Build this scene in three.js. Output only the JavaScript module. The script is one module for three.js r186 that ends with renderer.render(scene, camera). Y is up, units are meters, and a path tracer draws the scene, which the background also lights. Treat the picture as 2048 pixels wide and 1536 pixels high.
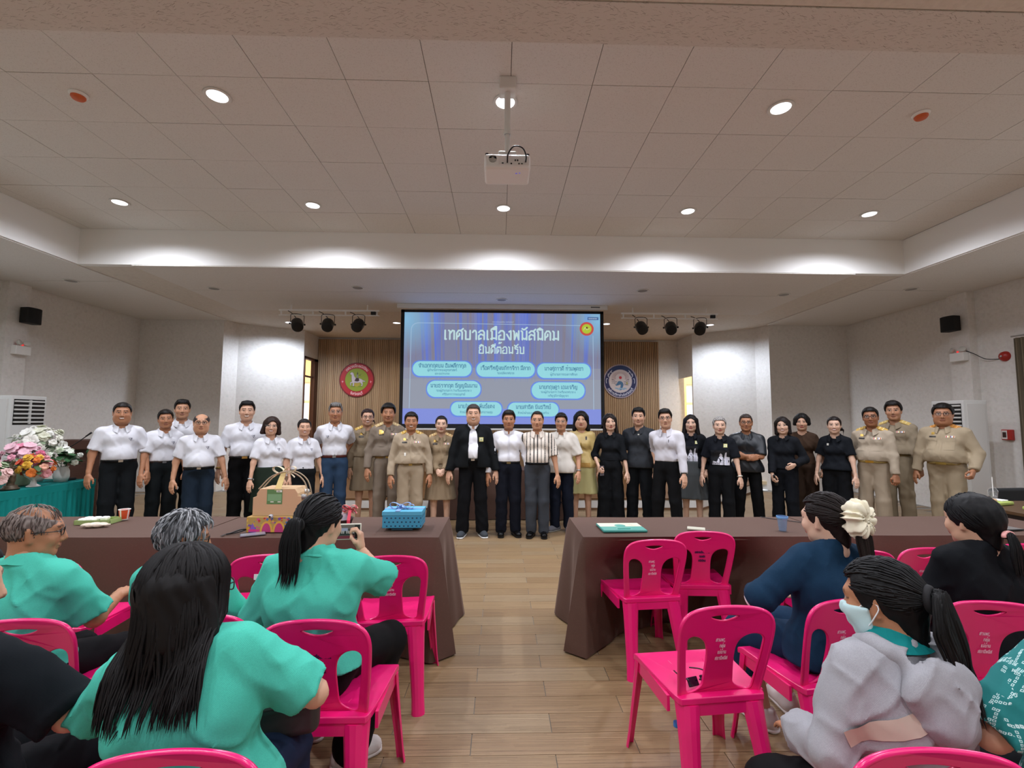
import * as THREE from 'three';
import { RoundedBoxGeometry } from 'three/addons/geometries/RoundedBoxGeometry.js';
import { mergeGeometries } from 'three/addons/utils/BufferGeometryUtils.js';
import { RectAreaLightUniformsLib } from 'three/addons/lights/RectAreaLightUniformsLib.js';

// ---------------------------------------------------------------- camera, sky, exposure
const scene = new THREE.Scene();
const camera = new THREE.PerspectiveCamera(2 * Math.atan(768 / 930) * 180 / Math.PI, 2048 / 1536, 0.05, 120);
camera.position.set(0, 1.525, 0);
camera.rotation.order = 'YXZ';
camera.rotation.set(Math.atan(72 / 930), -Math.atan(24 / 930), 0.004);
const renderer = new THREE.WebGLRenderer();
renderer.toneMapping = THREE.LinearToneMapping;
renderer.toneMappingExposure = 0.325;
renderer.shadowMap.enabled = true;
RectAreaLightUniformsLib.init();
scene.background = new THREE.Color().setRGB(4.4, 4.8, 5.3);          // bright overcast sky, seen only through windows
const LAMP = { hall: 50, stage: 42, back: 40 };                       // candela of the ceiling downlights

// ---------------------------------------------------------------- helpers
const V = (x, y, z) => new THREE.Vector3(x, y, z);
function RNG(s) { return () => { s = (s + 0x6d2b79f5) | 0; let t = Math.imul(s ^ (s >>> 15), 1 | s); t = (t + Math.imul(t ^ (t >>> 7), 61 | t)) ^ t; return ((t ^ (t >>> 14)) >>> 0) / 4294967296; }; }
const R0 = RNG(7);
const used = new Map();
function numbered(n) { const k = used.get(n) || 0; used.set(n, k + 1); return k ? n + '_' + String(k).padStart(3, '0') : n; }
function sh(o) { o.traverse((m) => { if (m.isMesh) { m.castShadow = true; m.receiveShadow = true; } }); return o; }
function mat(color, roughness = 0.6, o = {}) {
  const { lin, ...rest } = o;
  const m = new THREE.MeshStandardMaterial({ roughness, metalness: 0, ...rest });
  if (Array.isArray(color)) m.color.setRGB(...color); else m.color.set(color);
  return m;
}
const phys = (color, roughness, o = {}) => { const m = new THREE.MeshPhysicalMaterial({ roughness, ...o }); m.color.set(color); return m; };
function part(name, geo, m, parent) { const o = new THREE.Mesh(Array.isArray(geo) ? merge(geo) : geo, m); o.name = name; parent.add(o); return o; }
function merge(gs) {
  gs = gs.map((g) => { const k = g.index ? g.toNonIndexed() : g; for (const n of Object.keys(k.attributes)) if (!['position', 'normal', 'uv', 'color'].includes(n)) k.deleteAttribute(n); return k; });
  const color = gs.some((g) => g.attributes.color);
  for (const g of gs) {
    const n = g.attributes.position.count;
    if (!g.attributes.normal) g.computeVertexNormals();
    if (!g.attributes.uv) g.setAttribute('uv', new THREE.BufferAttribute(new Float32Array(n * 2), 2));
    if (color && !g.attributes.color) g.setAttribute('color', new THREE.BufferAttribute(new Float32Array(n * 3).fill(1), 3));
  }
  return gs.length === 1 ? gs[0] : mergeGeometries(gs);
}
function thing(name, label, category, pos = [0, 0, 0], turn = 0, group) {
  const o = new THREE.Group(); o.name = numbered(name); scene.add(o);
  o.position.set(...pos); o.rotation.y = turn; o.userData = { label, category };
  if (group) o.userData.group = group;
  return o;
}
function tag(o, label, category, group) { o.userData = { label, category, ...(group ? { group } : {}) }; return o; }
function single(name, geo, m, label, category, group) { const o = part(numbered(name), geo, m, scene); return tag(o, label, category, group); }
function struct(name, geo, m) { const o = part(name, geo, m, scene); o.userData.kind = 'structure'; return o; }
function structGroup(name) { const o = new THREE.Group(); o.name = name; o.userData.kind = 'structure'; scene.add(o); return o; }
function copyOf(o, label, group) { const c = o.clone(); c.name = numbered(o.name.replace(/_\d{3}$/, '')); c.userData = { ...o.userData, label }; if (group) c.userData.group = group; scene.add(c); return c; }
// uv in metres, from the dominant axis of each face
function muv(g, s = 1, du = 0, dv = 0) {
  const k = g.index ? g.toNonIndexed() : g, p = k.attributes.position, n = k.attributes.normal, uv = new Float32Array(p.count * 2);
  for (let i = 0; i < p.count; i++) {
    const f = i - i % 3, sum = (q) => Math.abs(n.array[f * 3 + q] + n.array[f * 3 + 3 + q] + n.array[f * 3 + 6 + q]), ax = sum(0), ay = sum(1), az = sum(2);
    let u, v;
    if (ay >= ax && ay >= az) { u = p.getX(i); v = p.getZ(i); } else if (ax > az) { u = p.getZ(i); v = p.getY(i); } else { u = p.getX(i); v = p.getY(i); }
    uv[i * 2] = u / s + du; uv[i * 2 + 1] = v / s + dv;
  }
  k.setAttribute('uv', new THREE.BufferAttribute(uv, 2));
  return k;
}
const at3 = (g, x = 0, y = 0, z = 0) => g.translate(x, y, z);
const box = (w, h, d, x = 0, y = 0, z = 0) => new THREE.BoxGeometry(w, h, d).translate(x, y, z);
const bx = (x0, x1, y0, y1, z0, z1) => box(x1 - x0, y1 - y0, z1 - z0, (x0 + x1) / 2, (y0 + y1) / 2, (z0 + z1) / 2);
const rbox = (w, h, d, r, x = 0, y = 0, z = 0, seg = 2) => new RoundedBoxGeometry(w, h, d, seg, r).translate(x, y, z);
const cyl = (r0, r1, h, x = 0, y = 0, z = 0, n = 20) => new THREE.CylinderGeometry(r0, r1, h, n).translate(x, y, z);
const lathe = (pts, n = 24) => new THREE.LatheGeometry(pts.map(([r, y]) => new THREE.Vector2(r, y)), n);
const tube = (pts, r, seg = 16, rad = 6, closed = false) => new THREE.TubeGeometry(new THREE.CatmullRomCurve3(pts.map((p) => (p.isVector3 ? p : V(...p))), closed), seg, r, rad, closed);
const sphere = (r, x = 0, y = 0, z = 0, sx = 1, sy = 1, sz = 1, n = 14) => new THREE.SphereGeometry(r, n, Math.max(6, n * 0.7 | 0)).scale(sx, sy, sz).translate(x, y, z);
function flipped(g) { const k = g.index ? g.toNonIndexed() : g; for (const n of Object.keys(k.attributes)) { const a = k.attributes[n], m = a.itemSize, A = a.array; for (let i = 0; i < a.count; i += 3) for (let q = 0; q < m; q++) { const t = A[(i + 1) * m + q]; A[(i + 1) * m + q] = A[(i + 2) * m + q]; A[(i + 2) * m + q] = t; } } return k; }
// wall panel between two plan points, with thickness to the outside
function wallSeg(x0, z0, x1, z1, y0, y1, t) {
  const L = Math.hypot(x1 - x0, z1 - z0), g = box(L, y1 - y0, t, 0, (y0 + y1) / 2, -t / 2);
  g.rotateY(-Math.atan2(z1 - z0, x1 - x0)); g.translate((x0 + x1) / 2, 0, (z0 + z1) / 2); return g;
}
// strip between two polylines, with thickness
function strip(A, B, t = 0.003) {
  const n = A.length, pos = [], idx = [], N = [];
  for (let i = 0; i < n; i++) {
    const a = A[i], b = B[i], a2 = A[Math.min(n - 1, i + 1)], a0 = A[Math.max(0, i - 1)];
    const nn = V(0, 0, 0).crossVectors(a2.clone().sub(a0), b.clone().sub(a)).normalize().multiplyScalar(t / 2); N.push(nn);
  }
  for (const s of [1, -1]) for (let i = 0; i < n; i++) for (const P of [A, B]) { const q = P[i].clone().addScaledVector(N[i], s); pos.push(q.x, q.y, q.z); }
  const o = 2 * n;
  for (let i = 0; i < n - 1; i++) {
    const k = 2 * i; idx.push(k, k + 2, k + 1, k + 1, k + 2, k + 3, o + k, o + k + 1, o + k + 2, o + k + 1, o + k + 3, o + k + 2);
    idx.push(k, o + k, k + 2, k + 2, o + k, o + k + 2, k + 1, k + 3, o + k + 1, k + 3, o + k + 3, o + k + 1);
  }
  const e = 2 * (n - 1); idx.push(0, 1, o, 1, o + 1, o, e, o + e, e + 1, e + 1, o + e, o + e + 1);
  const g = new THREE.BufferGeometry(); g.setAttribute('position', new THREE.Float32BufferAttribute(pos, 3)); g.setIndex(idx);
  const k = g.toNonIndexed(); k.computeVertexNormals(); return k;
}
function canvas(w, h, draw, rep) {
  const c = document.createElement('canvas'); c.width = w; c.height = h; draw(c.getContext('2d'), w, h);
  const t = new THREE.CanvasTexture(c); t.colorSpace = THREE.SRGBColorSpace; t.anisotropy = 8;
  if (rep) { t.wrapS = t.wrapT = THREE.RepeatWrapping; }
  return t;
}
const grey = (t) => { t.colorSpace = THREE.NoColorSpace; return t; };

// ---------------------------------------------------------------- Thai lettering drawn with strokes (units: 10 = letter height)
const TH = {
  'ก': ['0,0 0,6 1.3,7 0,7.8 1.5,10 4.5,10 6,8 6,0'], 'ข': ['0,8 1.3,10 1.5,7 1.2,0 6,0 6,10'], 'ค': ['0,0 0,7 2,10 4.5,10 6,8 6,0', '0,2 3,4.5 3,6.5'],
  'ง': ['2.6,9 4.5,10 4.5,0 3.5,0 0,6', 4.5], 'จ': ['0,8 2,10 4.3,10 6,8 6,0 3.4,0 3.4,5 1,5.5'], 'ช': ['0,8 1.3,10 1.5,7 1.2,0 6,0 6,7 4.4,8 6.6,10.6'], 'ซ': ['0,8 1,10 1.8,8.6 1.5,7 1.2,0 6,0 6,7 4.4,8 6.6,10.6'],
  'ญ': ['0,0 0,7 2,10 4,9 4,0 8,0 8,10', '4,-3.4 7.5,-3.4 8,-1.5', 8], 'ฎ': ['0,0 0,7 2,10 4.5,10 6,8 6,-3 3,-2 1,-3.4', '0,0 2.4,3 2.4,5.5'], 'ฏ': ['0,0 0,8 1.5,10 3,8.7 4.5,10 6,8 6,-3 3,-2 1,-3.4'],
  'ณ': ['0,0 0,7 2,10 4,9 4,0', '4,2 6,0 8,2 8,10', 8], 'ด': ['2.5,5.5 2.5,3 0,0 0,7 2,10 4.5,10 6,8 6,0'], 'ต': ['2.5,5.5 2.5,3 0,0 0,8 1.5,10 3,8.6 4.5,10 6,8 6,0'],
  'ถ': ['0,0 1.6,0 1.2,5 0,6.6 1.6,10 4.5,10 6,8 6,0'], 'ท': ['0,10 1.2,9 1.2,0', '1.2,6 4,10 6,9.4 6,0'], 'ธ': ['6,10.5 1,10 0,7.4 5,6.4 6,5 6,0 1,0 1,3.5'],
  'น': ['0,10 1.2,9 1.2,0', '1.2,2 4,0.6 6,2.4', '6,10 6,0'], 'บ': ['0,10 1.2,9 1.2,0 6,0 6,10'], 'ป': ['0,10 1.2,9 1.2,0 6,0 6,13'], 'ผ': ['1,8 0,9.6 0,0 3,5 6,0 6,10'], 'ฝ': ['1,8 0,9.6 0,0 3,5 6,0 6,13'],
  'พ': ['0,10 1,9 1.2,0 3.6,7.5 6,0 6,10'], 'ฟ': ['0,10 1,9 1.2,0 3.6,7.5 6,0 6,13'], 'ภ': ['-0.6,0 1.2,0 1.2,5 0,6.6 1.6,10 4.5,10 6,8 6,0'], 'ม': ['0,10 1.2,9 1.2,0 0,0.6 1.2,1.6 6,1.2', '6,10 6,0'],
  'ย': ['1.6,10 0,9 0.4,6.6 2,5.6 0,4.6 0,0 6,0 6,10'], 'ร': ['0.6,9.4 2.5,10 5,9.4', '0.8,9.4 1,7 5,6.4 5,0 3.4,0', 5], 'ล': ['2.4,1 0,0 0,4 2,6 6,4.4', '0,8 2,10 4.5,10 6,8 6,0'], 'ว': ['0,8 2,10 4,10 5,8 5,0 3.4,0', 5],
  'ศ': ['0,0 0,7 2,10 4.2,10 6,8 6,0', '0,2 3,4.5 3,6.5', '4.4,9.6 7,12'], 'ษ': ['0,10 1.2,9 1.2,0 6,0 6,10', '3,5 7.4,5.6'], 'ส': ['2.4,1 0,0 0,4 2,6 6,4.4', '0,8 2,10 4.2,10 6,8 6,0', '4.4,9.6 7,12'],
  'ห': ['0,10 1.2,9 1.2,0', '1.2,4 4,7.6 5,10 6,9 4,7.6 6,6 6,0'], 'อ': ['0,7.6 2,10 4.5,10 6,8 6,0 0,0 0,4 2,5'], 'ฤ': ['0,0 1.4,0 1.2,5 0,6.6 1.6,10 4.5,10 6,8 6,-4'], 'ฮ': ['0,7.6 2,10 4.5,10 6,8 6,0 0,0 0,4 2,5', '4.5,9.6 7,11.5'],
  'า': ['0,8 1.4,10 3,10 4,8 4,0', 4], 'ะ': ['0,9 0.4,7.4 3.4,8.6', '0,3 0.4,1.4 3.4,2.6', 3.4], 'เ': ['0.6,10 0.6,0 1.8,0', 1.8], 'แ': ['0.6,10 0.6,0 1.8,0', '3.4,10 3.4,0 4.6,0', 4.6],
  'โ': ['3.4,0 2.2,0 2.2,9 0,11 3,13 4.4,13', 3], 'ไ': ['3.4,0 2.2,0 2.2,11 0.6,13.4 0,11', 3], 'ใ': ['3.4,0 2.2,0 2.2,10 0.6,11 1,13.4 3,13', 3], '3': ['0,9 2,10 4.4,9 3.5,6 1.5,5.4 4,4.6 4.4,1.4 2,0 0,1', 4.6], '6': ['4.4,10 1,7 0,3 1.6,0 4.4,1 4.6,4 2,5.6 0,3.4', 4.6],
};
const THM = { 'ิ': ['0.4,11.6 3,13.4 6,11.6 0.4,11.6'], 'ี': ['0.4,11.6 3,13.4 6,11.6 0.4,11.6', '6,11.6 6,14.6'], 'ึ': ['0.4,11.6 3,13.4 6,11.6 0.4,11.6', '6.2,13.4 5.4,14.2'], 'ื': ['0.4,11.6 3,13.4 6,11.6 0.4,11.6', '6,11.6 6,14.8', '4.6,12.6 4.6,14.8'],
  'ั': ['1,12.6 2.4,11.6 4,11.8 6.4,14'], 'ุ': ['5,-1.4 6,-1.4 6,-4.6'], 'ู': ['3.4,-1.4 3.4,-4.4 6,-4.4 6,-1.4'], '่': ['5.6,14.8 5.6,17.2'], '้': ['3,15.2 3.6,17 4.6,15.6 6.6,16.8'], '์': ['4,14.4 3.4,12.8 5,12.4 5,14 6.4,16'], '็': ['1.4,12 2,14 4,12 6,13.6'], '๋': ['5.6,14.8 5.6,17.2', '4.6,16 6.6,16'] };
const thPath = (s) => s.split(' ').map((p) => p.split(',').map(Number));
function thaiGlyphs(text, gap = 2) {   // list of { strokes, x } and total width
  const out = []; let x = 0, px = 0, pw = 6;
  for (const ch of text) {
    if (ch === ' ') { x += 4.5; continue; }
    if (THM[ch]) { out.push({ x: px + pw - 6, s: THM[ch].map(thPath) }); continue; }
    if (ch === 'ำ') { out.push({ x: px + pw - 5, s: [thPath('4,12 5.2,13.4 6.4,12 5.2,11 4,12')] }); const g = TH['า']; out.push({ x, s: [thPath(g[0])] }); px = x; pw = 4; x += 4 + gap; continue; }
    const g = TH[ch] || TH['อ'], w = typeof g[g.length - 1] === 'number' ? g[g.length - 1] : 6;
    out.push({ x, s: g.filter((k) => typeof k === 'string').map(thPath) }); px = x; pw = w; x += w + gap;
  }
  return { out, w: x - gap };
}
function thaiText(c, text, cx, base, size, color, weight = 1.4, maxW) {
  const { out, w } = thaiGlyphs(text, 2 + weight * 0.45), k = size / 10; let kx = k; if (maxW && w * k > maxW) kx = maxW / w;
  c.strokeStyle = color; c.lineWidth = weight * k; c.lineCap = 'round'; c.lineJoin = 'round';
  for (const g of out) for (const s of g.s) { c.beginPath(); s.forEach(([x, y], i) => c[i ? 'lineTo' : 'moveTo'](cx + (g.x + x - w / 2) * kx, base - y * k)); c.stroke(); }
}
function thaiArc(c, text, cx, cy, r, mid, size, color, weight, inward = false) {   // letters around a circle, mid = angle of the middle (0 = top)
  const { out, w } = thaiGlyphs(text), k = size / 10;
  c.strokeStyle = color; c.lineWidth = weight * k; c.lineCap = 'round';
  for (const g of out) for (const s of g.s) {
    c.beginPath();
    s.forEach(([x, y], i) => { const a = inward ? mid - (g.x + x - w / 2) * k / r : mid + (g.x + x - w / 2) * k / r, rr = inward ? r - y * k : r + y * k; c[i ? 'lineTo' : 'moveTo'](cx + Math.sin(a) * rr, cy - Math.cos(a) * rr); });
    c.stroke();
  }
}
// ---------------------------------------------------------------- surface textures (colour and grain only)
const fibreTex = canvas(1024, 1024, (c, w, h) => {
  const r = RNG(11); c.fillStyle = '#d6d0c8'; c.fillRect(0, 0, w, h);
  for (let i = 0; i < 9000; i++) { c.fillStyle = `rgba(${r() < 0.5 ? '150,138,126' : '236,230,222'},${0.10 + r() * 0.16})`; c.fillRect(r() * w, r() * h, 1 + r() * 3, 1 + r() * 2); }
  for (let i = 0; i < 1500; i++) {
    const x = r() * w, y = r() * h, L = 8 + r() * 34, a = (r() - 0.5) * 1.2, q = (r() - 0.5) * 10;
    c.strokeStyle = `rgba(84,72,62,${0.2 + r() * 0.5})`; c.lineWidth = 0.7 + r() * 1.3;
    for (const ox of [-w, 0, w]) for (const oy of [-h, 0, h]) { if (x + ox < -50 || x + ox > w + 50 || y + oy < -50 || y + oy > h + 50) continue; c.beginPath(); c.moveTo(x + ox, y + oy); c.quadraticCurveTo(x + ox + L * 0.5 * Math.cos(a) - q * Math.sin(a), y + oy + L * 0.5 * Math.sin(a) + q, x + ox + L * Math.cos(a), y + oy + L * Math.sin(a)); c.stroke(); }
  }
}, true);
const fineTex = canvas(512, 512, (c, w, h) => {
  const r = RNG(12); c.fillStyle = '#e0dcd6'; c.fillRect(0, 0, w, h);
  for (let i = 0; i < 9000; i++) { const d = r(); c.fillStyle = `rgba(${d < 0.55 ? '176,166,156' : '234,229,222'},${0.12 + r() * 0.25})`; c.fillRect(r() * w, r() * h, 1 + r() * 5, 1 + r() * 1.5); }
}, true);
const plasterTex = canvas(512, 512, (c, w, h) => {
  const r = RNG(13); c.fillStyle = '#e4e0da'; c.fillRect(0, 0, w, h);
  for (let i = 0; i < 5000; i++) { c.fillStyle = `rgba(${r() < 0.5 ? '205,200,193' : '240,237,232'},${0.06 + r() * 0.1})`; const s = 2 + r() * 14; c.fillRect(r() * w, r() * h, s, s * (0.4 + r())); }
}, true);
function woodCanvas(seed, base, dark, light, n, vertical) {
  return canvas(1024, 512, (c, w, h) => {
    const r = RNG(seed); c.fillStyle = base; c.fillRect(0, 0, w, h);
    for (let i = 0; i < n; i++) {
      const y = r() * h, L = 60 + r() * 700, x = r() * w - 200, a = 0.05 + r() * 0.2; c.strokeStyle = `rgba(${r() < 0.55 ? dark : light},${a})`; c.lineWidth = 0.6 + r() * r() * 7;
      for (const o of [0, w, -w]) { c.beginPath(); c.moveTo(x + o, y); c.bezierCurveTo(x + o + L * 0.3, y + (r() - 0.5) * 8, x + o + L * 0.7, y + (r() - 0.5) * 8, x + o + L, y + (r() - 0.5) * 4); c.stroke(); }
    }
    for (let i = 0; i < n * 2; i++) { c.fillStyle = `rgba(${dark},${0.1 + r() * 0.16})`; c.fillRect(r() * w, r() * h, 4 + r() * 30, 1); }
  }, true);
}
const floorTex = woodCanvas(21, '#978060', '90,70,50', '182,160,128', 800);
const slatTex = woodCanvas(22, '#b39675', '128,98,70', '206,180,148', 300);
const dullTex = woodCanvas(23, '#9a9a9a', '90,90,90', '160,160,160', 300);
const MT = {
  plaster: mat('#ffffff', 0.85, { map: plasterTex }), ceilPaint: mat('#f2ede6', 0.9, { map: plasterTex }), fibre: mat('#ffffff', 0.95, { map: fibreTex }), fine: mat('#ffffff', 0.95, { map: fineTex }),
  white: mat('#f1f0ec', 0.55), riser: mat('#e9e7e2', 0.6), grout: mat('#8f8a82', 0.9), stage: mat('#b39067', 0.5, { map: floorTex }), slat: mat('#ffffff', 0.55, { map: slatTex, vertexColors: true }),
  frame: mat('#4a2413', 0.45), cream: mat('#f0dcb4', 0.8), black: mat('#101113', 0.45), blackMatt: mat('#141516', 0.8), chrome: mat('#c8c8c8', 0.25, { metalness: 0.9 }), alu: mat('#b9b9b6', 0.4, { metalness: 0.6 }),
  offWhite: mat('#dedcd6', 0.5), glass: phys('#ffffff', 0.05, { transmission: 1, thickness: 0, ior: 1.45 }), lensOff: mat('#8d8a86', 0.4), skirt: mat('#7b5b40', 0.6), gold: mat('#c79a3d', 0.35, { metalness: 0.7 }),
};

// ---------------------------------------------------------------- floor of separate wood-look tiles
const CL = 3.665, CH = 4.17, HW = 7.75;
{
  const fl = structGroup('floor');
  part('floor_slab', muv(bx(-HW - 0.2, HW + 0.2, -0.12, -0.005, -10.3, 5.7)), MT.grout, fl);
  const L = 0.78, D = 0.15, tones = ['#ffffff', '#f8f2ea', '#fff8ee', '#f2e9df', '#fbf3ec'].map((t) => mat(t, 0.42, { map: floorTex }));
  const geos = [0, 1, 2, 3, 4, 5].map((i) => muv(box(L - 0.004, 0.012, D - 0.0025, 0, -0.006, 0), 1, 0.37 * i, 0.213 * i));
  for (const g of geos) { const p = g.attributes.uv; for (let i = 0; i < p.count; i++) p.setXY(i, p.getX(i) * 0.9, p.getY(i) * 1.6); }
  const all = [];
  for (let j = -52; j < 52; j++) for (let i = -11; i < 12; i++) {
    const x = -0.126 + L / 2 + i * L + (j & 1 ? L / 2 : 0), z = -2.32 + j * D;
    if (x < -HW + 0.35 || x > HW - 0.35 || z < -10.02 || z > 5.4) continue;
    all.push({ x, z, v: R0(), t: (R0() * 5) | 0, d: z < -1.55 && Math.abs(x) < 0.4 - z * 1.0 && Math.abs(x) < 2.6 ? Math.hypot(x * 1.6, z) : 1e3 - z });
  }
  all.sort((a, b) => a.d - b.d);
  const rest = [];
  all.forEach((t, n) => {
    if (n < 300) { const m = part('floor_tile', geos[(t.v * 6) | 0], tones[t.t], fl); m.position.set(t.x, 0, t.z); if (t.v > 0.5) m.rotation.y = Math.PI; } else rest.push(t);
  });
  for (let k = 0; k < 5; k++) {
    const gs = rest.filter((t) => t.t === k).map((t) => geos[(t.v * 6) | 0].clone().translate(t.x, 0, t.z));
    const o = part('floor_tiles', gs, tones[k], fl); o.userData.kind = 'stuff';
  }
}
// ---------------------------------------------------------------- walls
function sideWall(name, s) {      // window openings with glass on the long walls
  const g = structGroup(name), X0 = s * HW, X1 = s * (HW + 0.2), a = Math.min(X0, X1), b = Math.max(X0, X1), gs = [];
  const wins = [[-6.5, -4.9], [-3.4, -1.6], [0, 1.8], [3, 4.8]], y0 = 0.95, y1 = 2.65;
  gs.push(bx(a, b, -0.1, y0, -10.3, 5.7), bx(a, b, y1, CL + 0.6, -10.3, 5.7));
  let z = -10.3; for (const [p, q] of wins) { gs.push(bx(a, b, y0, y1, z, p)); z = q; } gs.push(bx(a, b, y0, y1, z, 5.7));
  part('wall_panel', gs.map((k) => muv(k, 1.5)), MT.plaster, g);
  wins.forEach(([p, q]) => {
    const xm = s * (HW + 0.1);
    part('window_frame', [bx(xm - 0.04, xm + 0.04, y0, y0 + 0.06, p, q), bx(xm - 0.04, xm + 0.04, y1 - 0.06, y1, p, q), bx(xm - 0.04, xm + 0.04, y0, y1, p, p + 0.06), bx(xm - 0.04, xm + 0.04, y0, y1, q - 0.06, q), bx(xm - 0.03, xm + 0.03, y0, y1, (p + q) / 2 - 0.03, (p + q) / 2 + 0.03)], MT.offWhite, g);
    part('pane', bx(xm - 0.003, xm + 0.003, y0 + 0.05, y1 - 0.05, p + 0.05, q - 0.05), MT.glass, g);
  });
  return g;
}
const wl = sideWall('wall_left', -1), wr = sideWall('wall_right', 1);
for (const [g, s] of [[wl, -1], [wr, 1]]) {
  part('pillar', muv(bx(Math.min(s * 7.62, s * HW), Math.max(s * 7.62, s * HW), 0, CL, -7.62, -7.28), 1.5), MT.plaster, g);
  part('return_wall', muv(bx(Math.min(s * 5.98, s * 7.95), Math.max(s * 5.98, s * 7.95), -0.1, CL + 0.3, -10.3, -10.1), 1.5), MT.plaster, g);
  const q = s < 0 ? [wallSeg(-5.98, -10.1, -5.88, -10.5, 0, CL + 0.3, 0.15), wallSeg(-5.88, -10.5, -4.75, -11.3, 0, CL + 0.3, 0.15)] : [wallSeg(5.88, -10.5, 5.98, -10.1, 0, CL + 0.3, 0.15), wallSeg(4.75, -11.3, 5.88, -10.5, 0, CL + 0.3, 0.15)];
  part('splayed_wall', q.map((k) => muv(k, 1.5)), MT.plaster, g);
}
{
  const b = structGroup('wall_back');
  part('stage_back_wall', muv(bx(-4.9, 4.9, 0, CL + 0.3, -12.4, -12.22), 1.5), MT.plaster, b);
  // stage side walls with the two openings
  const ys = [3.06, 2.63];
  [-1, 1].forEach((s, i) => {
    const a = Math.min(s * 4.75, s * 4.81), c = Math.max(s * 4.75, s * 4.81), H = ys[i];
    part('stage_side_wall', [bx(a, c, H, CL + 0.3, -12.22, -11.3), bx(a, c, 0, H, -11.36, -11.3)].map((k) => muv(k, 1.5)), MT.plaster, b);
  });
  part('hall_rear_wall', muv(bx(-7.95, 7.95, -0.1, CL + 0.6, 5.5, 5.7), 1.5), MT.plaster, b);
}
{ // doorway on the left of the stage: dark frame with transom
  const d = structGroup('door_1'), X = -4.75;
  part('door_frame', [bx(X - 0.08, X + 0.02, 0.195, 3.06, -12.16, -11.93), bx(X - 0.08, X + 0.02, 3.0, 3.06, -12.16, -11.34), bx(X - 0.06, X, 2.56, 2.6, -11.95, -11.34), bx(X - 0.08, X + 0.02, 0.195, 3.06, -11.37, -11.34)], MT.frame, d);
  part('transom_pane', bx(X - 0.043, X - 0.037, 2.6, 3.0, -11.93, -11.37), MT.glass, d);
}
// corridors behind the stage wings, open to daylight through a window on the far wall
[-1, 1].forEach((s, i) => {
  const g = structGroup('wall_corridor_' + (i ? 'right' : 'left')), X = (a, b) => [Math.min(s * a, s * b), Math.max(s * a, s * b)];
  const far = -13.9, [a, b] = X(4.9, 8.6), w0 = 5.64, w1 = 6.9;
  const seg = (p, q, y0, y1, z0, z1) => { const [m, n] = X(p, q); return bx(m, n, y0, y1, z0, z1); };
  part('corridor_wall', [seg(4.9, w0, 0, 3.8, far - 0.15, far), seg(w1, 8.6, 0, 3.8, far - 0.15, far), seg(w0, w1, 0, 0.9, far - 0.15, far), seg(w0, w1, 2.62, 3.8, far - 0.15, far), seg(4.75, 4.9, 0, 3.69, far, -12.4), seg(8.6, 8.75, 0, 0.9, far, -10.3), seg(4.75, 8.7, 3.79, 3.88, far, -10.45)], MT.cream, g);
  part('corridor_floor', seg(4.75, 8.7, 0.12, 0.19, far, -10.3), MT.cream, g);
  part('window_frame', [seg(w0, w1, 2.0, 2.08, far - 0.1, far - 0.02), seg(w0 + 0.56, w0 + 0.62, 0.9, 2.62, far - 0.1, far - 0.02), seg(w0, w1, 0.9, 0.96, far - 0.1, far - 0.02), seg(w0, w1, 2.56, 2.62, far - 0.1, far - 0.02)], MT.offWhite, g);
});
{ // timber lining of the stage back wall
  const g = structGroup('wall_stage_lining'), r = RNG(31), gs = [], back = [];
  for (let x = -4.74, k = 0; x < 4.2; x += 0.05, k++) {
    const w = x < 1.5 && k % 4 !== 0 ? 0.046 : 0.034, s = muv(box(w, 3.42, 0.022, x + 0.025, 0.195 + 1.71, -12.165), 1, 0, 0).rotateZ(0), n = s.attributes.position.count, t = 0.82 + r() * 0.2, c = new Float32Array(n * 3), uv = s.attributes.uv, o = r();
    for (let i = 0; i < n; i++) { c[i * 3] = t; c[i * 3 + 1] = t * (0.985 + 0.02 * (k % 3 === 0)); c[i * 3 + 2] = t * 0.98; const u = uv.getX(i), v = uv.getY(i); uv.setXY(i, v * 0.4 + o, u * 0.8 + o * 3); }
    s.setAttribute('color', new THREE.BufferAttribute(c, 3)); gs.push(s);
  }
  const sl = part('slats', gs, MT.slat, g); sl.userData.kind = 'stuff';
  part('lining_board', muv(bx(-4.75, 4.2, 0.195, 3.615, -12.22, -12.17)), mat('#7d5f43', 0.7), g);
}
{ // low stage with splayed front
  const shp = (o) => { const s = new THREE.Shape(); [[-3.5 - o * 0.5, 8.05 - o], [3.5 + o * 0.5, 8.05 - o], [5.7 + o, 10.2 - o * 0.4], [5.9, 10.5], [4.9, 11.4], [4.9, 12.3], [-4.9, 12.3], [-4.9, 11.4], [-5.9, 10.5], [-5.7 - o, 10.2 - o * 0.4]].forEach(([x, z], i) => s[i ? 'lineTo' : 'moveTo'](x, z)); return s; };
  const ex = (o, h, y) => new THREE.ExtrudeGeometry(shp(o), { depth: h, bevelEnabled: false }).rotateX(-Math.PI / 2).translate(0, y, 0);
  const g = structGroup('floor_stage');
  part('stage_riser', ex(0, 0.172, 0), MT.riser, g);
  part('stage_boards', muv(ex(0.012, 0.022, 0.173)), MT.stage, g);
  part('riser_skirting', ex(0.008, 0.035, 0), MT.skirt, g);
}
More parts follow.
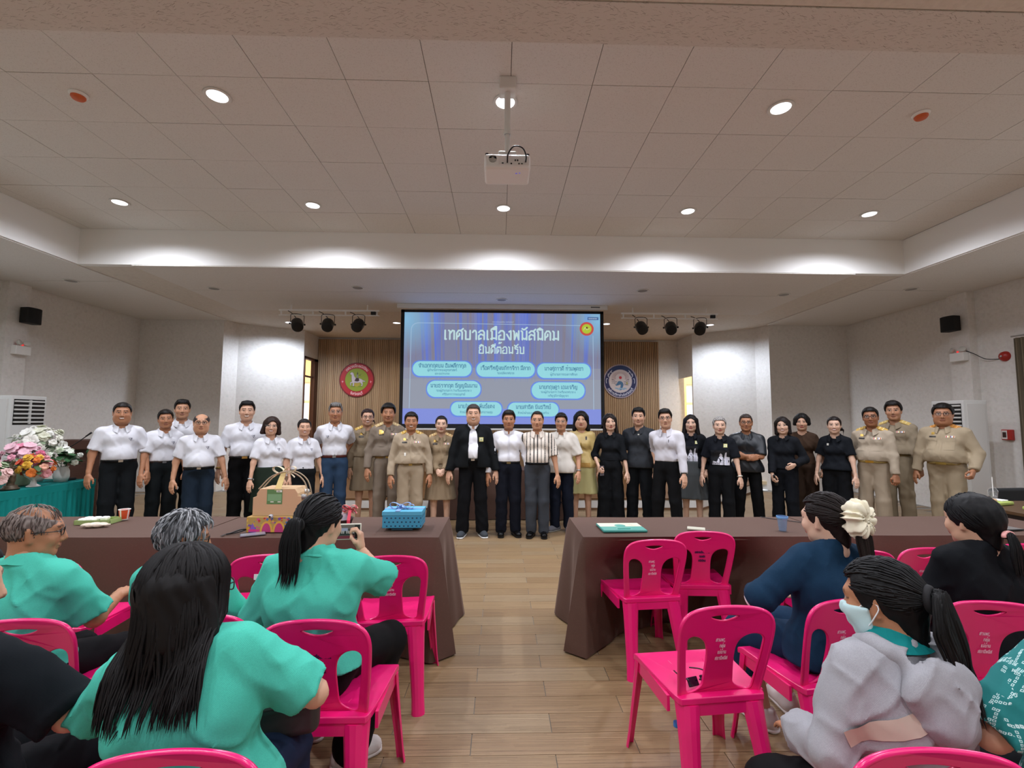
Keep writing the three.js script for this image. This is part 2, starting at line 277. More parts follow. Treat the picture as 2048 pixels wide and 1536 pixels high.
// ---------------------------------------------------------------- ceiling: low soffit, two coffers of fibre boards
{
  const c = structGroup('ceiling'), y0 = CL, y1 = CL + 0.12, E = HW + 0.2;
  const C1 = [-6.47, -2.47], C2 = [-1.5, 2.5], CX = 5.88;
  const slabs = [bx(-E, E, y0, y1, -10.4, C1[0] - 0.05), bx(-6.9, 6.9, y0, y1, -12.4, -10.4), bx(-E, E, y0, y1, C1[1] + 0.05, C2[0] - 0.05), bx(-E, E, y0, y1, C2[1] + 0.05, 5.7)];
  for (const [a, b] of [C1, C2]) slabs.push(bx(-E, -CX - 0.05, y0, y1, a - 0.05, b + 0.05), bx(CX + 0.05, E, y0, y1, a - 0.05, b + 0.05));
  part('soffit', slabs.map((g) => muv(g, 1.5)), MT.ceilPaint, c);
  const fas = [], back = [];
  for (const [a, b] of [C1, C2]) {
    fas.push(bx(-CX - 0.1, CX + 0.1, y0 - 0.001, CH, a - 0.1, a), bx(-CX - 0.1, CX + 0.1, y0 - 0.001, CH, b, b + 0.1), bx(-CX - 0.1, -CX, y0 - 0.001, CH, a, b), bx(CX, CX + 0.1, y0 - 0.001, CH, a, b));
    back.push(bx(-CX - 0.2, CX + 0.2, CH + 0.012, CH + 0.2, a - 0.2, b + 0.2));
  }
  part('fascia', fas.map((g) => muv(g, 1.5)), MT.white, c);
  part('coffer_deck', back, mat('#6f675f', 0.9), c);
  const boards = new Map();
  for (const [ci, [a, b]] of [C1, C2].entries()) {
    const xs = [-CX]; for (let x = 0.07 - 9 * 0.645; x < CX; x += 0.645) if (x > -CX + 0.05) xs.push(x); xs.push(CX);
    const zs = [a]; const z0 = ci ? a : -5.84; for (let z = z0; z < b - 0.05; z += 0.593) if (z > a + 0.05) zs.push(z); zs.push(b);
    for (let i = 0; i + 1 < xs.length; i++) for (let j = 0; j + 1 < zs.length; j++) {
      const w = xs[i + 1] - xs[i] - 0.005, d = zs[j + 1] - zs[j] - 0.005, key = w.toFixed(3) + d.toFixed(3) + ((i * 7 + j * 3) % 4);
      if (!boards.has(key)) boards.set(key, muv(box(w, 0.012, d, 0, 0.006, 0), 0.9, R0(), R0()));
      const m = part('ceiling_board', boards.get(key), MT.fine, c); m.position.set((xs[i] + xs[i + 1]) / 2, CH - 0.002 + ((i * 5 + j * 11) % 7) * 0.0004, (zs[j] + zs[j + 1]) / 2);
    }
  }
  // fibre boards fixed under the soffit
  const P = (n, x0, x1, z0, z1, m) => part(n, muv(bx(x0, x1, y0 - 0.014, y0 + 0.01, z0, z1), 0.9), m, c);
  P('soffit_board', -5.15, 5.15, -7.686, -6.475, MT.fine); P('soffit_board', -5.15, 5.15, -9.1, -7.7, MT.fine);
  for (const s of [-1, 1]) { const [a, b] = [Math.min(s * 5.9, s * 7.7), Math.max(s * 5.9, s * 7.7)]; P('soffit_board', a, b, -7.25, -2.4, MT.fine); P('soffit_board', a, b, -10.05, -7.264, MT.fine); }
  P('soffit_board', -7.7, 7.7, -2.465, -2.2, MT.fibre); P('soffit_board', -7.7, 7.7, -2.19, -1.6, MT.ceilPaint);
}
// ---------------------------------------------------------------- downlights
const lampOn = new THREE.MeshStandardMaterial({ color: '#ffffff', emissive: '#fdfcff', emissiveIntensity: 9, roughness: 0.5 });
function downlight(x, y, z, on, label, cd = 0, color = '#fff6ec', group, angle = 1.41) {
  const t = thing('downlight', label, 'lamp', [x, y, z], 0, group);
  part('trim_ring', lathe([[0.075, 0], [0.1, 0], [0.104, -0.004], [0.1, -0.01], [0.08, -0.008], [0.075, 0]], 28), MT.offWhite, t);
  part('lens', cyl(0.077, 0.077, 0.008, 0, -0.003, 0, 28), on ? lampOn : MT.lensOff, t);
  if (on) {
    const l = new THREE.SpotLight(color, cd, 0, angle, 0.45, 2); l.position.set(0, -0.02, 0); l.target.position.set(0, -1, 0); l.castShadow = true; l.shadow.radius = 3.5; l.name = 'lamp_light'; t.add(l, l.target); l.target.name = 'aim';
  }
  return t;
}
const places = ['far left', 'left of centre', 'centre', 'right of centre', 'far right'];
[-4.67, -2.33, 0.03, 2.36, 4.7].forEach((x, i) => {
  downlight(x, CH - 0.004, -5.63, true, `lit round downlight in far coffer row above stage edge, ${places[i]}`, LAMP.hall, '#eff3ff', 'coffer downlights');
  downlight(x, CH - 0.004, -3.68, true, `lit round downlight in near coffer row by projector, ${places[i]}`, LAMP.hall, '#eff3ff', 'coffer downlights');
  for (const z of [-0.55, 1.5]) downlight(x, CH - 0.004, z, true, `lit round downlight in the coffer over the rear seats, ${places[i]}${z > 0 ? ', rear row' : ''}`, LAMP.back, '#eff3ff', 'rear coffer downlights');
});
[[-6.65, -7.23, 'above left loudspeaker'], [-4.68, -7.58, 'by left end of ceiling groove'], [-2.31, -7.44, 'left of screen'], [0.02, -8.1, 'above middle of screen'], [2.33, -7.43, 'right of screen'], [4.77, -7.57, 'by right end of ceiling groove'], [6.6, -7.17, 'above right loudspeaker']].forEach(([x, z, w]) => downlight(x, CL - 0.015, z, false, `unlit round downlight in the low ceiling ${w}`, 0, '', 'unlit soffit downlights'));
[[-4.68, -10.3, 'by left splayed wall'], [-2.3, -10.24, 'just left of screen'], [2.35, -10.14, 'just right of screen'], [4.68, -10.14, 'by right splayed wall']].forEach(([x, z, w]) => downlight(x, CL, z, true, `lit round downlight over the stage ${w}`, Math.abs(x) > 4 ? LAMP.stage * 1.55 : LAMP.stage, Math.abs(x) > 4 ? '#e2edff' : '#fff0dc', 'stage downlights'));
[-1, 1].forEach((s) => downlight(s * 5.5, 3.785, -12.9, true, `lit warm downlight in the ${s < 0 ? 'left' : 'right'} corridor behind the stage`, 75, '#ffdca8', 'corridor downlights'));
// ---------------------------------------------------------------- pink plastic chairs
const pink = phys('#e8186f', 0.28, { clearcoat: 0.25, clearcoatRoughness: 0.2 });
function lineTex(lines, weight, w = 256, h = 256) {
  return grey(canvas(w, h, (c) => { c.fillStyle = '#000'; c.fillRect(0, 0, w, h); lines.forEach(([t, y, mw], i) => thaiText(c, t, w / 2, y, 22, '#fff', weight, mw)); }));
}
const printA = mat('#f3b9cf', 0.5, { alphaMap: lineTex([['สวนพฤกษา', 62, 210], ['กลุ่ม', 116, 90], ['แม่บ้าน', 172, 140], ['สถานีพนัส', 226, 200]], 2.6), transparent: true });
const printB = mat('#4a1248', 0.5, { alphaMap: lineTex([['เทศบาลเมืองพนัสนิคม', 70, 250], ['กองคลัง', 130, 90], ['พนัสนิคม', 190, 190]], 3.4), transparent: true });
function bentBack(u, v) { return [u, 0.425 + v * 0.985, -0.168 - v * 0.235 + (0.035 - u * u * 0.9)]; }       // leaning, hollow to the sitter
const chairGeo = (() => {
  const sc = (s) => s, outer = new THREE.Shape();
  outer.moveTo(-0.165, -0.02); outer.bezierCurveTo(-0.178, 0.1, -0.192, 0.2, -0.194, 0.28); outer.bezierCurveTo(-0.195, 0.345, -0.165, 0.362, -0.1, 0.368); outer.bezierCurveTo(-0.05, 0.372, 0.05, 0.372, 0.1, 0.368);
  outer.bezierCurveTo(0.165, 0.362, 0.195, 0.345, 0.194, 0.28); outer.bezierCurveTo(0.192, 0.2, 0.178, 0.1, 0.165, -0.02); outer.lineTo(-0.165, -0.02);
  const holes = [];
  for (const s of [-1, 1]) {
    const h = new THREE.Path(); h.moveTo(s * 0.142, 0.03); h.bezierCurveTo(s * 0.152, 0.1, s * 0.163, 0.18, s * 0.166, 0.235); h.bezierCurveTo(s * 0.167, 0.268, s * 0.13, 0.272, s * 0.098, 0.255); h.bezierCurveTo(s * 0.06, 0.232, s * 0.056, 0.2, s * 0.056, 0.15);
    h.lineTo(s * 0.062, 0.05); h.bezierCurveTo(s * 0.064, 0.02, s * 0.138, 0.0, s * 0.142, 0.03); holes.push(h);
  }
  const hd = new THREE.Path(); hd.moveTo(-0.06, 0.338); hd.bezierCurveTo(-0.03, 0.344, 0.03, 0.344, 0.06, 0.338); hd.bezierCurveTo(0.066, 0.33, 0.03, 0.313, 0, 0.312); hd.bezierCurveTo(-0.03, 0.313, -0.066, 0.33, -0.06, 0.338); holes.push(hd);
  outer.holes = holes;
  const g = new THREE.ExtrudeGeometry(outer, { depth: 0.008, bevelEnabled: true, bevelThickness: 0.003, bevelSize: 0.003, bevelSegments: 2, curveSegments: 14 });
  const p = g.attributes.position;
  for (let i = 0; i < p.count; i++) { const [x, y, z] = bentBack(p.getX(i), p.getY(i)); p.setXYZ(i, x, y, z - p.getZ(i)); }
  const on = g.attributes.normal.array.slice(); g.computeVertexNormals(); { const nn = g.attributes.normal; for (let i = 0; i < p.count; i++) { const z0 = on[i * 3 + 2]; if (Math.abs(z0) > 0.95) { const n = V(-1.8 * p.getX(i), -0.2386, -1).normalize(), q = n.x * nn.getX(i) + n.y * nn.getY(i) + n.z * nn.getZ(i) < 0 ? -1 : 1; nn.setXYZ(i, n.x * q, n.y * q, n.z * q); } } }
  const rim = (path, r, n, closed = true) => { const pts = path.getPoints(n).map((q) => { const b = bentBack(q.x, q.y); return V(b[0], b[1], b[2] - 0.004); }); const out = []; pts.forEach((q) => { if (!out.length || q.distanceTo(out[out.length - 1]) > 0.004) out.push(q); }); if (closed && out[0].distanceTo(out[out.length - 1]) < 0.006) out.pop(); return new THREE.TubeGeometry(new THREE.CatmullRomCurve3(out, closed), out.length * 2, r, 6, closed); };
  const oo = new THREE.Shape(); oo.curves = outer.curves.slice(0, -1);
  const back = merge([g, rim(oo, 0.0085, 10, false), ...holes.map((h) => rim(h, 0.0045, 8))]);
  // seat: dished slab with slots
  const st = new THREE.Shape(); st.moveTo(-0.17, -0.19); st.lineTo(0.17, -0.19); st.bezierCurveTo(0.19, -0.19, 0.205, 0.1, 0.21, 0.18); st.bezierCurveTo(0.21, 0.205, 0.19, 0.21, 0.17, 0.212); st.lineTo(-0.17, 0.212); st.bezierCurveTo(-0.19, 0.21, -0.21, 0.205, -0.21, 0.18); st.bezierCurveTo(-0.205, 0.1, -0.19, -0.19, -0.17, -0.19);
  for (const [x, z] of [[-0.08, -0.07], [0, -0.08], [0.08, -0.07], [-0.1, 0.02], [-0.035, 0.015], [0.035, 0.015], [0.1, 0.02], [-0.08, 0.1], [0, 0.095], [0.08, 0.1]]) { const h = new THREE.Path(); const a = x * 3; h.moveTo(x - 0.004 - a * 0.015, z - 0.016); h.lineTo(x + 0.004 - a * 0.015, z - 0.016); h.lineTo(x + 0.004 + a * 0.015, z + 0.016); h.lineTo(x - 0.004 + a * 0.015, z + 0.016); st.holes.push(h); }
  const sg = new THREE.ExtrudeGeometry(st, { depth: 0.016, bevelEnabled: true, bevelThickness: 0.006, bevelSize: 0.006, bevelSegments: 3, curveSegments: 10 });
  const q = sg.attributes.position;
  for (let i = 0; i < q.count; i++) { const x = q.getX(i), z = q.getY(i), t = q.getZ(i); q.setXYZ(i, x, 0.418 + t - 0.02 * Math.max(0, 1 - (x * x) / 0.03 - ((z) * (z)) / 0.04) - (z > 0.17 ? (z - 0.17) * 0.5 : 0), z); }
  const so = sg.attributes.normal.array.slice(); sg.computeVertexNormals(); for (let i = 0; i < q.count; i++) if (Math.abs(so[i * 3 + 2]) > 0.95) sg.attributes.normal.setXYZ(i, 0, Math.sign(sg.attributes.normal.getY(i)) || 1, 0);
  // side aprons
  const ap = [bx(-0.208, -0.196, 0.365, 0.425, -0.14, 0.18), bx(0.196, 0.208, 0.365, 0.425, -0.14, 0.18), bx(-0.18, 0.18, 0.375, 0.42, 0.198, 0.208), bx(-0.16, 0.16, 0.37, 0.425, -0.192, -0.18)];
  const leg = (x0, z0, x1, z1, w0, w1, rot) => {   // U-section leg from seat corner to floor
    const s = new THREE.Shape(); s.moveTo(-0.5, 0); s.bezierCurveTo(-0.45, 0.42, 0.45, 0.42, 0.5, 0); s.lineTo(0.42, -0.02); s.bezierCurveTo(0.38, 0.3, -0.38, 0.3, -0.42, -0.02); s.lineTo(-0.5, 0);
    const e = new THREE.ExtrudeGeometry(s, { depth: 1, steps: 6, bevelEnabled: false, curveSegments: 6 }), pp = e.attributes.position;
    for (let i = 0; i < pp.count; i++) { const t = pp.getZ(i), w = w0 + (w1 - w0) * Math.pow(t, 0.7) + (t > 0.99 ? 0.008 : 0), a = pp.getX(i) * w, b = pp.getY(i) * w * 1.1; const cx = x0 + (x1 - x0) * t, cz = z0 + (z1 - z0) * t; pp.setXYZ(i, cx + a * Math.cos(rot) + b * Math.sin(rot), 0.412 * (1 - t), cz - a * Math.sin(rot) + b * Math.cos(rot)); }
    e.computeVertexNormals(); return e;
  };
  const legs = []; for (const s of [-1, 1]) { legs.push(leg(s * 0.182, 0.17, s * 0.222, 0.225, 0.085, 0.05, s * 0.75)); legs.push(leg(s * 0.135, -0.165, s * 0.165, -0.262, 0.1, 0.062, Math.PI - s * 0.2)); }
  const pl = new THREE.PlaneGeometry(0.1, 0.125, 4, 6), pp = pl.attributes.position;
  for (let i = 0; i < pp.count; i++) { const [x, y] = bentBack(-pp.getX(i), pp.getY(i) + 0.2), z = bentBack(0.06, pp.getY(i) + 0.2)[2]; pp.setXYZ(i, x, y, z - 0.0145); }
  pl.computeVertexNormals();
  return { back, seat: merge([sg, ...ap]), legs, print: pl };
})();
function makeChair(x, z, turn, label, print = printA, group = 'pink stacking chairs') {   // x, z: floor point under the seat centre; turn 0 faces the stage
  const t = thing('plastic_chair', label, 'chair', [x, 0, z], Math.PI + turn, group);
  part('backrest', chairGeo.back, pink, t); part('seat', chairGeo.seat, pink, t);
  for (const l of chairGeo.legs) part('leg', l, pink, t);
  if (print) { const p = part('printed_lettering', chairGeo.print, print, t); p.userData.label = 'small printed Thai lettering'; }
  return t;
}
const CHAIRS = [
  [0.93, -3.12, 0.1, 'empty pink chair at the table end, next to the aisle', printA], [1.36, -3.33, -0.06, 'empty pink chair tucked under the brown table with purple print', printB],
  [0.87, -2.10, 0.1, 'empty pink chair in the right row with sunglasses on its seat', printA], [1.4, -2.16, 0.12, 'pink chair under the woman in the navy top', printA], [2.03, -2.13, -0.14, 'pink chair under the woman in black with the pink hair clip', printA],
  [2.04, -2.88, 0.0, 'pink chair at the table beside the navy-clad woman', printA], [2.46, -2.92, 0.05, 'pink chair at the table half hidden by the woman in black', printA], [3.12, -3.0, 0.0, 'pink chair at the table by the right picture edge', printA],
  [0.98, -1.3, -0.05, 'pink chair under the woman in the grey hoodie', printA], [-0.66, -2.0, 0.0, 'pink chair under the ponytailed woman holding a phone', printB],
  [-1.26, -2.83, 0.12, 'empty pink chair at the table with a white sticker', null], [-0.6, -2.8, 0.08, 'empty pink chair at the left table end by the aisle', printA], [-1.73, -2.88, 0.1, 'empty pink chair at the table behind the grey-haired man', printA], [-2.35, -2.74, 0.08, 'empty pink chair at the table beyond the balding man', printA],
  [-1.76, -2.02, 0.1, 'pink chair under the balding man with spectacles', printB], [-1.14, -2.05, 0.08, 'pink chair under the grey-haired man', printB], [-0.72, -1.33, 0.04, 'pink chair under the long-haired woman in front', printB], [-1.36, -1.33, 0.06, 'pink chair under the person in the black shirt, lower left corner', printB],
  [2.66, -2.05, -0.1, 'pink chair under the person at the right picture edge', printA], [1.55, -1.22, -0.05, 'pink chair under the person in the teal patterned shirt', printA],
];
const chairObjs = CHAIRS.map((c) => makeChair(...c));
{ const s = part('paper_sticker', box(0.06, 0.03, 0.001, 0.05, 0.425 + 0.255, -0.222).rotateX(0), mat('#f1e9ea', 0.6), chairObjs[10]); s.rotation.set(0, 0, 0); }

// ---------------------------------------------------------------- long tables under brown cloths
const brownTex = canvas(256, 256, (c, w, h) => { const r = RNG(41); c.fillStyle = '#584034'; c.fillRect(0, 0, w, h); for (let i = 0; i < 4000; i++) { c.fillStyle = `rgba(${r() < 0.5 ? '84,60,48' : '118,90,76'},${0.1 + r() * 0.15})`; c.fillRect(r() * w, r() * h, 3, 1); } }, true);
const brown = phys('#f4ece8', 0.85, { map: brownTex, sheen: 0.7, sheenRoughness: 0.45, sheenColor: new THREE.Color('#b39c8e') });
// cloth: flat top, and a skirt that falls in folds; push(x, y) lets knees and chairs press the front in
function clothGeo(x0, x1, zf, zb, h, o) {
  const pts = [], r = RNG(o.seed), ph = r() * 9; let per = 0;
  const seg = (ax, az, bx2, bz, n, side) => { for (let i = 0; i < n; i++) { const t = i / n; pts.push({ x: ax + (bx2 - ax) * t, z: az + (bz - az) * t, side }); } };
  seg(x0, zf, x1, zf, 90, 'f'); seg(x1, zf, x1, zb, 26, 'r'); seg(x1, zb, x0, zb, 60, 'b'); seg(x0, zb, x0, zf, 26, 'l');
  const n = pts.length, m = 14, pos = [], idx = [], nrm = { f: [0, 1], r: [1, 0], b: [0, -1], l: [-1, 0] };
  for (let j = 0; j <= m; j++) for (let i = 0; i < n; i++) {
    const p = pts[i], t = j / m, y = h - (h - 0.012) * t, [nx, nz] = nrm[p.side];
    const along = p.x * 7 + p.z * 7 * (p.side === 'l' ? -1 : 1), end = Math.min(1, Math.min(Math.hypot(p.x - x0, p.z - zf), Math.hypot(p.x - x1, p.z - zf), Math.hypot(p.x - x0, p.z - zb), Math.hypot(p.x - x1, p.z - zb)) / 0.3);
    let off = 0.012 * Math.sin(Math.min(1, t * 7) * Math.PI / 2) + t * (0.02 + 0.016 * Math.sin(along * 1.3 + ph) + 0.01 * Math.sin(along * 3.1 + ph * 2)) + (1 - end) * t * 0.1;
    if (o.join && o.join.includes(p.side)) off *= 0.1; if (o.join && p.side !== 'l' && p.side !== 'r' && ((o.join.includes('l') && p.x - x0 < 0.3) || (o.join.includes('r') && x1 - p.x < 0.3))) off = Math.min(off, 0.04);
    if (p.side === 'f' && o.push) off -= o.push(p.x, y);
    let x = p.x + nx * off, z = p.z + nz * off;
    pos.push(x, j === 0 ? h : y, z);
  }
  for (let j = 0; j < m; j++) for (let i = 0; i < n; i++) { const a = j * n + i, b = j * n + (i + 1) % n, c = a + n, d = b + n; idx.push(a, c, b, b, c, d); }
  const base = pos.length / 3; pos.push((x0 + x1) / 2, h + 0.001, (zf + zb) / 2);
  // top as a fan of quads between front and back rows
  const top = new THREE.PlaneGeometry(x1 - x0, Math.abs(zf - zb), 40, 6).rotateX(-Math.PI / 2).translate((x0 + x1) / 2, h, (zf + zb) / 2), tp = top.attributes.position;
  for (let i = 0; i < tp.count; i++) tp.setY(i, h + 0.0012 * Math.sin(tp.getX(i) * 9 + ph) * Math.sin(tp.getZ(i) * 7));
  top.computeVertexNormals();
  const g = new THREE.BufferGeometry(); g.setAttribute('position', new THREE.Float32BufferAttribute(pos.slice(0, base * 3), 3)); g.setIndex(idx); g.computeVertexNormals();
  return merge([muv(g, 0.5), muv(top, 0.5)]);
}
function clothTable(name, label, x0, x1, zf, zb, o = {}) {
  const t = thing(name, label, 'table', [(x0 + x1) / 2, 0, (zf + zb) / 2], 0, o.group), w = x1 - x0, d = zf - zb, h = 0.75;
  part('table_top', rbox(w - 0.03, 0.025, d - 0.03, 0.004, 0, h - 0.016, 0), brown, t);
  for (const sx of [-1, 1]) for (const sz of o.legsBack ? [-1] : [-1, 1]) part('leg', bx(sx * (w / 2 - 0.08) - 0.015, sx * (w / 2 - 0.08) + 0.015, 0, h - 0.03, sz * (d / 2 - 0.07) - 0.015, sz * (d / 2 - 0.07) + 0.015), MT.alu, t);
  part('tablecloth', clothGeo(-w / 2, w / 2, d / 2, -d / 2, h, { seed: o.seed || 3, join: o.join, push: o.push && ((x, y) => o.push(x + (x0 + x1) / 2, y)) }), brown, t);
  return t;
}
const near = (x, c, w) => { const t = Math.max(0, 1 - Math.abs(x - c) / w); return t * t * (3 - 2 * t); };
clothTable('cloth_covered_table', 'long brown-clothed table on the left, aisle end, with gift box on it', -2.05, -0.4, -3.15, -3.8, { seed: 4, join: 'l' });
clothTable('cloth_covered_table', 'brown-clothed table at the far left with snack tray on it', -4.0, -2.06, -3.17, -3.83, { seed: 5, join: 'r' });
clothTable('cloth_covered_table', 'long brown-clothed table on the right, aisle end, with teal folder on it', 0.56, 2.33, -3.15, -3.78, { seed: 6, join: 'r', legsBack: true, push: (x, y) => (0.34 * near(x, 0.95, 0.5) + 0.5 * near(x, 1.42, 0.5)) * Math.min(1, Math.max(0, 0.735 - y) / 0.2) * 0.98 });
clothTable('cloth_covered_table', 'brown-clothed table at the far right by the woman in black', 2.34, 4.12, -3.17, -3.8, { seed: 8, join: 'l' });
clothTable('cloth_covered_table', 'brown-clothed table behind the standing people below the screen', -1.0, 0.92, -7.27, -7.85, { seed: 9 });

// ---------------------------------------------------------------- projection screen and picture
{
  const x0 = -1.83, x1 = 1.92, zt = -8.5, t = thing('projection_screen', 'large pull-down projection screen showing a blue Thai welcome slide', 'screen', [0.045, 1.37, zt]);
  const W = x1 - x0, H = 2.18, cw = W * 1.025 / 2;
  const slide = canvas(1664, 960, (c, w, h) => {
    const r = RNG(51); c.fillStyle = '#8f93b4'; c.fillRect(0, 0, w, h);
    for (let i = 0; i < 70; i++) { const x = r() * w, ww = 6 + r() * 40; c.fillStyle = ['rgba(96,128,255,.5)', 'rgba(130,150,250,.4)', 'rgba(150,140,150,.5)', 'rgba(110,130,230,.4)'][i % 4]; c.beginPath(); c.moveTo(x, 0); c.lineTo(x + ww, 0); c.lineTo(x + ww * 0.6 + (w / 2 - x) * 0.04, h * 0.62); c.lineTo(x + ww * 0.3 + (w / 2 - x) * 0.04, h * 0.62); c.fill(); }
    c.fillStyle = 'rgba(168,174,190,.5)'; c.fillRect(0, h * 0.5, w, h * 0.37); c.fillStyle = 'rgba(168,174,190,.55)'; c.fillRect(0, h * 0.6, w, h * 0.27);
    c.fillStyle = '#8c9df6'; c.fillRect(0, h * 0.865, w, h * 0.135);
    for (const cx of [0, w]) { const g = c.createRadialGradient(cx, 60, 10, cx, 60, 330); g.addColorStop(0, 'rgba(150,215,255,.95)'); g.addColorStop(1, 'rgba(150,215,255,0)'); c.fillStyle = g; c.fillRect(0, 0, w, h); }
    c.strokeStyle = 'rgba(190,225,255,.85)'; c.lineWidth = 5; c.beginPath(); c.moveTo(55, 830); c.lineTo(58, 160); c.quadraticCurveTo(58, 95, 125, 92); c.lineTo(w - 160, 104); c.moveTo(w - 62, 190); c.lineTo(w - 62, 835); c.stroke();
    thaiText(c, 'เทศบาลเมืองพนัสนิคม จังหวัดชลบุรี', w / 2, 84, 9, '#cfe6ff', 1.2, 430);
    thaiText(c, 'เทศบาลเมืองพนัสนิคม', w / 2 - 10, 232, 76, '#d9fbff', 1.9, 1190); thaiText(c, 'ยินดีต้อนรับ', w / 2 - 10, 352, 56, '#d9fbff', 1.9, 450);
    const pill = (x, y, pw, ph, lines) => {
      c.fillStyle = '#6d97ff'; c.beginPath(); c.roundRect(x - 9, y - 8, pw + 18, ph + 20, ph / 2); c.fill(); c.fillStyle = '#a4f3fd'; c.beginPath(); c.roundRect(x, y, pw, ph, ph / 2); c.fill();
      lines.forEach(([tx, dy, s, mw, wt]) => thaiText(c, tx, x + pw / 2, y + dy, s, s > 20 ? '#4b90b4' : '#5aa3c2', wt || 1.8, mw));
    };
    pill(78, 425, 492, 128, [['จำเอกกฤตบน อิมพลีกากุล', 52, 26, 430], ['ผู้อำนวยการกองยุทธศาสตร์', 84, 15, 300], ['และงบประมาณ', 114, 14, 170]]);
    pill(612, 428, 492, 128, [['เรือตรีหญิงณภัทรจิรา มีลาภ', 66, 26, 450], ['รองปลัดเทศบาล', 104, 15, 190]]);
    pill(1125, 436, 452, 128, [['นางศุภาวดี ท่วมพุดซา', 60, 26, 360], ['ผู้อำนวยการกองการศึกษา', 104, 15, 290]]);
    pill(200, 592, 448, 140, [['นายธรากฤต ธัญญนิมมาน', 56, 26, 390], ['รองผู้อำนวยการ โรงเรียนเทศบาล 3', 92, 14, 370], ['ศรีอินทราวรรณอนุสรณ์', 124, 14, 220]]);
    pill(1078, 600, 448, 140, [['นายกฤษฎา เอมเจริญ', 56, 26, 340], ['รองผู้อำนวยการ โรงเรียนเทศบาล 6', 92, 14, 370], ['เจริญวุฒิไกรปัญญาธร', 124, 14, 250]]);
    pill(402, 772, 424, 118, [['นายไพศาล พันธ์แตง', 52, 26, 330], ['หัวหน้าฝ่ายบริหารงานสาธารณสุข', 96, 14, 360]]);
    pill(880, 776, 424, 118, [['นายสาธิต ขันธวิทย์', 52, 26, 310], ['หัวหน้าฝ่ายแบบแผนและก่อสร้าง', 96, 14, 350]]);
    c.fillStyle = '#e0584e'; c.beginPath(); c.arc(1548, 132, 60, 0, 7); c.fill(); c.fillStyle = '#c8e03c'; c.beginPath(); c.arc(1548, 132, 42, 0, 7); c.fill(); c.strokeStyle = '#f5f0d0'; c.lineWidth = 4; c.beginPath(); c.moveTo(1522, 140); c.lineTo(1535, 118); c.lineTo(1548, 140); c.lineTo(1572, 130); c.stroke(); c.fillStyle = '#7a3b2a'; c.beginPath(); c.arc(1550, 122, 8, 0, 7); c.fill();
    c.fillStyle = 'rgba(70,100,160,.8)'; c.fillRect(1556, 28, 94, 26); c.fillStyle = '#bcd3f0'; for (let i = 0; i < 8; i++) c.fillRect(1566 + i * 9, 36, 6, 11);
  });
  const em = new THREE.MeshStandardMaterial({ color: '#404040', roughness: 0.9, emissive: '#ffffff', emissiveMap: slide, emissiveIntensity: 2.2 });
  part('picture', new THREE.PlaneGeometry(W - 0.13, H - 0.13).translate(0, H / 2 + 0.015, 0.006), em, t);
  part('border', [bx(-W / 2, W / 2, 0, 0.055, -0.004, 0.004), bx(-W / 2, W / 2, H - 0.05, H, -0.004, 0.004), bx(-W / 2, -W / 2 + 0.06, 0, H, -0.004, 0.004), bx(W / 2 - 0.06, W / 2, 0, H, -0.004, 0.004), bx(-W / 2 + 0.05, W / 2 - 0.05, 0.05, H - 0.04, -0.005, -0.001)], MT.blackMatt, t);
  part('weight_bar', rbox(W + 0.06, 0.035, 0.03, 0.012, 0, -0.017, 0), MT.offWhite, t);
  const cas = part('casing', rbox(W + 0.15, 0.09, 0.1, 0.02, 0, H + 0.065, 0), MT.offWhite, t);
  part('casing_label', box(0.17, 0.022, 0.002, W / 2 - 0.16, H + 0.065, 0.051), mat('#60605e', 0.5), cas);
  const L = new THREE.RectAreaLight('#9fb6ff', 1.2, W - 0.13, H - 0.13); L.position.set(0, H / 2, 0.03); L.rotation.y = Math.PI; L.name = 'screen_glow'; t.add(L);
}
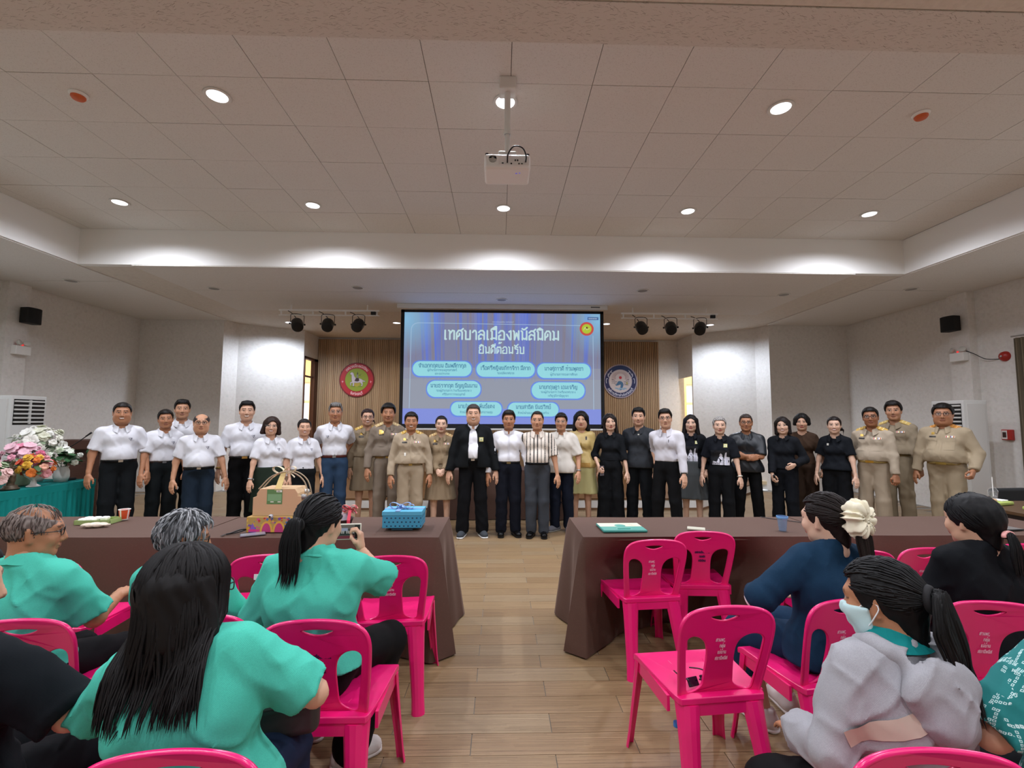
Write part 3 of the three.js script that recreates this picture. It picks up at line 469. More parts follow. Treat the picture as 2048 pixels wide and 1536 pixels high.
// ---------------------------------------------------------------- ceiling projector
{
  const t = thing('projector', 'white projector hanging on a pole from the coffered ceiling', 'projector', [0.045, 3.4, -3.5]);
  part('ceiling_plate', rbox(0.13, 0.1, 0.13, 0.01, 0, CH - 3.4 - 0.05, 0.05), MT.offWhite, t);
  const pole = part('pole', [cyl(0.024, 0.024, 0.34, 0, CH - 3.4 - 0.27, 0.05), cyl(0.019, 0.019, 0.42, 0, 0.32, 0.05), cyl(0.03, 0.03, 0.02, 0, CH - 3.4 - 0.43, 0.05)], MT.offWhite, t);
  part('mount_bracket', rbox(0.14, 0.05, 0.12, 0.01, 0, 0.155, 0.03), MT.offWhite, t);
  part('housing', rbox(0.35, 0.115, 0.26, 0.022, 0, 0.075, 0, 4), MT.white, t);
  part('rear_panel', [rbox(0.23, 0.07, 0.006, 0.003, 0.05, 0.08, 0.131)], mat('#e8e6e2', 0.5), t);
  for (const [x, y, w, h] of [[-0.035, 0.055, 0.014, 0.008], [0.03, 0.052, 0.012, 0.01], [0.088, 0.052, 0.01, 0.01], [0.11, 0.052, 0.014, 0.007], [0.06, 0.078, 0.01, 0.012], [0.078, 0.078, 0.01, 0.012]]) part('socket', box(w, h, 0.004, x, y, 0.135), MT.black, t);
  part('vent', lathe([[0, 0], [0.03, 0], [0.03, 0.003]], 20).rotateX(Math.PI / 2).translate(-0.11, 0.09, 0.13), mat('#bdbab5', 0.6), t);
  part('status_light', [box(0.012, 0.002, 0.008, 0.07, 0.016, 0.06), box(0.008, 0.002, 0.008, 0.095, 0.016, 0.066)], mat('#6a6cff', 0.4, { emissive: new THREE.Color('#4a50ff'), emissiveIntensity: 1.5 }), t);
  part('cable', tube([[0.0, 0.055, 0.14], [0.005, 0.1, 0.18], [0.05, 0.155, 0.19], [0.11, 0.15, 0.18], [0.14, 0.1, 0.16], [0.138, 0.06, 0.14]], 0.0055, 28, 6), MT.black, t);
  for (const s of [-1, 1]) part('foot', cyl(0.014, 0.012, 0.014, s * 0.155, 0.138, 0.1), MT.black, t);
}
// ---------------------------------------------------------------- spotlight bars with three stage lanterns each
function lantern(x, z, yaw, label) {
  const t = thing('stage_lantern', label, 'stage light', [x, 3.36, z], yaw, 'stage lanterns on ceiling bars');
  const b = part('body', lathe([[0, -0.15], [0.085, -0.15], [0.1, -0.13], [0.105, 0.0], [0.1, 0.06], [0.07, 0.12], [0.03, 0.14], [0, 0.14]], 24).rotateX(-0.95).translate(0, -0.09, 0), MT.black, t);
  part('yoke', tube([[-0.112, -0.09, 0], [-0.112, 0.0, 0], [-0.105, 0.08, 0], [0.105, 0.08, 0], [0.112, 0.0, 0], [0.112, -0.09, 0]], 0.006, 24, 6), MT.black, t);
  for (const s of [-1, 1]) part('clamp_knob', cyl(0.017, 0.017, 0.03, 0, 0, 0, 10).rotateZ(Math.PI / 2).translate(s * 0.125, -0.09, 0), MT.black, t);
  part('cable', tube([[0, -0.02, -0.08], [-0.02, 0.05, -0.1], [-0.1, 0.12, -0.06], [-0.16, 0.14, 0.0]], 0.007, 16, 6), MT.black, t);
}
[[-3.18, 'left'], [3.2, 'right']].forEach(([cx, side]) => {
  const t = thing('lighting_bar', `white ceiling bar carrying three black lanterns ${side} of the screen`, 'lighting bar', [cx, 3.44, -8.6], 0, 'lighting bars');
  part('rail', [rbox(1.85, 0.03, 0.04, 0.005, 0, 0.1, 0), rbox(1.85, 0.02, 0.04, 0.004, 0, 0.01, 0)], MT.white, t);
  for (const x of [-0.88, -0.3, 0.3, 0.88]) part('post', bx(x - 0.012, x + 0.012, 0, 0.1, -0.012, 0.012), MT.white, t);
  for (const x of [-0.7, 0.7]) part('hanger', cyl(0.012, 0.012, 0.115, x, 0.165, 0), MT.white, t);
  part('junction_box', rbox(0.09, 0.06, 0.05, 0.008, 0.82, 0.05, 0.02), MT.black, t);
  [-0.56, -0.0, 0.56].forEach((dx, i) => lantern(cx + dx, -8.55, side === 'left' ? 0.5 - i * 0.25 : -i * 0.25, `black stage lantern on the ${side} ceiling bar, ${['nearest the left end', 'in the middle', 'nearest the right end'][i]}`));
});
// ---------------------------------------------------------------- emblems on the timber wall
function emblem(x, y, draw, label, edge) {
  const t = thing('round_emblem', label, 'emblem', [x, y, -12.14]);
  part('disc', cyl(0.45, 0.45, 0.02, 0, 0, 0, 64).rotateX(Math.PI / 2), edge, t);
  part('printed_face', new THREE.CircleGeometry(0.442, 64).translate(0, 0, 0.0115), mat('#ffffff', 0.5, { map: canvas(768, 768, draw) }), t);
}
emblem(-3.72, 2.55, (c, w) => {
  const q = w / 2; c.translate(q, q); c.fillStyle = '#7d1620'; c.fillRect(-q, -q, w, w); c.fillStyle = '#b92530'; c.beginPath(); c.arc(0, 0, q * 0.95, 0, 7); c.fill(); c.fillStyle = '#8c1b22'; c.beginPath(); c.arc(0, 0, q * 0.7, 0, 7); c.fill(); c.fillStyle = '#93a32c'; c.beginPath(); c.arc(0, 0, q * 0.675, 0, 7); c.fill();
  thaiArc(c, 'เทศบาลเมืองพนัสนิคม', 0, 0, q * 0.755, 0, 44, '#f2c9d0', 1.9); thaiArc(c, 'จังหวัดชลบุรี', 0, 0, q * 0.9, Math.PI, 44, '#f2c9d0', 1.9, true);
  c.fillStyle = '#f2c9d0'; for (const s of [-1, 1]) { c.beginPath(); for (let i = 0; i < 8; i++) { const a = i * Math.PI / 4 + 0.2, r = i % 2 ? 9 : 38; c.lineTo(s * q * 0.82 + Math.sin(a) * r * 0.8, 45 + Math.cos(a) * r); } c.fill(); }
  // rider on a pale horse
  c.fillStyle = '#b6a23c'; c.beginPath(); c.ellipse(-5, 90, 75, 60, 0, 0, 7); c.fill(); c.fillStyle = '#cfc6d2'; c.strokeStyle = '#5d5560'; c.lineWidth = 4;
  c.beginPath(); c.moveTo(-150, -150); c.lineTo(-110, -175); c.lineTo(-75, -150); c.bezierCurveTo(-60, -80, -40, -40, 10, -30); c.bezierCurveTo(60, -40, 120, -20, 135, 10); c.lineTo(185, 25); c.lineTo(195, 50); c.lineTo(165, 40); c.lineTo(130, 45); c.lineTo(140, 90); c.lineTo(125, 145); c.lineTo(100, 145); c.lineTo(112, 95); c.lineTo(75, 60); c.bezierCurveTo(20, 75, -20, 70, -50, 65); c.lineTo(-60, 145); c.lineTo(-85, 145); c.lineTo(-85, 70); c.lineTo(-130, 80); c.lineTo(-120, 130); c.lineTo(-140, 125); c.lineTo(-148, 65); c.lineTo(-105, 40); c.bezierCurveTo(-120, -20, -115, -70, -118, -110); c.lineTo(-145, -120); c.closePath(); c.fill(); c.stroke();
  c.fillStyle = '#3d2326'; c.beginPath(); c.moveTo(-50, 30); c.lineTo(-20, -40); c.lineTo(40, -45); c.lineTo(60, 20); c.lineTo(20, 40); c.closePath(); c.fill(); c.fillStyle = '#8a8a80'; c.beginPath(); c.moveTo(0, -45); c.lineTo(-10, -110); c.lineTo(15, -125); c.lineTo(35, -105); c.lineTo(35, -45); c.fill(); c.fillStyle = '#4b4a3a'; c.beginPath(); c.arc(15, -135, 17, 0, 7); c.fill(); c.beginPath(); c.moveTo(3, -150); c.lineTo(15, -190); c.lineTo(27, -150); c.fill(); c.strokeStyle = '#55591f'; c.lineWidth = 7; c.beginPath(); c.moveTo(35, -85); c.lineTo(65, -110); c.lineTo(90, -80); c.moveTo(65, -110); c.lineTo(95, -130); c.stroke();
  c.fillStyle = '#3d5a22'; c.fillRect(-120, 150, 90, 8); c.fillRect(40, 150, 90, 8);
}, 'red and green municipal emblem with a rider on a white horse', mat('#6d141c', 0.5));
emblem(3.17, 2.555, (c, w) => {
  const q = w / 2; c.translate(q, q); c.fillStyle = '#a79aa6'; c.fillRect(-q, -q, w, w); c.fillStyle = '#1c2356'; c.beginPath(); c.arc(0, 0, q * 0.95, 0, 7); c.fill(); c.fillStyle = '#b9b2bd'; c.beginPath(); c.arc(0, 0, q * 0.7, 0, 7); c.fill(); c.fillStyle = '#cdc4c8'; c.beginPath(); c.arc(0, 0, q * 0.66, 0, 7); c.fill();
  c.fillStyle = '#173063'; c.beginPath(); c.arc(0, 0, q * 0.93, -2.25, -0.89); c.arc(0, 0, q * 0.72, -0.89, -2.25, true); c.fill();
  thaiArc(c, 'องค์การบริหารส่วนจังหวัดชลบุรี', 0, 0, q * 0.9, Math.PI, 42, '#c9cde0', 1.9, true);
  c.strokeStyle = '#c9cde0'; c.lineWidth = 13; c.lineCap = 'round'; for (const s of [-1, 1]) { c.beginPath(); c.moveTo(s * 195, -250); c.bezierCurveTo(s * 230, -215, s * 250, -180, s * 262, -150); c.lineTo(s * 285, -120); c.lineTo(s * 262, -90); c.moveTo(s * 285, -120); c.lineTo(s * 280, -175); c.moveTo(s * 215, -225); c.lineTo(s * 190, -190); c.stroke(); c.beginPath(); c.moveTo(s * 318, -60); c.bezierCurveTo(s * 330, -20, s * 330, 10, s * 320, 45); c.moveTo(s * 318, -60); c.lineTo(s * 295, -55); c.stroke(); }
  c.strokeStyle = '#7a3440'; for (let i = 0; i < 26; i++) { const a = -Math.PI - 0.35 + i * 0.154; c.lineWidth = 5; c.beginPath(); c.moveTo(Math.cos(a) * 110, -85 + Math.sin(a) * 95); c.lineTo(Math.cos(a) * 205, -75 + Math.sin(a) * 150); c.stroke(); }
  c.fillStyle = '#c02a3e'; c.beginPath(); c.arc(0, -82, 34, 0, 7); c.fill(); c.strokeStyle = '#43384a'; c.lineWidth = 8; for (const s of [-1, 1]) for (let k = 0; k < 3; k++) { c.beginPath(); c.moveTo(s * 200, -30 + k * 38); c.bezierCurveTo(s * 150, -60 + k * 38, s * 130, 30 + k * 30, s * 80, 10 + k * 34); c.stroke(); }
  c.fillStyle = '#46719a'; c.beginPath(); c.moveTo(-60, 10); c.bezierCurveTo(-20, -20, 50, 0, 65, 60); c.bezierCurveTo(75, 120, 40, 150, 20, 205); c.lineTo(-25, 210); c.bezierCurveTo(-10, 150, 10, 110, 0, 75); c.bezierCurveTo(-40, 90, -80, 110, -120, 100); c.bezierCurveTo(-90, 70, -70, 45, -60, 10); c.fill(); c.fillStyle = '#8fb0cd'; for (let k = 0; k < 5; k++) { c.beginPath(); c.ellipse(-90 + k * 48, 165 + (k % 2) * 18, 46, 15, 0.2, 0, 7); c.fill(); } c.fillStyle = '#a9a24a'; c.beginPath(); c.moveTo(130, 70); c.lineTo(150, -10); c.lineTo(172, 70); c.fill(); c.fillStyle = '#4d4c46'; c.fillRect(118, 76, 66, 12);
}, 'navy blue round provincial emblem with red sun and waves', mat('#9a8d96', 0.5));
// ---------------------------------------------------------------- wall fittings
[[-1, -7.53, 'left', 3.15], [1, -7.47, 'right', 3.15]].forEach(([s, z, side, y]) => {
  const t = thing('loudspeaker', `black loudspeaker on the ${side} pillar under the ceiling`, 'loudspeaker', [s * 7.62, y, z], 0, 'pillar loudspeakers');
  const sh2 = new THREE.Shape(); sh2.moveTo(0, -0.11); sh2.lineTo(0.13, -0.13); sh2.bezierCurveTo(0.2, -0.1, 0.2, 0.1, 0.13, 0.13); sh2.lineTo(0, 0.11); sh2.lineTo(0, -0.11);
  part('cabinet', (s > 0 ? flipped : (k) => k)(new THREE.ExtrudeGeometry(sh2, { depth: 0.27, bevelEnabled: true, bevelThickness: 0.012, bevelSize: 0.012, bevelSegments: 3 }).rotateX(-Math.PI / 2).translate(0, -0.135, 0).scale(-s * 0.85, 0.85, 0.85).translate(-s * 0.05, 0, 0)), MT.blackMatt, t);
  part('bracket', bx(Math.min(0, -s * 0.06), Math.max(0, -s * 0.06), -0.03, 0.03, -0.03, 0.03), MT.black, t);
  part('badge', box(0.002, 0.012, 0.02, -s * 0.207, -0.085, 0.0), MT.chrome, t);
  const e = thing('emergency_light', `white twin-lamp emergency light on the ${side} pillar`, 'emergency light', [s * 7.62, 2.62, z + 0.04], 0, 'emergency lights');
  part('battery_box', rbox(0.09, 0.14, 0.24, 0.01, -s * 0.045, -0.03, 0), MT.white, e);
  for (const k of [-1, 1]) { part('lamp_head', lathe([[0, 0], [0.03, 0.005], [0.045, 0.04], [0.045, 0.055], [0, 0.058]], 18).rotateZ(s * 1.2).rotateY(k * 0.5).translate(-s * 0.04, 0.075, k * 0.075), mat('#cfcdc4', 0.4), e); }
  part('indicator', sphere(0.016, -s * 0.06, 0.055, 0.0), mat('#ff4a4a', 0.4, { emissive: new THREE.Color('#ff3030'), emissiveIntensity: 2 }), e);
  if (s > 0) part('cable', tube([[-0.02, 0.06, 0.1], [0.0, 0.0, 0.2], [0.06, -0.1, 0.32], [0.12, -0.12, 0.45], [0.125, -0.12, 0.55]], 0.006, 20, 6), MT.black, e);
  // floor-standing air conditioner against the wall, facing the room
  const a = thing('air_conditioner', `white floor-standing air conditioner with slatted grille at the ${side} wall`, 'air conditioner', [s * 6.92, 0, -6.85], 0, 'floor-standing air conditioners');
  part('cabinet', rbox(0.36, 1.84, 0.5, 0.012, 0, 0.92, 0), mat('#d9d8d3', 0.45), a);
  part('side_panel', rbox(0.28, 1.76, 0.01, 0.004, s * 0.01, 0.91, 0.252), mat('#d3d0cb', 0.5), a);
  part('grille_recess', box(0.008, 0.36, 0.44, -s * 0.178, 1.61, 0), MT.black, a);
  for (let k = 0; k < 6; k++) part('grille_slat', box(0.03, 0.022, 0.43, -s * 0.186, 1.47 + k * 0.058, 0).rotateZ(0), mat('#d4d3ce', 0.45), a);
  part('grille_post', box(0.02, 0.34, 0.03, -s * 0.188, 1.61, 0), mat('#c9c8c3', 0.45), a);
  part('control_strip', box(0.006, 0.07, 0.44, -s * 0.182, 1.13, 0), mat('#b9b7b2', 0.5), a);
  part('display', box(0.006, 0.045, 0.2, -s * 0.185, 1.13, 0), mat('#4b4640', 0.3), a);
  part('maker_mark', box(0.002, 0.012, 0.05, -s * 0.1815, 1.34, 0), mat('#5a5a5a', 0.4), a);
});
{ const t = thing('fire_bell', 'round red fire alarm bell on the right wall by the curtain', 'fire bell', [7.75, 2.53, -6.88]); part('gong', lathe([[0, 0.07], [0.03, 0.068], [0.065, 0.045], [0.078, 0.01], [0.078, 0]], 28).rotateZ(Math.PI / 2), mat('#a8281f', 0.35), t); part('boss', sphere(0.016, -0.07, 0, 0), MT.chrome, t);
  const f = thing('fire_call_point', 'red and white manual fire call point on the right wall', 'call point', [7.75, 1.33, -6.91]); part('case', rbox(0.05, 0.16, 0.15, 0.01, -0.025, 0, 0), mat('#b02a24', 0.4), f); part('notice', box(0.003, 0.13, 0.075, -0.0515, 0, -0.025), mat('#e3dcd6', 0.5), f); part('break_glass', box(0.006, 0.08, 0.05, -0.052, 0, -0.025), mat('#3a2624', 0.3), f); }
[[-3.46, -3.7, 'left'], [3.61, -3.72, 'right']].forEach(([x, z, w]) => { const t = thing('smoke_detector', `small white and orange smoke detector on the ceiling, ${w} side`, 'smoke detector', [x, CH - 0.004, z], 0, 'smoke detectors'); part('base', lathe([[0, -0.02], [0.055, -0.02], [0.065, -0.005], [0.065, 0]], 24), MT.white, t); part('cap', lathe([[0, -0.045], [0.04, -0.043], [0.05, -0.03], [0.05, -0.02]], 24), mat('#d2622c', 0.5), t); });
{ // curtain hanging at the right wall
  const A = [], B = []; for (let i = 0; i <= 60; i++) { const z = -6.62 + i * 0.012, x = 7.6 + 0.035 * Math.sin(i * 1.05); A.push(V(x, 2.76, z)); B.push(V(x - 0.01 * Math.sin(i * 1.05 + 0.4), 0.3, z)); }
  const t = thing('curtain', 'pleated olive brown curtain at the right wall window', 'curtain', [0, 0, 0]); part('drape', strip(A, B, 0.004), mat('#6e6350', 0.9), t); part('curtain_rail', cyl(0.012, 0.012, 1.9, 7.6, 2.79, -5.7).translate(-7.6, -2.79, 5.7).rotateX(Math.PI / 2).translate(7.6, 2.79, -5.7), MT.alu, t); for (const z of [-6.5, -4.9]) part('rail_bracket', bx(7.6, 7.75, 2.78, 2.8, z - 0.01, z + 0.01), MT.alu, t);
}
// ---------------------------------------------------------------- figures: fields of tapered capsules, meshed with surface nets
const BY_CELL = { body: 0.024, cloth: 0.0135, head: 0.0058, hair: 0.0082, hand: 0.0056 };
function cap(a, b, ra, rb = ra, o = {}) {   // tapered capsule; o.n/o.s flattens along n; o.end cuts it flat at b
  const p = { ax: a[0], ay: a[1], az: a[2], bx: b[0], by: b[1], bz: b[2], ra, rb, k: o.k ?? 0.03, c: 0, nx: 0, ny: 0, nz: 1 };
  if (o.s) { const n = o.n || [0, 0, 1]; p.c = 1 / o.s - 1; p.nx = n[0]; p.ny = n[1]; p.nz = n[2]; const f = (q) => { const t = (q[0] * n[0] + q[1] * n[1] + q[2] * n[2]) * p.c; return [q[0] + t * n[0], q[1] + t * n[1], q[2] + t * n[2]]; }; [p.ax, p.ay, p.az] = f(a); [p.bx, p.by, p.bz] = f(b); }
  p.dx = p.bx - p.ax; p.dy = p.by - p.ay; p.dz = p.bz - p.az; p.dd = p.dx * p.dx + p.dy * p.dy + p.dz * p.dz || 1e-9;
  if (o.end) { const L = Math.hypot(b[0] - a[0], b[1] - a[1], b[2] - a[2]); p.e = [(b[0] - a[0]) / L, (b[1] - a[1]) / L, (b[2] - a[2]) / L]; p.ed = p.e[0] * b[0] + p.e[1] * b[1] + p.e[2] * b[2]; }
  return p;
}
function ell(c, rx, ry, rz, k = 0.02) { return { E: 1, cx: c[0], cy: c[1], cz: c[2], ix: 1 / rx, iy: 1 / ry, iz: 1 / rz, m: Math.min(rx, ry, rz), k }; }
function pd(p, x, y, z) {
  if (p.E) { const u = (x - p.cx) * p.ix, v = (y - p.cy) * p.iy, w = (z - p.cz) * p.iz, l = Math.sqrt(u * u + v * v + w * w), u2 = u * p.ix, v2 = v * p.iy, w2 = w * p.iz, g = Math.sqrt(u2 * u2 + v2 * v2 + w2 * w2); return g < 1e-6 ? -p.m : l * (l - 1) / g; }
  let e = -1e9; if (p.e) e = p.e[0] * x + p.e[1] * y + p.e[2] * z - p.ed;
  if (p.c) { const t = (x * p.nx + y * p.ny + z * p.nz) * p.c; x += t * p.nx; y += t * p.ny; z += t * p.nz; }
  x -= p.ax; y -= p.ay; z -= p.az; let h = (x * p.dx + y * p.dy + z * p.dz) / p.dd; h = h < 0 ? 0 : h > 1 ? 1 : h;
  const u = x - h * p.dx, v = y - h * p.dy, w = z - h * p.dz, d = Math.sqrt(u * u + v * v + w * w) - (p.ra + (p.rb - p.ra) * h);
  return d > e ? d : e;
}
function field(prims, o = {}) {   // smooth union, then subtractions, cutting planes and folds
  const { cut = [], planes = [], fold } = o;
  return (x, y, z) => {
    let d = 1e3;
    for (let i = 0; i < prims.length; i++) { const p = prims[i], q = pd(p, x, y, z), k = p.k, a = d - q; if (a > k) d = q; else if (a > -k) { const h = (k - Math.abs(a)) / k; d = Math.min(d, q) - h * h * k * 0.25; } }
    if (fold && d < 0.06) d += fold(x, y, z);
    for (const c of cut) { const q = -pd(c, x, y, z); if (q > d) d = q; }
    for (const n of planes) { const q = n[0] * x + n[1] * y + n[2] * z - n[3]; if (q > d) d = q; }
    return d;
  };
}
const both = (F, G, k = 0.035) => (x, y, z) => { const a = F(x, y, z), b = G(x, y, z), q = Math.abs(a - b); if (q >= k) return a < b ? a : b; const h = (k - q) / k; return Math.min(a, b) - h * h * k * 0.25; };
function bounds(prims, m = 0.03) {
  const lo = [1e3, 1e3, 1e3], hi = [-1e3, -1e3, -1e3];
  for (const p of prims) {
    let a, b, r;
    if (p.E) { a = [p.cx - 1 / p.ix, p.cy - 1 / p.iy, p.cz - 1 / p.iz]; b = [p.cx + 1 / p.ix, p.cy + 1 / p.iy, p.cz + 1 / p.iz]; r = 0; }
    else { const g = (x, y, z) => { if (!p.c) return [x, y, z]; const t = (x * p.nx + y * p.ny + z * p.nz) * (p.c / (1 + p.c)); return [x - t * p.nx, y - t * p.ny, z - t * p.nz]; }; const A = g(p.ax, p.ay, p.az), B = g(p.bx, p.by, p.bz); a = A.map((v, i) => Math.min(v, B[i])); b = A.map((v, i) => Math.max(v, B[i])); r = Math.max(p.ra, p.rb); }
    for (let i = 0; i < 3; i++) { lo[i] = Math.min(lo[i], a[i] - r - m); hi[i] = Math.max(hi[i], b[i] + r + m); }
  }
  return [lo, hi];
}
function net(F, [lo, hi], c, colorFn) {
  const nx = Math.ceil((hi[0] - lo[0]) / c) + 2, ny = Math.ceil((hi[1] - lo[1]) / c) + 2, nz = Math.ceil((hi[2] - lo[2]) / c) + 2, N = nx * ny * nz, D = new Float32Array(N), S = 4, sx = 1, sy = nx, sz = nx * ny;
  for (let k = 0; k < nz; k += S) for (let j = 0; j < ny; j += S) for (let i = 0; i < nx; i += S) {
    const mid = F(lo[0] + (i + 1.5) * c, lo[1] + (j + 1.5) * c, lo[2] + (k + 1.5) * c), far = Math.abs(mid) > c * 6.2;
    for (let kk = k; kk < Math.min(nz, k + S); kk++) for (let jj = j; jj < Math.min(ny, j + S); jj++) for (let ii = i; ii < Math.min(nx, i + S); ii++) D[ii + jj * sy + kk * sz] = far ? mid : F(lo[0] + ii * c, lo[1] + jj * c, lo[2] + kk * c);
  }
  const id = new Int32Array(N).fill(-1), pos = [], idx = [];
  for (let k = 0; k < nz - 1; k++) for (let j = 0; j < ny - 1; j++) for (let i = 0; i < nx - 1; i++) {
    const o = i + j * sy + k * sz; let m = 0;
    const v = [D[o], D[o + 1], D[o + sy], D[o + sy + 1], D[o + sz], D[o + sz + 1], D[o + sz + sy], D[o + sz + sy + 1]];
    for (let q = 0; q < 8; q++) if (v[q] < 0) m |= 1 << q;
    if (m === 0 || m === 255) continue;
    let x = 0, y = 0, z = 0, n = 0;
    for (let a = 0; a < 8; a++) for (let b = 1; b < 8; b <<= 1) { const e = a | b; if (e === a) continue; if ((v[a] < 0) !== (v[e] < 0)) { const t = v[a] / (v[a] - v[e]); x += (a & 1) + (b === 1 ? t : 0); y += ((a >> 1) & 1) + (b === 2 ? t : 0); z += ((a >> 2) & 1) + (b === 4 ? t : 0); n++; } }
    id[o] = pos.length / 3; pos.push(lo[0] + (i + x / n) * c, lo[1] + (j + y / n) * c, lo[2] + (k + z / n) * c);
  }
  const quad = (a, b, cc, d, flip) => { if (a < 0 || b < 0 || cc < 0 || d < 0) return; if (flip) idx.push(a, cc, b, b, cc, d); else idx.push(a, b, cc, b, d, cc); };
  for (let k = 1; k < nz - 1; k++) for (let j = 1; j < ny - 1; j++) for (let i = 1; i < nx - 1; i++) {
    const o = i + j * sy + k * sz, s = D[o] < 0;
    if (s !== D[o + 1] < 0) quad(id[o - sy - sz], id[o - sz], id[o - sy], id[o], !s);
    if (s !== D[o + sy] < 0) quad(id[o - 1 - sz], id[o - sz], id[o - 1], id[o], s);
    if (s !== D[o + sz] < 0) quad(id[o - 1 - sy], id[o - sy], id[o - 1], id[o], !s);
  }
  const g = new THREE.BufferGeometry(); g.setAttribute('position', new THREE.Float32BufferAttribute(pos, 3)); g.setIndex(idx); g.computeVertexNormals();
  if (colorFn) { const C = new Float32Array(pos.length); for (let i = 0; i < pos.length; i += 3) { const q = colorFn(pos[i], pos[i + 1], pos[i + 2]); C[i] = q[0]; C[i + 1] = q[1]; C[i + 2] = q[2]; } g.setAttribute('color', new THREE.BufferAttribute(C, 3)); }
  return g;
}
function joinIndexed(gs) {    // merge indexed geometries that all have position, normal, color
  let n = 0, m = 0; for (const g of gs) { n += g.attributes.position.count; m += g.index.count; }
  const P = new Float32Array(n * 3), Nn = new Float32Array(n * 3), C = new Float32Array(n * 3), I = new Uint32Array(m); let o = 0, q = 0;
  for (const g of gs) { P.set(g.attributes.position.array, o * 3); Nn.set(g.attributes.normal.array, o * 3); if (g.attributes.color) C.set(g.attributes.color.array, o * 3); else C.fill(1, o * 3, (o + g.attributes.position.count) * 3); const a = g.index.array; for (let i = 0; i < a.length; i++) I[q + i] = a[i] + o; o += g.attributes.position.count; q += a.length; }
  const g = new THREE.BufferGeometry(); g.setAttribute('position', new THREE.BufferAttribute(P, 3)); g.setAttribute('normal', new THREE.BufferAttribute(Nn, 3)); g.setAttribute('color', new THREE.BufferAttribute(C, 3)); g.setIndex(new THREE.BufferAttribute(I, 1)); return g;
}
const vh = (i, j, k) => { let t = Math.imul(i, 374761393) + Math.imul(j, 668265263) + Math.imul(k, 1274126177) | 0; t = Math.imul(t ^ (t >>> 13), 1274126177); return ((t ^ (t >>> 16)) >>> 0) / 4294967296; };
function vnoise(x, y, z) { const i = Math.floor(x), j = Math.floor(y), k = Math.floor(z); let a = x - i, b = y - j, c = z - k; a = a * a * (3 - 2 * a); b = b * b * (3 - 2 * b); c = c * c * (3 - 2 * c); const l = (p, q, t) => p + (q - p) * t; return l(l(l(vh(i, j, k), vh(i + 1, j, k), a), l(vh(i, j + 1, k), vh(i + 1, j + 1, k), a), b), l(l(vh(i, j, k + 1), vh(i + 1, j, k + 1), a), l(vh(i, j + 1, k + 1), vh(i + 1, j + 1, k + 1), a), b), c); }
const paint = (g, c) => { const n = g.attributes.position.count, C = new Float32Array(n * 3); for (let i = 0; i < n; i++) { C[i * 3] = c[0]; C[i * 3 + 1] = c[1]; C[i * 3 + 2] = c[2]; } g.setAttribute('color', new THREE.BufferAttribute(C, 3)); return g; };
const lin = (h) => { const c = new THREE.Color(h); return [c.r, c.g, c.b]; };
const mixc = (a, b, t) => [a[0] + (b[0] - a[0]) * t, a[1] + (b[1] - a[1]) * t, a[2] + (b[2] - a[2]) * t];
const sst = (a, b, x) => { const t = Math.min(1, Math.max(0, (x - a) / (b - a))); return t * t * (3 - 2 * t); };
// ---- hand: wrist at origin, fingers along -y, palm facing -z, thumb towards +x
const handCache = new Map();
function handGeo(kind) {
  if (handCache.has(kind)) return handCache.get(kind);
  const curl = { relax: 0.32, grip: 1.25, fist: 1.4, flat: 0.12 }[kind], P = [cap([0, 0.03, 0], [0, -0.01, 0], 0.026, 0.026, { s: 0.8, k: 0.02 }), cap([-0.022, -0.03, 0], [-0.026, -0.085, 0], 0.019, 0.014, { s: 0.85, k: 0.02 }), cap([0.016, -0.025, 0], [0.024, -0.088, 0], 0.02, 0.014, { s: 0.85, k: 0.02 }), cap([0, -0.03, -0.002], [0, -0.085, 0], 0.02, 0.014, { s: 0.85, k: 0.02 })];
  const base = [[0.029, -0.088, 0.072, 0.0086], [0.01, -0.094, 0.08, 0.0088], [-0.01, -0.091, 0.074, 0.0085], [-0.029, -0.082, 0.058, 0.0076]];
  base.forEach(([x, y, L, r], i) => { let px = x, py = y, pz = 0, a = curl * 0.5; const fx = x * 1.4 * (1 - Math.min(1, curl)); for (let s = 0; s < 3; s++) { const l = L * [0.45, 0.31, 0.24][s], qx = px + fx * l * 1.2, qy = py - Math.cos(a) * l, qz = pz - Math.sin(a) * l; P.push(cap([px, py, pz], [qx, qy, qz], r * (1 - s * 0.07), r * (0.95 - s * 0.08), { k: s ? 0.004 : 0.007 })); px = qx; py = qy; pz = qz; a += curl * (0.75 + i * 0.05); } });
  const tb = kind === 'relax' || kind === 'flat' ? [[0.02, -0.025, -0.006], [0.046, -0.052, -0.016], [0.05, -0.08, -0.026], [0.044, -0.102, -0.032]] : [[0.02, -0.025, -0.006], [0.044, -0.05, -0.022], [0.036, -0.075, -0.044], [0.014, -0.09, -0.05]];
  P.push(cap(tb[0], tb[1], 0.016, 0.0125, { k: 0.014 }), cap(tb[1], tb[2], 0.0118, 0.0102, { k: 0.005 }), cap(tb[2], tb[3], 0.01, 0.0085, { k: 0.005 }));
  const g = net(field(P), bounds(P, 0.012), BY_CELL.hand); handCache.set(kind, g); return g;
}
const shoeCache = new Map();
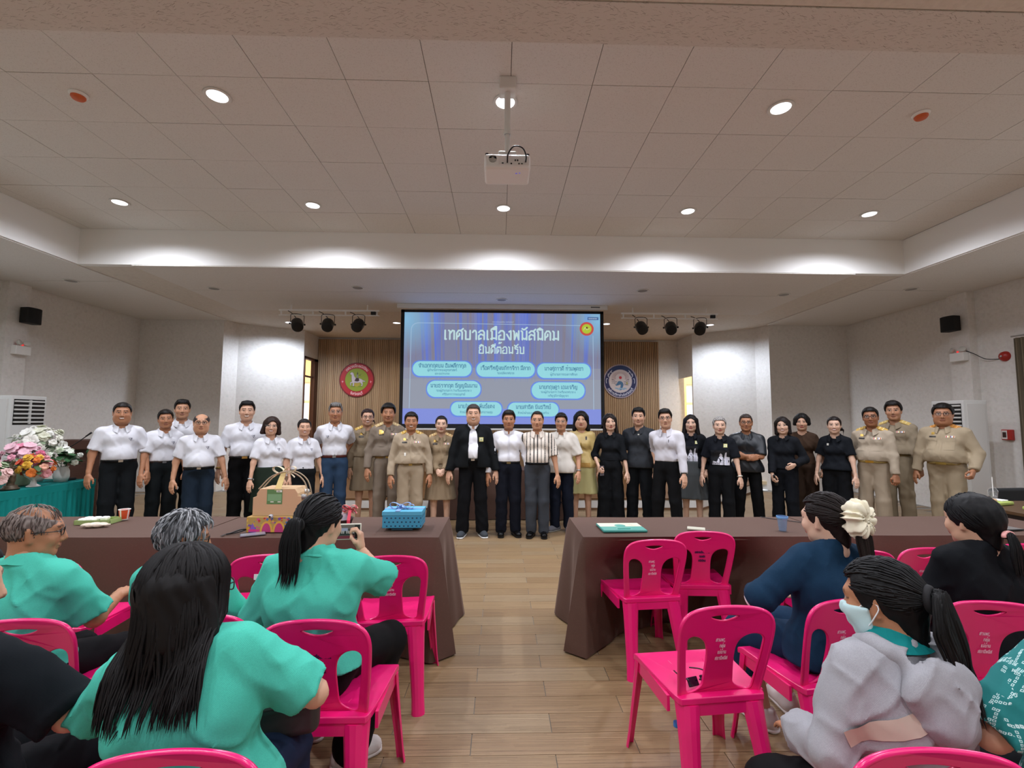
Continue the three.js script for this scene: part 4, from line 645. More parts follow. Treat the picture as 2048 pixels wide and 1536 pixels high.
function shoeGeo(low) {
  if (shoeCache.has(low)) return shoeCache.get(low);
  const P = [cap([0, 0.09, -0.035], [0, 0.055, -0.045], 0.042, 0.042, { k: 0.04 }), cap([0, 0.04, -0.06], [0.004, 0.034, 0.11], 0.041, 0.043, { s: 0.9, n: [0, 1, 0], k: 0.04 }), cap([0.003, 0.07, 0.0], [0.004, 0.04, 0.09], 0.034, 0.03, { k: 0.04 })];
  const up = net(field(P, { planes: [[0, -1, 0, -0.014], [0, 1, 0, low ? 0.085 : 0.11]] }), bounds(P, 0.02), 0.013);
  const sl = net(field([cap([0, 0.02, -0.062], [0.004, 0.02, 0.112], 0.045, 0.046)], { planes: [[0, -1, 0, 0.0], [0, 1, 0, 0.022]] }), [[-0.06, -0.02, -0.13], [0.07, 0.05, 0.18]], 0.0125);
  const r = { up, sl }; shoeCache.set(low, r); return r;
}
// ---- head, in its own frame: centre at origin, chin -0.113, crown 0.113, face towards +z
function headPrims(o) {
  const w = o.fw || 1, f = o.fem, P = [ell([0, 0.03, -0.012], 0.076 * w, 0.084, 0.094), ell([0, -0.02, 0.018], 0.066 * w, 0.084, 0.072, 0.03), cap([-0.032 * w, -0.07, 0.03], [0.032 * w, -0.07, 0.03], f ? 0.028 : 0.032, f ? 0.028 : 0.032, { k: 0.03 }), cap([-0.01, -0.093, 0.06], [0.01, -0.093, 0.06], f ? 0.016 : 0.02, f ? 0.016 : 0.02, { k: 0.025 }),
    ell([-0.037 * w, -0.026, 0.058], 0.027, 0.026, 0.026, 0.02), ell([0.037 * w, -0.026, 0.058], 0.027, 0.026, 0.026, 0.02), cap([-0.036, 0.03, 0.073], [0.036, 0.03, 0.073], 0.012, 0.012, { k: 0.02 }), cap([0, 0.016, 0.087], [0, -0.03, 0.101], 0.0075, 0.0125, { k: 0.012 }), cap([-0.012, -0.035, 0.092], [0.012, -0.035, 0.092], 0.0085, 0.0085, { k: 0.008 }),
    cap([-0.017, -0.0555, 0.0855], [0.017, -0.0555, 0.0855], 0.0065, 0.0065, { k: 0.006 }), cap([-0.014, -0.0655, 0.0845], [0.014, -0.0655, 0.0845], 0.0068, 0.0068, { k: 0.006 }), ell([-0.031, 0.008, 0.074], 0.0145, 0.0115, 0.0125, 0.006), ell([0.031, 0.008, 0.074], 0.0145, 0.0115, 0.0125, 0.006),
    cap([-0.077 * w, 0.022, -0.016], [-0.074 * w, -0.028, -0.006], 0.012, 0.01, { k: 0.012 }), cap([0.077 * w, 0.022, -0.016], [0.074 * w, -0.028, -0.006], 0.012, 0.01, { k: 0.012 }), cap([0, -0.06, -0.025], [0, -0.14, -0.035], 0.055 * (o.neck || 1), 0.056 * (o.neck || 1), { k: 0.04 })];
  if (o.chub) P.push(ell([-0.045, -0.06, 0.03], 0.035, 0.035, 0.035, 0.03), ell([0.045, -0.06, 0.03], 0.035, 0.035, 0.035, 0.03), cap([-0.03, -0.095, 0.02], [0.03, -0.095, 0.02], 0.03, 0.03, { k: 0.04 }));
  return P;
}
function headGeo(o, skin) {
  const P = headPrims(o), brow = o.brow || lin('#2a211d'), lip = mixc(skin, o.fem ? lin('#b0414a') : lin('#9a5248'), o.fem ? 0.75 : 0.5), dark = lin('#18120f'), white = lin('#b9aca2'), teeth = lin('#e8e2d8');
  const col = (x, y, z) => {
    let c = skin; if (z < 0.03) return c;
    const ax = Math.abs(x);
    c = mixc(c, mixc(skin, lin('#b4533f'), 0.25), sst(0.02, 0.0, Math.hypot(ax - 0.04, y + 0.03)) * 0.8);
    if (!o.noface) {
      const by = 0.0335 - Math.abs(ax - 0.03) * 0.22; if (ax > 0.011 && ax < 0.05 && Math.abs(y - by) < 0.005) c = mixc(skin, brow, o.fem ? 0.6 : 0.8);
      const ex = (ax - 0.031) / 0.0155, open = o.squint ? 0.0042 : 0.0062, ey = (y - 0.0075) / open, e2 = ex * ex + ey * ey;
      if (e2 < 1) c = Math.abs(ax - 0.031) < 0.0075 ? dark : white; else if (e2 < 2.2 && y > 0.0075) c = mixc(skin, dark, 0.75);
      if (o.smile) { const sy = -0.0585 + ax * ax * 9; if (ax < 0.026 && Math.abs(y - sy) < 0.0085 && z > 0.06) c = lip; if (ax < 0.02 && Math.abs(y - sy) < 0.0042 && z > 0.06) c = teeth; }
      else if (ax < 0.023 - Math.abs(y + 0.061) * 0.6 && y < -0.0495 && y > -0.0725 && z > 0.06) { c = lip; if (Math.abs(y + 0.0605) < 0.0022) c = mixc(lip, dark, 0.5); }
      if (y < -0.03 && y > -0.042 && ax > 0.004 && ax < 0.01 && z > 0.093) c = mixc(skin, dark, 0.5);
      if (o.stubble && y < -0.045 && y > -0.12 && z > 0.02) c = mixc(c, lin('#3a302a'), 0.12);
    }
    return c;
  };
  return net(field(P), bounds(P, 0.012), o.cell || BY_CELL.head, col);
}
// ---- hair fields in the head frame
function hairField(h, w = 1) {
  const t = h.t ?? 0.01, sk = ell([0, 0.034, -0.014], 0.079 * w + t, 0.084 + t * 1.15, 0.097 + t), P = [sk], planes = [], cut = [];
  let hl = null; const line = (yf, side, yb) => { hl = (x, y, z) => { const a = Math.abs(Math.atan2(x, z + 0.01)), f = yf - 0.012 * (h.recede || 0) * Math.cos(a * 6) + (h.rag ?? 0.003) * Math.sin(a * 31 + x * 90), v = a < 0.75 ? f : a < 1.15 ? f + (side - f) * (a - 0.75) / 0.4 : a < 1.75 ? side + (a > 1.35 ? 0.03 * Math.sin((a - 1.35) / 0.4 * Math.PI) : 0) : side + (yb - side) * (a - 1.75) / 1.39; return (v - y) * 0.75; }; };
  const fr = h.front ?? 0.074;
  if (h.style === 'short') { line(fr, h.side ?? -0.002, -0.07); P.push(ell([0, 0.055, -0.005], 0.066 * w + t, 0.066 + t * 1.3, 0.085 + t, 0.02)); if (h.quiff) P.push(cap([-0.04, 0.098, 0.05], [0.04, 0.1, 0.05], 0.024, 0.024, { k: 0.03 })); if (h.fringe) P.push(cap([-0.05, 0.075, 0.066], [0.05, 0.072, 0.066], 0.022, 0.022, { k: 0.02 })); }
  if (h.style === 'bald') { line(0.03, -0.0, -0.065); cut.push(ell([0, 0.15, 0.03], 0.085, 0.11, 0.13)); }
  if (h.style === 'thin') { line(fr, 0.0, -0.065); }
  const face = () => cut.push(ell([h.part ? h.part * 0.012 : 0, -0.035, 0.085], 0.058 * w, 0.108, 0.062));
  if (h.style === 'tied') { line(fr - 0.002, -0.03, -0.125); face(); P.push(cap([0, -0.01, -0.06], [0, -0.1, -0.055], 0.052, 0.044, { k: 0.04 })); if (h.tail) for (let i = 0; i + 1 < h.tail.length; i++) P.push(cap(h.tail[i].slice(0, 3), h.tail[i + 1].slice(0, 3), h.tail[i][3], h.tail[i + 1][3], { k: 0.01 })); }
  if (h.style === 'bob' || h.style === 'long') {
    const L = h.len, out = h.out ?? 0.008;
    for (const s of [-1, 1]) P.push(cap([s * 0.076 * w, 0.04, -0.01], [s * (0.083 * w + out), -L, 0.0 + (h.fwd || 0)], 0.026, h.tip ?? 0.03, { k: 0.03 }), cap([s * 0.05, 0.03, -0.07], [s * 0.055, -L * 1.02, -0.075], 0.045, 0.036, { k: 0.04 }));
    P.push(cap([0, 0.03, -0.08], [0, -L * 1.04, -0.085], 0.045, 0.04, { k: 0.05 })); face(); if (h.style === 'bob') planes.push([0, -1, 0, L + 0.025]);
    cut.push(cap([0, -0.06, -0.02], [0, -0.3, 0.0], 0.055, 0.06)); cut.push(cap([0, -0.03, 0.09], [0, -0.35, 0.1], 0.056 * w, 0.07));
  }
  const F0 = field(P, { planes, cut, fold: (x, y, z) => { const a = Math.atan2(x, z); return 0.0012 * Math.sin(a * 46 + y * 30) + 0.0016 * Math.sin(a * 19 + 4 * Math.sin(y * 22)) + (h.fuzz || 0) * Math.sin(x * 300 + y * 140) * Math.sin(z * 260 + y * 190); } });
  const own = hl && (h.style !== 'tied' || !h.tail) ? hl : hl ? (x, y, z) => (z < -0.105 || Math.abs(x) > 0.09 ? -1 : hl(x, y, z)) : null, F = own ? (x, y, z) => Math.max(F0(x, y, z), own(x, y, z)) : F0;
  return { F, B: bounds(P, 0.014) };
}
// ---- whole figure. 1.7 m tall in its own frame (y up, facing +z, its left hand at +x), scaled to spec.h
function ik(a, c, l1, l2, pole) {
  const A = V(...a), C = V(...c); let d = C.clone().sub(A); const L = Math.min(d.length(), (l1 + l2) * 0.999); d.normalize(); const x = (l1 * l1 - l2 * l2 + L * L) / (2 * L), h = Math.sqrt(Math.max(0, l1 * l1 - x * x)), p = V(...pole); p.addScaledVector(d, -p.dot(d)).normalize();
  const e = A.clone().addScaledVector(d, x).addScaledVector(p, h), w = A.clone().addScaledVector(d, L); return [e.toArray(), w.toArray()];
}
const fabric = new Map();
function cloth(hex, rough = 0.85, o = {}) { const k = hex + rough + JSON.stringify(o); if (!fabric.has(k)) fabric.set(k, phys(hex, rough, { sheen: 0.3, sheenRoughness: 0.6, sheenColor: new THREE.Color(hex), specularIntensity: 0.35, ...o })); return fabric.get(k); }
const skinMat = phys('#ffffff', 0.55, { vertexColors: true, sheen: 0.1 }), vcloth = phys('#ffffff', 0.85, { vertexColors: true });
const hairMats = new Map(); const hairMat = (h) => { if (!hairMats.has(h)) hairMats.set(h, phys(h, 0.55, { specularIntensity: 0.45 })); return hairMats.get(h); };
function person(s) {
  const S = s.h / 1.7, w = s.w ?? 1, fem = !!s.fem, root = thing('person', s.label, 'person', s.pos, s.yaw || 0, s.group); root.scale.setScalar(S);
  const rnd = RNG((s.seed || Math.round(s.pos[0] * 1000)) + 99), ph = rnd() * 10, bust = fem ? (s.bust ?? 0.8) : 0, belly = s.belly || 0, seat = s.sit;
  // torso frame about the hips (rest height 0.93)
  const hips = seat ? V(0, s.hipY ?? 0.53, 0) : V(s.sway || 0, 0.93, 0), Rm = new THREE.Matrix4().makeRotationFromEuler(new THREE.Euler(s.lean || 0, s.twist || 0, s.tilt || 0, 'YXZ'));
  const T = (x, y, z) => V(x, y - 0.93, z).applyMatrix4(Rm).add(hips).toArray(), Dv = (x, y, z) => V(x, y, z).applyMatrix4(Rm).toArray();
  const fwd = Dv(0, 0, 1), up = Dv(0, 1, 0), SW = (fem ? 0.15 : 0.17) * (0.5 + w * 0.5);
  // arms
  const arms = {};
  for (const k of [-1, 1]) {
    const sp = (k < 0 ? s.armR : s.armL) || {}, sh0 = T(k * SW, 1.345, -0.012), mode = sp.m || 'down';
    let wr, pole = [k * 0.6, 0, -1];
    if (sp.w) wr = sp.w; else if (mode === 'down') wr = T(k * (0.2 * w + 0.055 + (sp.out || 0)), 0.845 + (sp.up || 0), 0.05 + (sp.fwd || 0)); else if (mode === 'front') wr = T(k * 0.045, 0.93, 0.185 + belly * 0.1); else if (mode === 'behind') wr = T(k * 0.1, 0.95, -0.17);
    if (sp.pole) pole = sp.pole;
    const [e, wq] = ik(sh0, wr, 0.275, 0.245, pole); arms[k] = { sh: sh0, e, w: wq, hand: sp.hand || (mode === 'front' ? 'grip' : 'relax'), palm: sp.palm, dir: sp.dir, thumb: sp.thumb };
  }
  // legs
  const legs = {};
  for (const k of [-1, 1]) {
    if (seat) { const spread = s.knee?.[k < 0 ? 0 : 1] || [k * 0.12, 0.49, 0.4], an = s.foot?.[k < 0 ? 0 : 1] || [spread[0], 0.09, spread[2] + 0.0]; legs[k] = { h: [k * 0.085, hips.y, 0], k: spread, a: an }; }
    else { const st = s.stance ?? 0.1; legs[k] = { h: [hips.x + k * 0.085, 0.9, 0], k: [k * (0.085 + st) / 2 + hips.x * 0.5, 0.49, 0.015], a: [k * st, 0.085, -0.02 + (s.step ? k * s.step : 0)] }; }
  }
  const f2 = fwd, fl = (q, o = {}) => ({ n: f2, s: q, ...o });
  const torso = (g, skinOnly) => {
    const q = 0.5 + w * 0.5, P = [cap(T(-SW + 0.04, 1.35, -0.014), T(SW - 0.04, 1.35, -0.014), 0.047 + g, 0.047 + g, { k: 0.05 }), cap(T(-0.062 * w, 1.25, 0), T(0.062 * w, 1.25, 0), (fem ? 0.086 : 0.096) * q + g, undefined, fl(0.98, { k: 0.07 })), cap(T(-0.05 * w, 1.07, 0.003), T(0.05 * w, 1.07, 0.003), (fem ? 0.082 : 0.09) * q + g, undefined, fl(0.98, { k: 0.08 })),
      cap(T(-0.06 * w, 0.93, -0.005), T(0.06 * w, 0.93, -0.005), (fem ? 0.106 : 0.097) * q + g, undefined, fl(0.97, { k: 0.07 })), cap(T(0, 1.415, -0.028), T(-0.095, 1.368, -0.02), 0.044 + g * 0.5, 0.042 + g, { k: 0.04 }), cap(T(0, 1.415, -0.028), T(0.095, 1.368, -0.02), 0.044 + g * 0.5, 0.042 + g, { k: 0.04 })];
    if (bust) for (const k of [-1, 1]) P.push(cap(T(k * 0.068, 1.225, 0.05), T(k * 0.064, 1.212, 0.07), 0.058 * bust + g * 0.6, 0.05 * bust + g * 0.6, { k: 0.05 }));
    else for (const k of [-1, 1]) P.push(cap(T(k * 0.055, 1.275, 0.045), T(k * 0.075, 1.26, 0.045), 0.046 + g * 0.5, 0.046 + g * 0.5, { k: 0.06 }));
    if (belly && !skinOnly) P.push(cap(T(-0.032, 1.07, 0.035 + belly * 0.05), T(0.032, 1.07, 0.035 + belly * 0.05), 0.078 + belly * 0.024 + g * 0.7, undefined, { k: 0.09 }));
    if (s.back) P.push(cap(T(-0.07 * w, 1.2, -0.05), T(0.07 * w, 1.2, -0.05), 0.09 + g * 0.6, undefined, { k: 0.1 }));
    return P;
  };
  const bum = (g) => [-1, 1].map((k) => cap(T(k * 0.06, 0.9, -0.045), T(k * 0.065, 0.88, -0.045), 0.076 * (0.6 + w * 0.4) + g, undefined, { k: 0.06 }));
  const AR = s.armW ?? (0.7 + w * 0.3) * (fem ? 0.9 : 1);
  const armP = (k, g, len, o = {}) => {   // len 0..2 : 1 = elbow, 2 = wrist
    const a = arms[k], lerp = (p, q, t) => p.map((v, i) => v + (q[i] - v) * t), P = [], t1 = Math.min(1, len), e1 = lerp(a.sh, a.e, t1), fr = o.flare || 0;
    P.push(cap(a.sh, e1, 0.05 * AR + g, (0.05 - 0.01 * t1) * AR + g + (len <= 1 ? fr : 0), { k: 0.045, end: len <= 1 && len < 2 ? 1 : 0 }));
    if (len > 1) { const e2 = lerp(a.e, a.w, len - 1); P.push(cap(a.e, e2, 0.04 * AR + g, (0.04 - 0.013 * (len - 1)) * AR + g + fr, { k: 0.03, end: len < 2.001 && o.cuff ? 1 : 0 })); }
    return P;
  };
  const legP = (k, g, o = {}) => { const l = legs[k], q = 0.7 + w * 0.3; return [cap(l.h, l.k, 0.08 * q + g, 0.055 * q + g + (o.knee || 0), { k: 0.022 }), cap(l.k, l.a, 0.054 * q + g + (o.knee || 0), 0.038 + g + (o.cuff || 0), { k: 0.02 })]; };
  const skin = s.skinLin || (s.skinLin = lin(s.skin || '#b98566'));
  // body: torso, limbs, head and hands meshed on their own grids and joined
  const bodyP = [...torso(-0.006, 1), ...bum(-0.006), ...armP(-1, 0, 2), ...armP(1, 0, 2), ...legP(-1, 0), ...legP(1, 0), cap(T(0, 1.41, -0.02), T(0, 1.5, 0.0), 0.056 * (s.neck || 1), 0.053 * (s.neck || 1), { k: 0.03 })];
  for (const k of [-1, 1]) { const l = legs[k]; bodyP.push(cap(l.a, [l.a[0], 0.05, l.a[2] + 0.05], 0.03, 0.02, { k: 0.02 })); }
  const geos = [paint(net(field(bodyP), bounds(bodyP, 0.03), s.bodyCell || BY_CELL.body), skin)];
  const hr = s.head || {}, Hm = new THREE.Matrix4().multiplyMatrices(new THREE.Matrix4().makeTranslation(...T(0 + (hr.dx || 0), 1.58 + (hr.dy || 0), 0.012 + (hr.dz || 0))), new THREE.Matrix4().multiplyMatrices(Rm, new THREE.Matrix4().makeRotationFromEuler(new THREE.Euler(hr.p || 0, hr.y || 0, hr.r || 0, 'YXZ')))); Hm.scale(V(1, 1, 1).multiplyScalar(1.07 * (hr.s || 1)));
  const ho = { fem, ...(s.face || {}) }; geos.push(headGeo(ho, skin).applyMatrix4(Hm));
  const handM = {};
  for (const k of [-1, 1]) {
    const a = arms[k], d = a.dir ? V(...a.dir).normalize() : V(...a.w).sub(V(...a.e)).normalize(), pn = V(...(a.palm || [-k * 0.75, 0, -0.65])); pn.addScaledVector(d, -pn.dot(d)).normalize();
    const y = d.clone().negate(), z = pn.clone().negate(), x = V(0, 0, 0).crossVectors(y, z), m = new THREE.Matrix4().makeBasis(x, y, z).setPosition(...a.w); let g = handGeo(a.hand).clone();
    // thumb is at +x of the hand frame; a left hand is the mirror image
    const thumbIn = k > 0 ? 1 : -1; const mirror = V(x.x, x.y, x.z).dot(V(...(k > 0 ? (a.thumb || [-1, 0, 0.8]) : (a.thumb || [1, 0, 0.8])))) < 0;
    if (mirror) { g.scale(-1, 1, 1); const I = g.index.array; for (let i = 0; i < I.length; i += 3) { const t = I[i]; I[i] = I[i + 1]; I[i + 1] = t; } const nn = g.attributes.normal.array; }
    g.scale(fem ? 0.92 : 1.02, fem ? 0.94 : 1.02, fem ? 0.92 : 1.05); g.computeVertexNormals(); g.applyMatrix4(m); geos.push(paint(g, skin)); handM[k] = m;
  }
  part('body', joinIndexed(geos), skinMat, root);
  // hair
  if (s.hair && s.hair.style !== 'none') { const { F, B } = hairField(s.hair, ho.fw || 1), g = net(F, B, s.hair.cell || BY_CELL.hair).applyMatrix4(Hm); if (s.hair.grey) { const a = lin(s.hair.c), b = lin(s.hair.grey), p = g.attributes.position, C = new Float32Array(p.count * 3); for (let i = 0; i < p.count; i++) { const q = mixc(a, b, Math.pow(0.5 + 0.5 * Math.sin(p.getX(i) * 260 + p.getY(i) * 80 + 3 * Math.sin(p.getZ(i) * 120)), 1.5)); C.set(q, i * 3); } g.setAttribute('color', new THREE.BufferAttribute(C, 3)); part('hair', g, mat('#ffffff', 0.6, { vertexColors: true }), root); } else part('hair', g, hairMat(s.hair.c || '#17120f'), root); }
  // trousers or skirt
  const wy = s.waist ?? (seat ? 1.0 : 1.02), upP = (y, sgn) => { const c = T(0, y, 0), u = up; return [u[0] * sgn, u[1] * sgn, u[2] * sgn, sgn * (u[0] * c[0] + u[1] * c[1] + u[2] * c[2])]; };
  const foldF = (amp, fq) => { const k = fq / 38; return (x, y, z) => { const sx = Math.abs(x), u = (sx * 9 + y * 8) * k + ph, v = (y * 5 - sx * 6) * k + ph * 2, w2 = z * 9 * k + (x > 0 ? 7 : 0), n1 = vnoise(u * 1.15, v * 0.5, w2 * 0.7), n2 = vnoise(u * 0.6 + 9, v * 1.7, w2), r1 = 1 - Math.abs(2 * n1 - 1), r2 = 1 - Math.abs(2 * n2 - 1); return -amp * (r1 * r1 * r1 * 1.7 + r2 * r2 * r2 * 1.1 - 0.7); }; };
  let lowF = null;
  const lo = s.low || { c: '#15171b' };
  if (lo.skirt) {
    const y1 = lo.hem ?? 0.5, P = [cap(T(-0.07 * w, 0.96, -0.005), T(0.07 * w, 0.96, -0.005), 0.122 * (0.6 + 0.4 * w), undefined, fl(0.95, { k: 0.1 })), cap(T(-0.06, 1.03, 0), T(0.06, 1.03, 0), 0.104 * (0.6 + 0.4 * w), undefined, fl(0.95, { k: 0.08 })), cap([-0.08 * w, 0.8, 0], [-0.08 * w - (lo.flare || 0.02), y1 - 0.1, 0.0], 0.125, 0.13 + (lo.flare || 0.02), { k: 0.12 }), cap([0.08 * w, 0.8, 0], [0.08 * w + (lo.flare || 0.02), y1 - 0.1, 0.0], 0.125, 0.13 + (lo.flare || 0.02), { k: 0.12 }), ...bum(0.012)];
    lowF = field(P, { planes: [upP(wy, 1), [0, -1, 0, -y1]], fold: (x, y, z) => 0.003 * Math.sin(Math.atan2(x, z) * 9 + ph) * sst(1, 0.5, y) });
    const B = bounds(P, 0.03); B[0][1] = Math.max(B[0][1], y1 - 0.04); part('skirt', net(lowF, B, BY_CELL.cloth), lo.m || cloth(lo.c, 0.8), root);
  } else {
    const cut = lo.cuffY ?? (seat ? -1 : 0.045), P = [...torso(0.008).slice(3, 4), ...torso(0.006).slice(2, 3), ...bum(0.01), ...legP(-1, 0.013, { knee: lo.knee ?? 0.012, cuff: lo.cuff ?? 0.026 }), ...legP(1, 0.013, { knee: lo.knee ?? 0.012, cuff: lo.cuff ?? 0.026 })];
    if (belly && !lo.under) P.push(cap(T(-0.03, 1.03, 0.035 + belly * 0.04), T(0.03, 1.03, 0.035 + belly * 0.04), 0.085 + belly * 0.02, undefined, { k: 0.08 }));
    const pl = [upP(wy, 1)]; if (cut > 0) pl.push([0, -1, 0, -cut]);
    lowF = field(P, { planes: pl, fold: foldF(0.005, 34) }); part(lo.name || 'trousers', net(lowF, bounds(P, 0.03), lo.cell || 0.0175), lo.m || cloth(lo.c, 0.85), root);
    if (s.belt) { const P2 = P.slice(0, 2).map((p) => ({ ...p, ra: p.ra + 0.006, rb: p.rb + 0.006 })); if (belly && !lo.under) { const q = P[P.length - 1]; P2.push({ ...q, ra: q.ra + 0.006, rb: q.rb + 0.006 }); } const bf = field(P2, { planes: [upP(wy - 0.002, 1), upP(wy - 0.04, -1)] }), B = bounds(P2, 0.02); const bl = part('belt', net(bf, B, 0.0125), cloth(s.belt, 0.5), root); if (s.buckle) part('buckle', patch(bf, T, Dv, 0, wy - 0.021, s.buckleW || 0.045, 0.03, 4, 3, 0.003), s.buckle, bl); }
  }
  // upper garment
  const tp = s.top, hem = tp.hem ?? (wy - 0.012), len = tp.sleeve ?? 0.78, lng = len > 1.2, g0 = tp.g ?? 0.012;
  const topP = torso(g0), slvP = [-1, 1].flatMap((k) => armP(k, g0 * 0.9 + 0.002, (k < 0 ? tp.sleeveR : tp.sleeveL) ?? len, { flare: tp.flare ?? (lng ? 0.004 : 0.012), cuff: 1 }));
  if (hem < 0.95) topP.push(...bum(g0 + 0.008), cap(T(-0.075 * w, 0.9, 0), T(0.075 * w, 0.9, 0), 0.118 * (0.6 + w * 0.4) + g0, undefined, fl(0.95, { k: 0.08 })));
  if (tp.blouse) topP.push(cap(T(-0.06 * w, wy + 0.03, 0.01), T(0.06 * w, wy + 0.03, 0.01), 0.115 * (0.55 + w * 0.45) + g0, undefined, fl(0.95, { k: 0.06 })));
  const cuts = tp.high ? [cap(T(0, 1.462, 0.0), T(0, 1.65, 0.02), 0.058, 0.09)] : [cap(T(0, seat ? 1.452 : 1.43, seat ? 0.006 : -0.008), T(0, 1.66, 0.03), 0.062, 0.11)];
  if (tp.vee) cuts.push(cap(T(0, 1.45, 0.1), T(0, 1.45 - tp.vee, 0.135), 0.034, 0.006));
  if (tp.open) cuts.push(cap(T(0, 1.46, 0.14), T(0, hem - 0.15, 0.16), tp.open, tp.open * 1.15, { s: 2.2, n: fwd }));
  const fo = foldF(tp.foldA ?? 0.0055, tp.foldQ ?? 38), topF = both(field(topP, { cut: cuts, planes: [upP(hem, -1)], fold: fo }), field(slvP, { fold: fo }));
  const tc = tp.cell || BY_CELL.cloth;
  let top;
  if (tp.colorFn) top = part(tp.name || 'shirt', net(topF, bounds([...topP, ...slvP], 0.03), tc, (x, y, z) => tp.colorFn(x, y, z, V(x, y, z).sub(hips).applyMatrix4(Rm.clone().transpose()))), tp.m || vcloth, root);
  else { let tg = net(topF, bounds([...topP, ...slvP], 0.03), tc); if (tp.uv) tg = muv(tg, tp.uv); top = part(tp.name || 'shirt', tg, tp.m || cloth(tp.c, 0.85), root); }
  // collar
  if (tp.collar) {
    const n = 26, A = [], B = [], gap = tp.collar.gap ?? 0.35, drop = tp.collar.drop ?? 0.05, stand = tp.collar.stand;
    for (let i = 0; i <= n; i++) {
      const th = gap + (2 * Math.PI - 2 * gap) * i / n, c = Math.cos(th), q = Math.sin(th), front = Math.max(0, c), yi = 1.458 - 0.036 * front - (tp.collar.low || 0) * front;
      A.push(V(...T(q * 0.07, yi, c * 0.068 - 0.004 + front * 0.022)));
      B.push(stand ? V(...T(q * 0.072, yi - 0.035, c * 0.07 - 0.006 + front * 0.02)) : V(...T(q * (0.094 + 0.012 * front), yi - drop - front * 0.03 + 0.012 * (1 - Math.abs(q)) * (c < 0 ? 1 : 0), c * 0.088 - 0.012 + front * 0.052)));
    }
    part('collar', strip(A, B, 0.006), tp.collar.m || tp.m || cloth(tp.collar.c || tp.c, 0.85), top);
  }
  const info = { torso, armP, bum, upP, foldF, fl, w, rnd, root, T, Dv, topF, lowF, hips, Hm, arms, legs, handM, top, S, s, up, fwd, Rm, hem, wy };
  // glasses
  if (s.glasses) {
    const m = s.glasses === 'thin' ? MT.alu : mat(s.glasses === true ? '#191614' : s.glasses, 0.4), r = s.glasses === 'thin' ? 0.0011 : 0.0019, gs = [];
    for (const k of [-1, 1]) { const pts = []; for (let i = 0; i < 12; i++) { const a = i / 12 * 2 * Math.PI, cx = Math.cos(a), sy = Math.sin(a); pts.push([k * 0.032 + Math.sign(cx) * Math.pow(Math.abs(cx), 0.6) * 0.0235, 0.006 + Math.sign(sy) * Math.pow(Math.abs(sy), 0.7) * 0.0165, 0.098 - Math.abs(k * 0.032 + cx * 0.0235) * 0.12]); } gs.push(tube(pts, r, 36, 5, true)); gs.push(tube([[k * 0.0555, 0.012, 0.09], [k * 0.073, 0.012, 0.06], [k * 0.0815, 0.012, 0.0], [k * 0.081, 0.004, -0.02]], r, 12, 5)); }
    gs.push(tube([[-0.0095, 0.01, 0.0965], [0, 0.013, 0.0985], [0.0095, 0.01, 0.0965]], r, 6, 5));
    const gl = part('glasses', merge(gs).applyMatrix4(Hm), m, root);
    for (const k of [-1, 1]) part('lens', new THREE.CircleGeometry(0.019, 16).scale(1.15, 0.8, 1).rotateY(k * 0.12).translate(k * 0.032, 0.006, 0.0935).applyMatrix4(Hm), MT.glass, gl);
  }
  // shoes
  const shc = s.shoe || { c: '#15130f' };
  for (const k of [-1, 1]) {
    const l = legs[k], g = shoeGeo(!!shc.low), yaw = s.footYaw?.[k < 0 ? 0 : 1] ?? k * 0.16, M = new THREE.Matrix4().makeRotationY(yaw).setPosition(l.a[0], 0, l.a[2] + 0.015);
    const so = part('shoe', g.up.clone().applyMatrix4(M), cloth(shc.c, shc.r ?? 0.4), root); part('sole', g.sl.clone().applyMatrix4(M), cloth(shc.sole || '#1c1a18', 0.7), so);
  }
  for (const f of s.extra || []) f(info);
  return info;
}
// patch of cloth or metal that hugs a garment; x, y in the torso frame, from the front (side = 1) or the back (-1)
function patch(F, T, Dv, x, y, w, h, nu, nv, off = 0.003, side = 1, skew = 0) {
  const pos = [], uv = [], idx = [], d = Dv(0, 0, -side);
  for (let j = 0; j <= nv; j++) for (let i = 0; i <= nu; i++) {
    const a = (i / nu - 0.5) * w * side, b = (j / nv - 0.5) * h, o = T(x + a - b * Math.sin(skew), y + b * Math.cos(skew) + a * Math.sin(skew), side * 0.45); let t = 0.1;
    for (let q = 0; q < 60; q++) { const v = F(o[0] + d[0] * t, o[1] + d[1] * t, o[2] + d[2] * t); if (v < off) break; t += Math.max(0.0015, Math.min(v * 0.7, 0.05)); if (t > 0.75) { t = 0.42; break; } }
    pos.push(o[0] + d[0] * t, o[1] + d[1] * t, o[2] + d[2] * t); uv.push(i / nu, j / nv);
  }
  for (let j = 0; j < nv; j++) for (let i = 0; i < nu; i++) { const a = j * (nu + 1) + i, b = a + 1, c = a + nu + 1, e = c + 1; idx.push(a, b, c, b, e, c); }
  const g = new THREE.BufferGeometry(); g.setAttribute('position', new THREE.Float32BufferAttribute(pos, 3)); g.setAttribute('uv', new THREE.Float32BufferAttribute(uv, 2)); g.setIndex(idx); g.computeVertexNormals(); return g;
}
const onTop = (name, x, y, w, h, m, o = {}) => (f) => { const p = part(name, patch(f.topF, f.T, f.Dv, x, y, w, h, o.nu || 5, o.nv || 5, o.off ?? 0.003, o.side || 1, o.skew || 0), m, f.top); if (o.label) p.userData.label = o.label; };
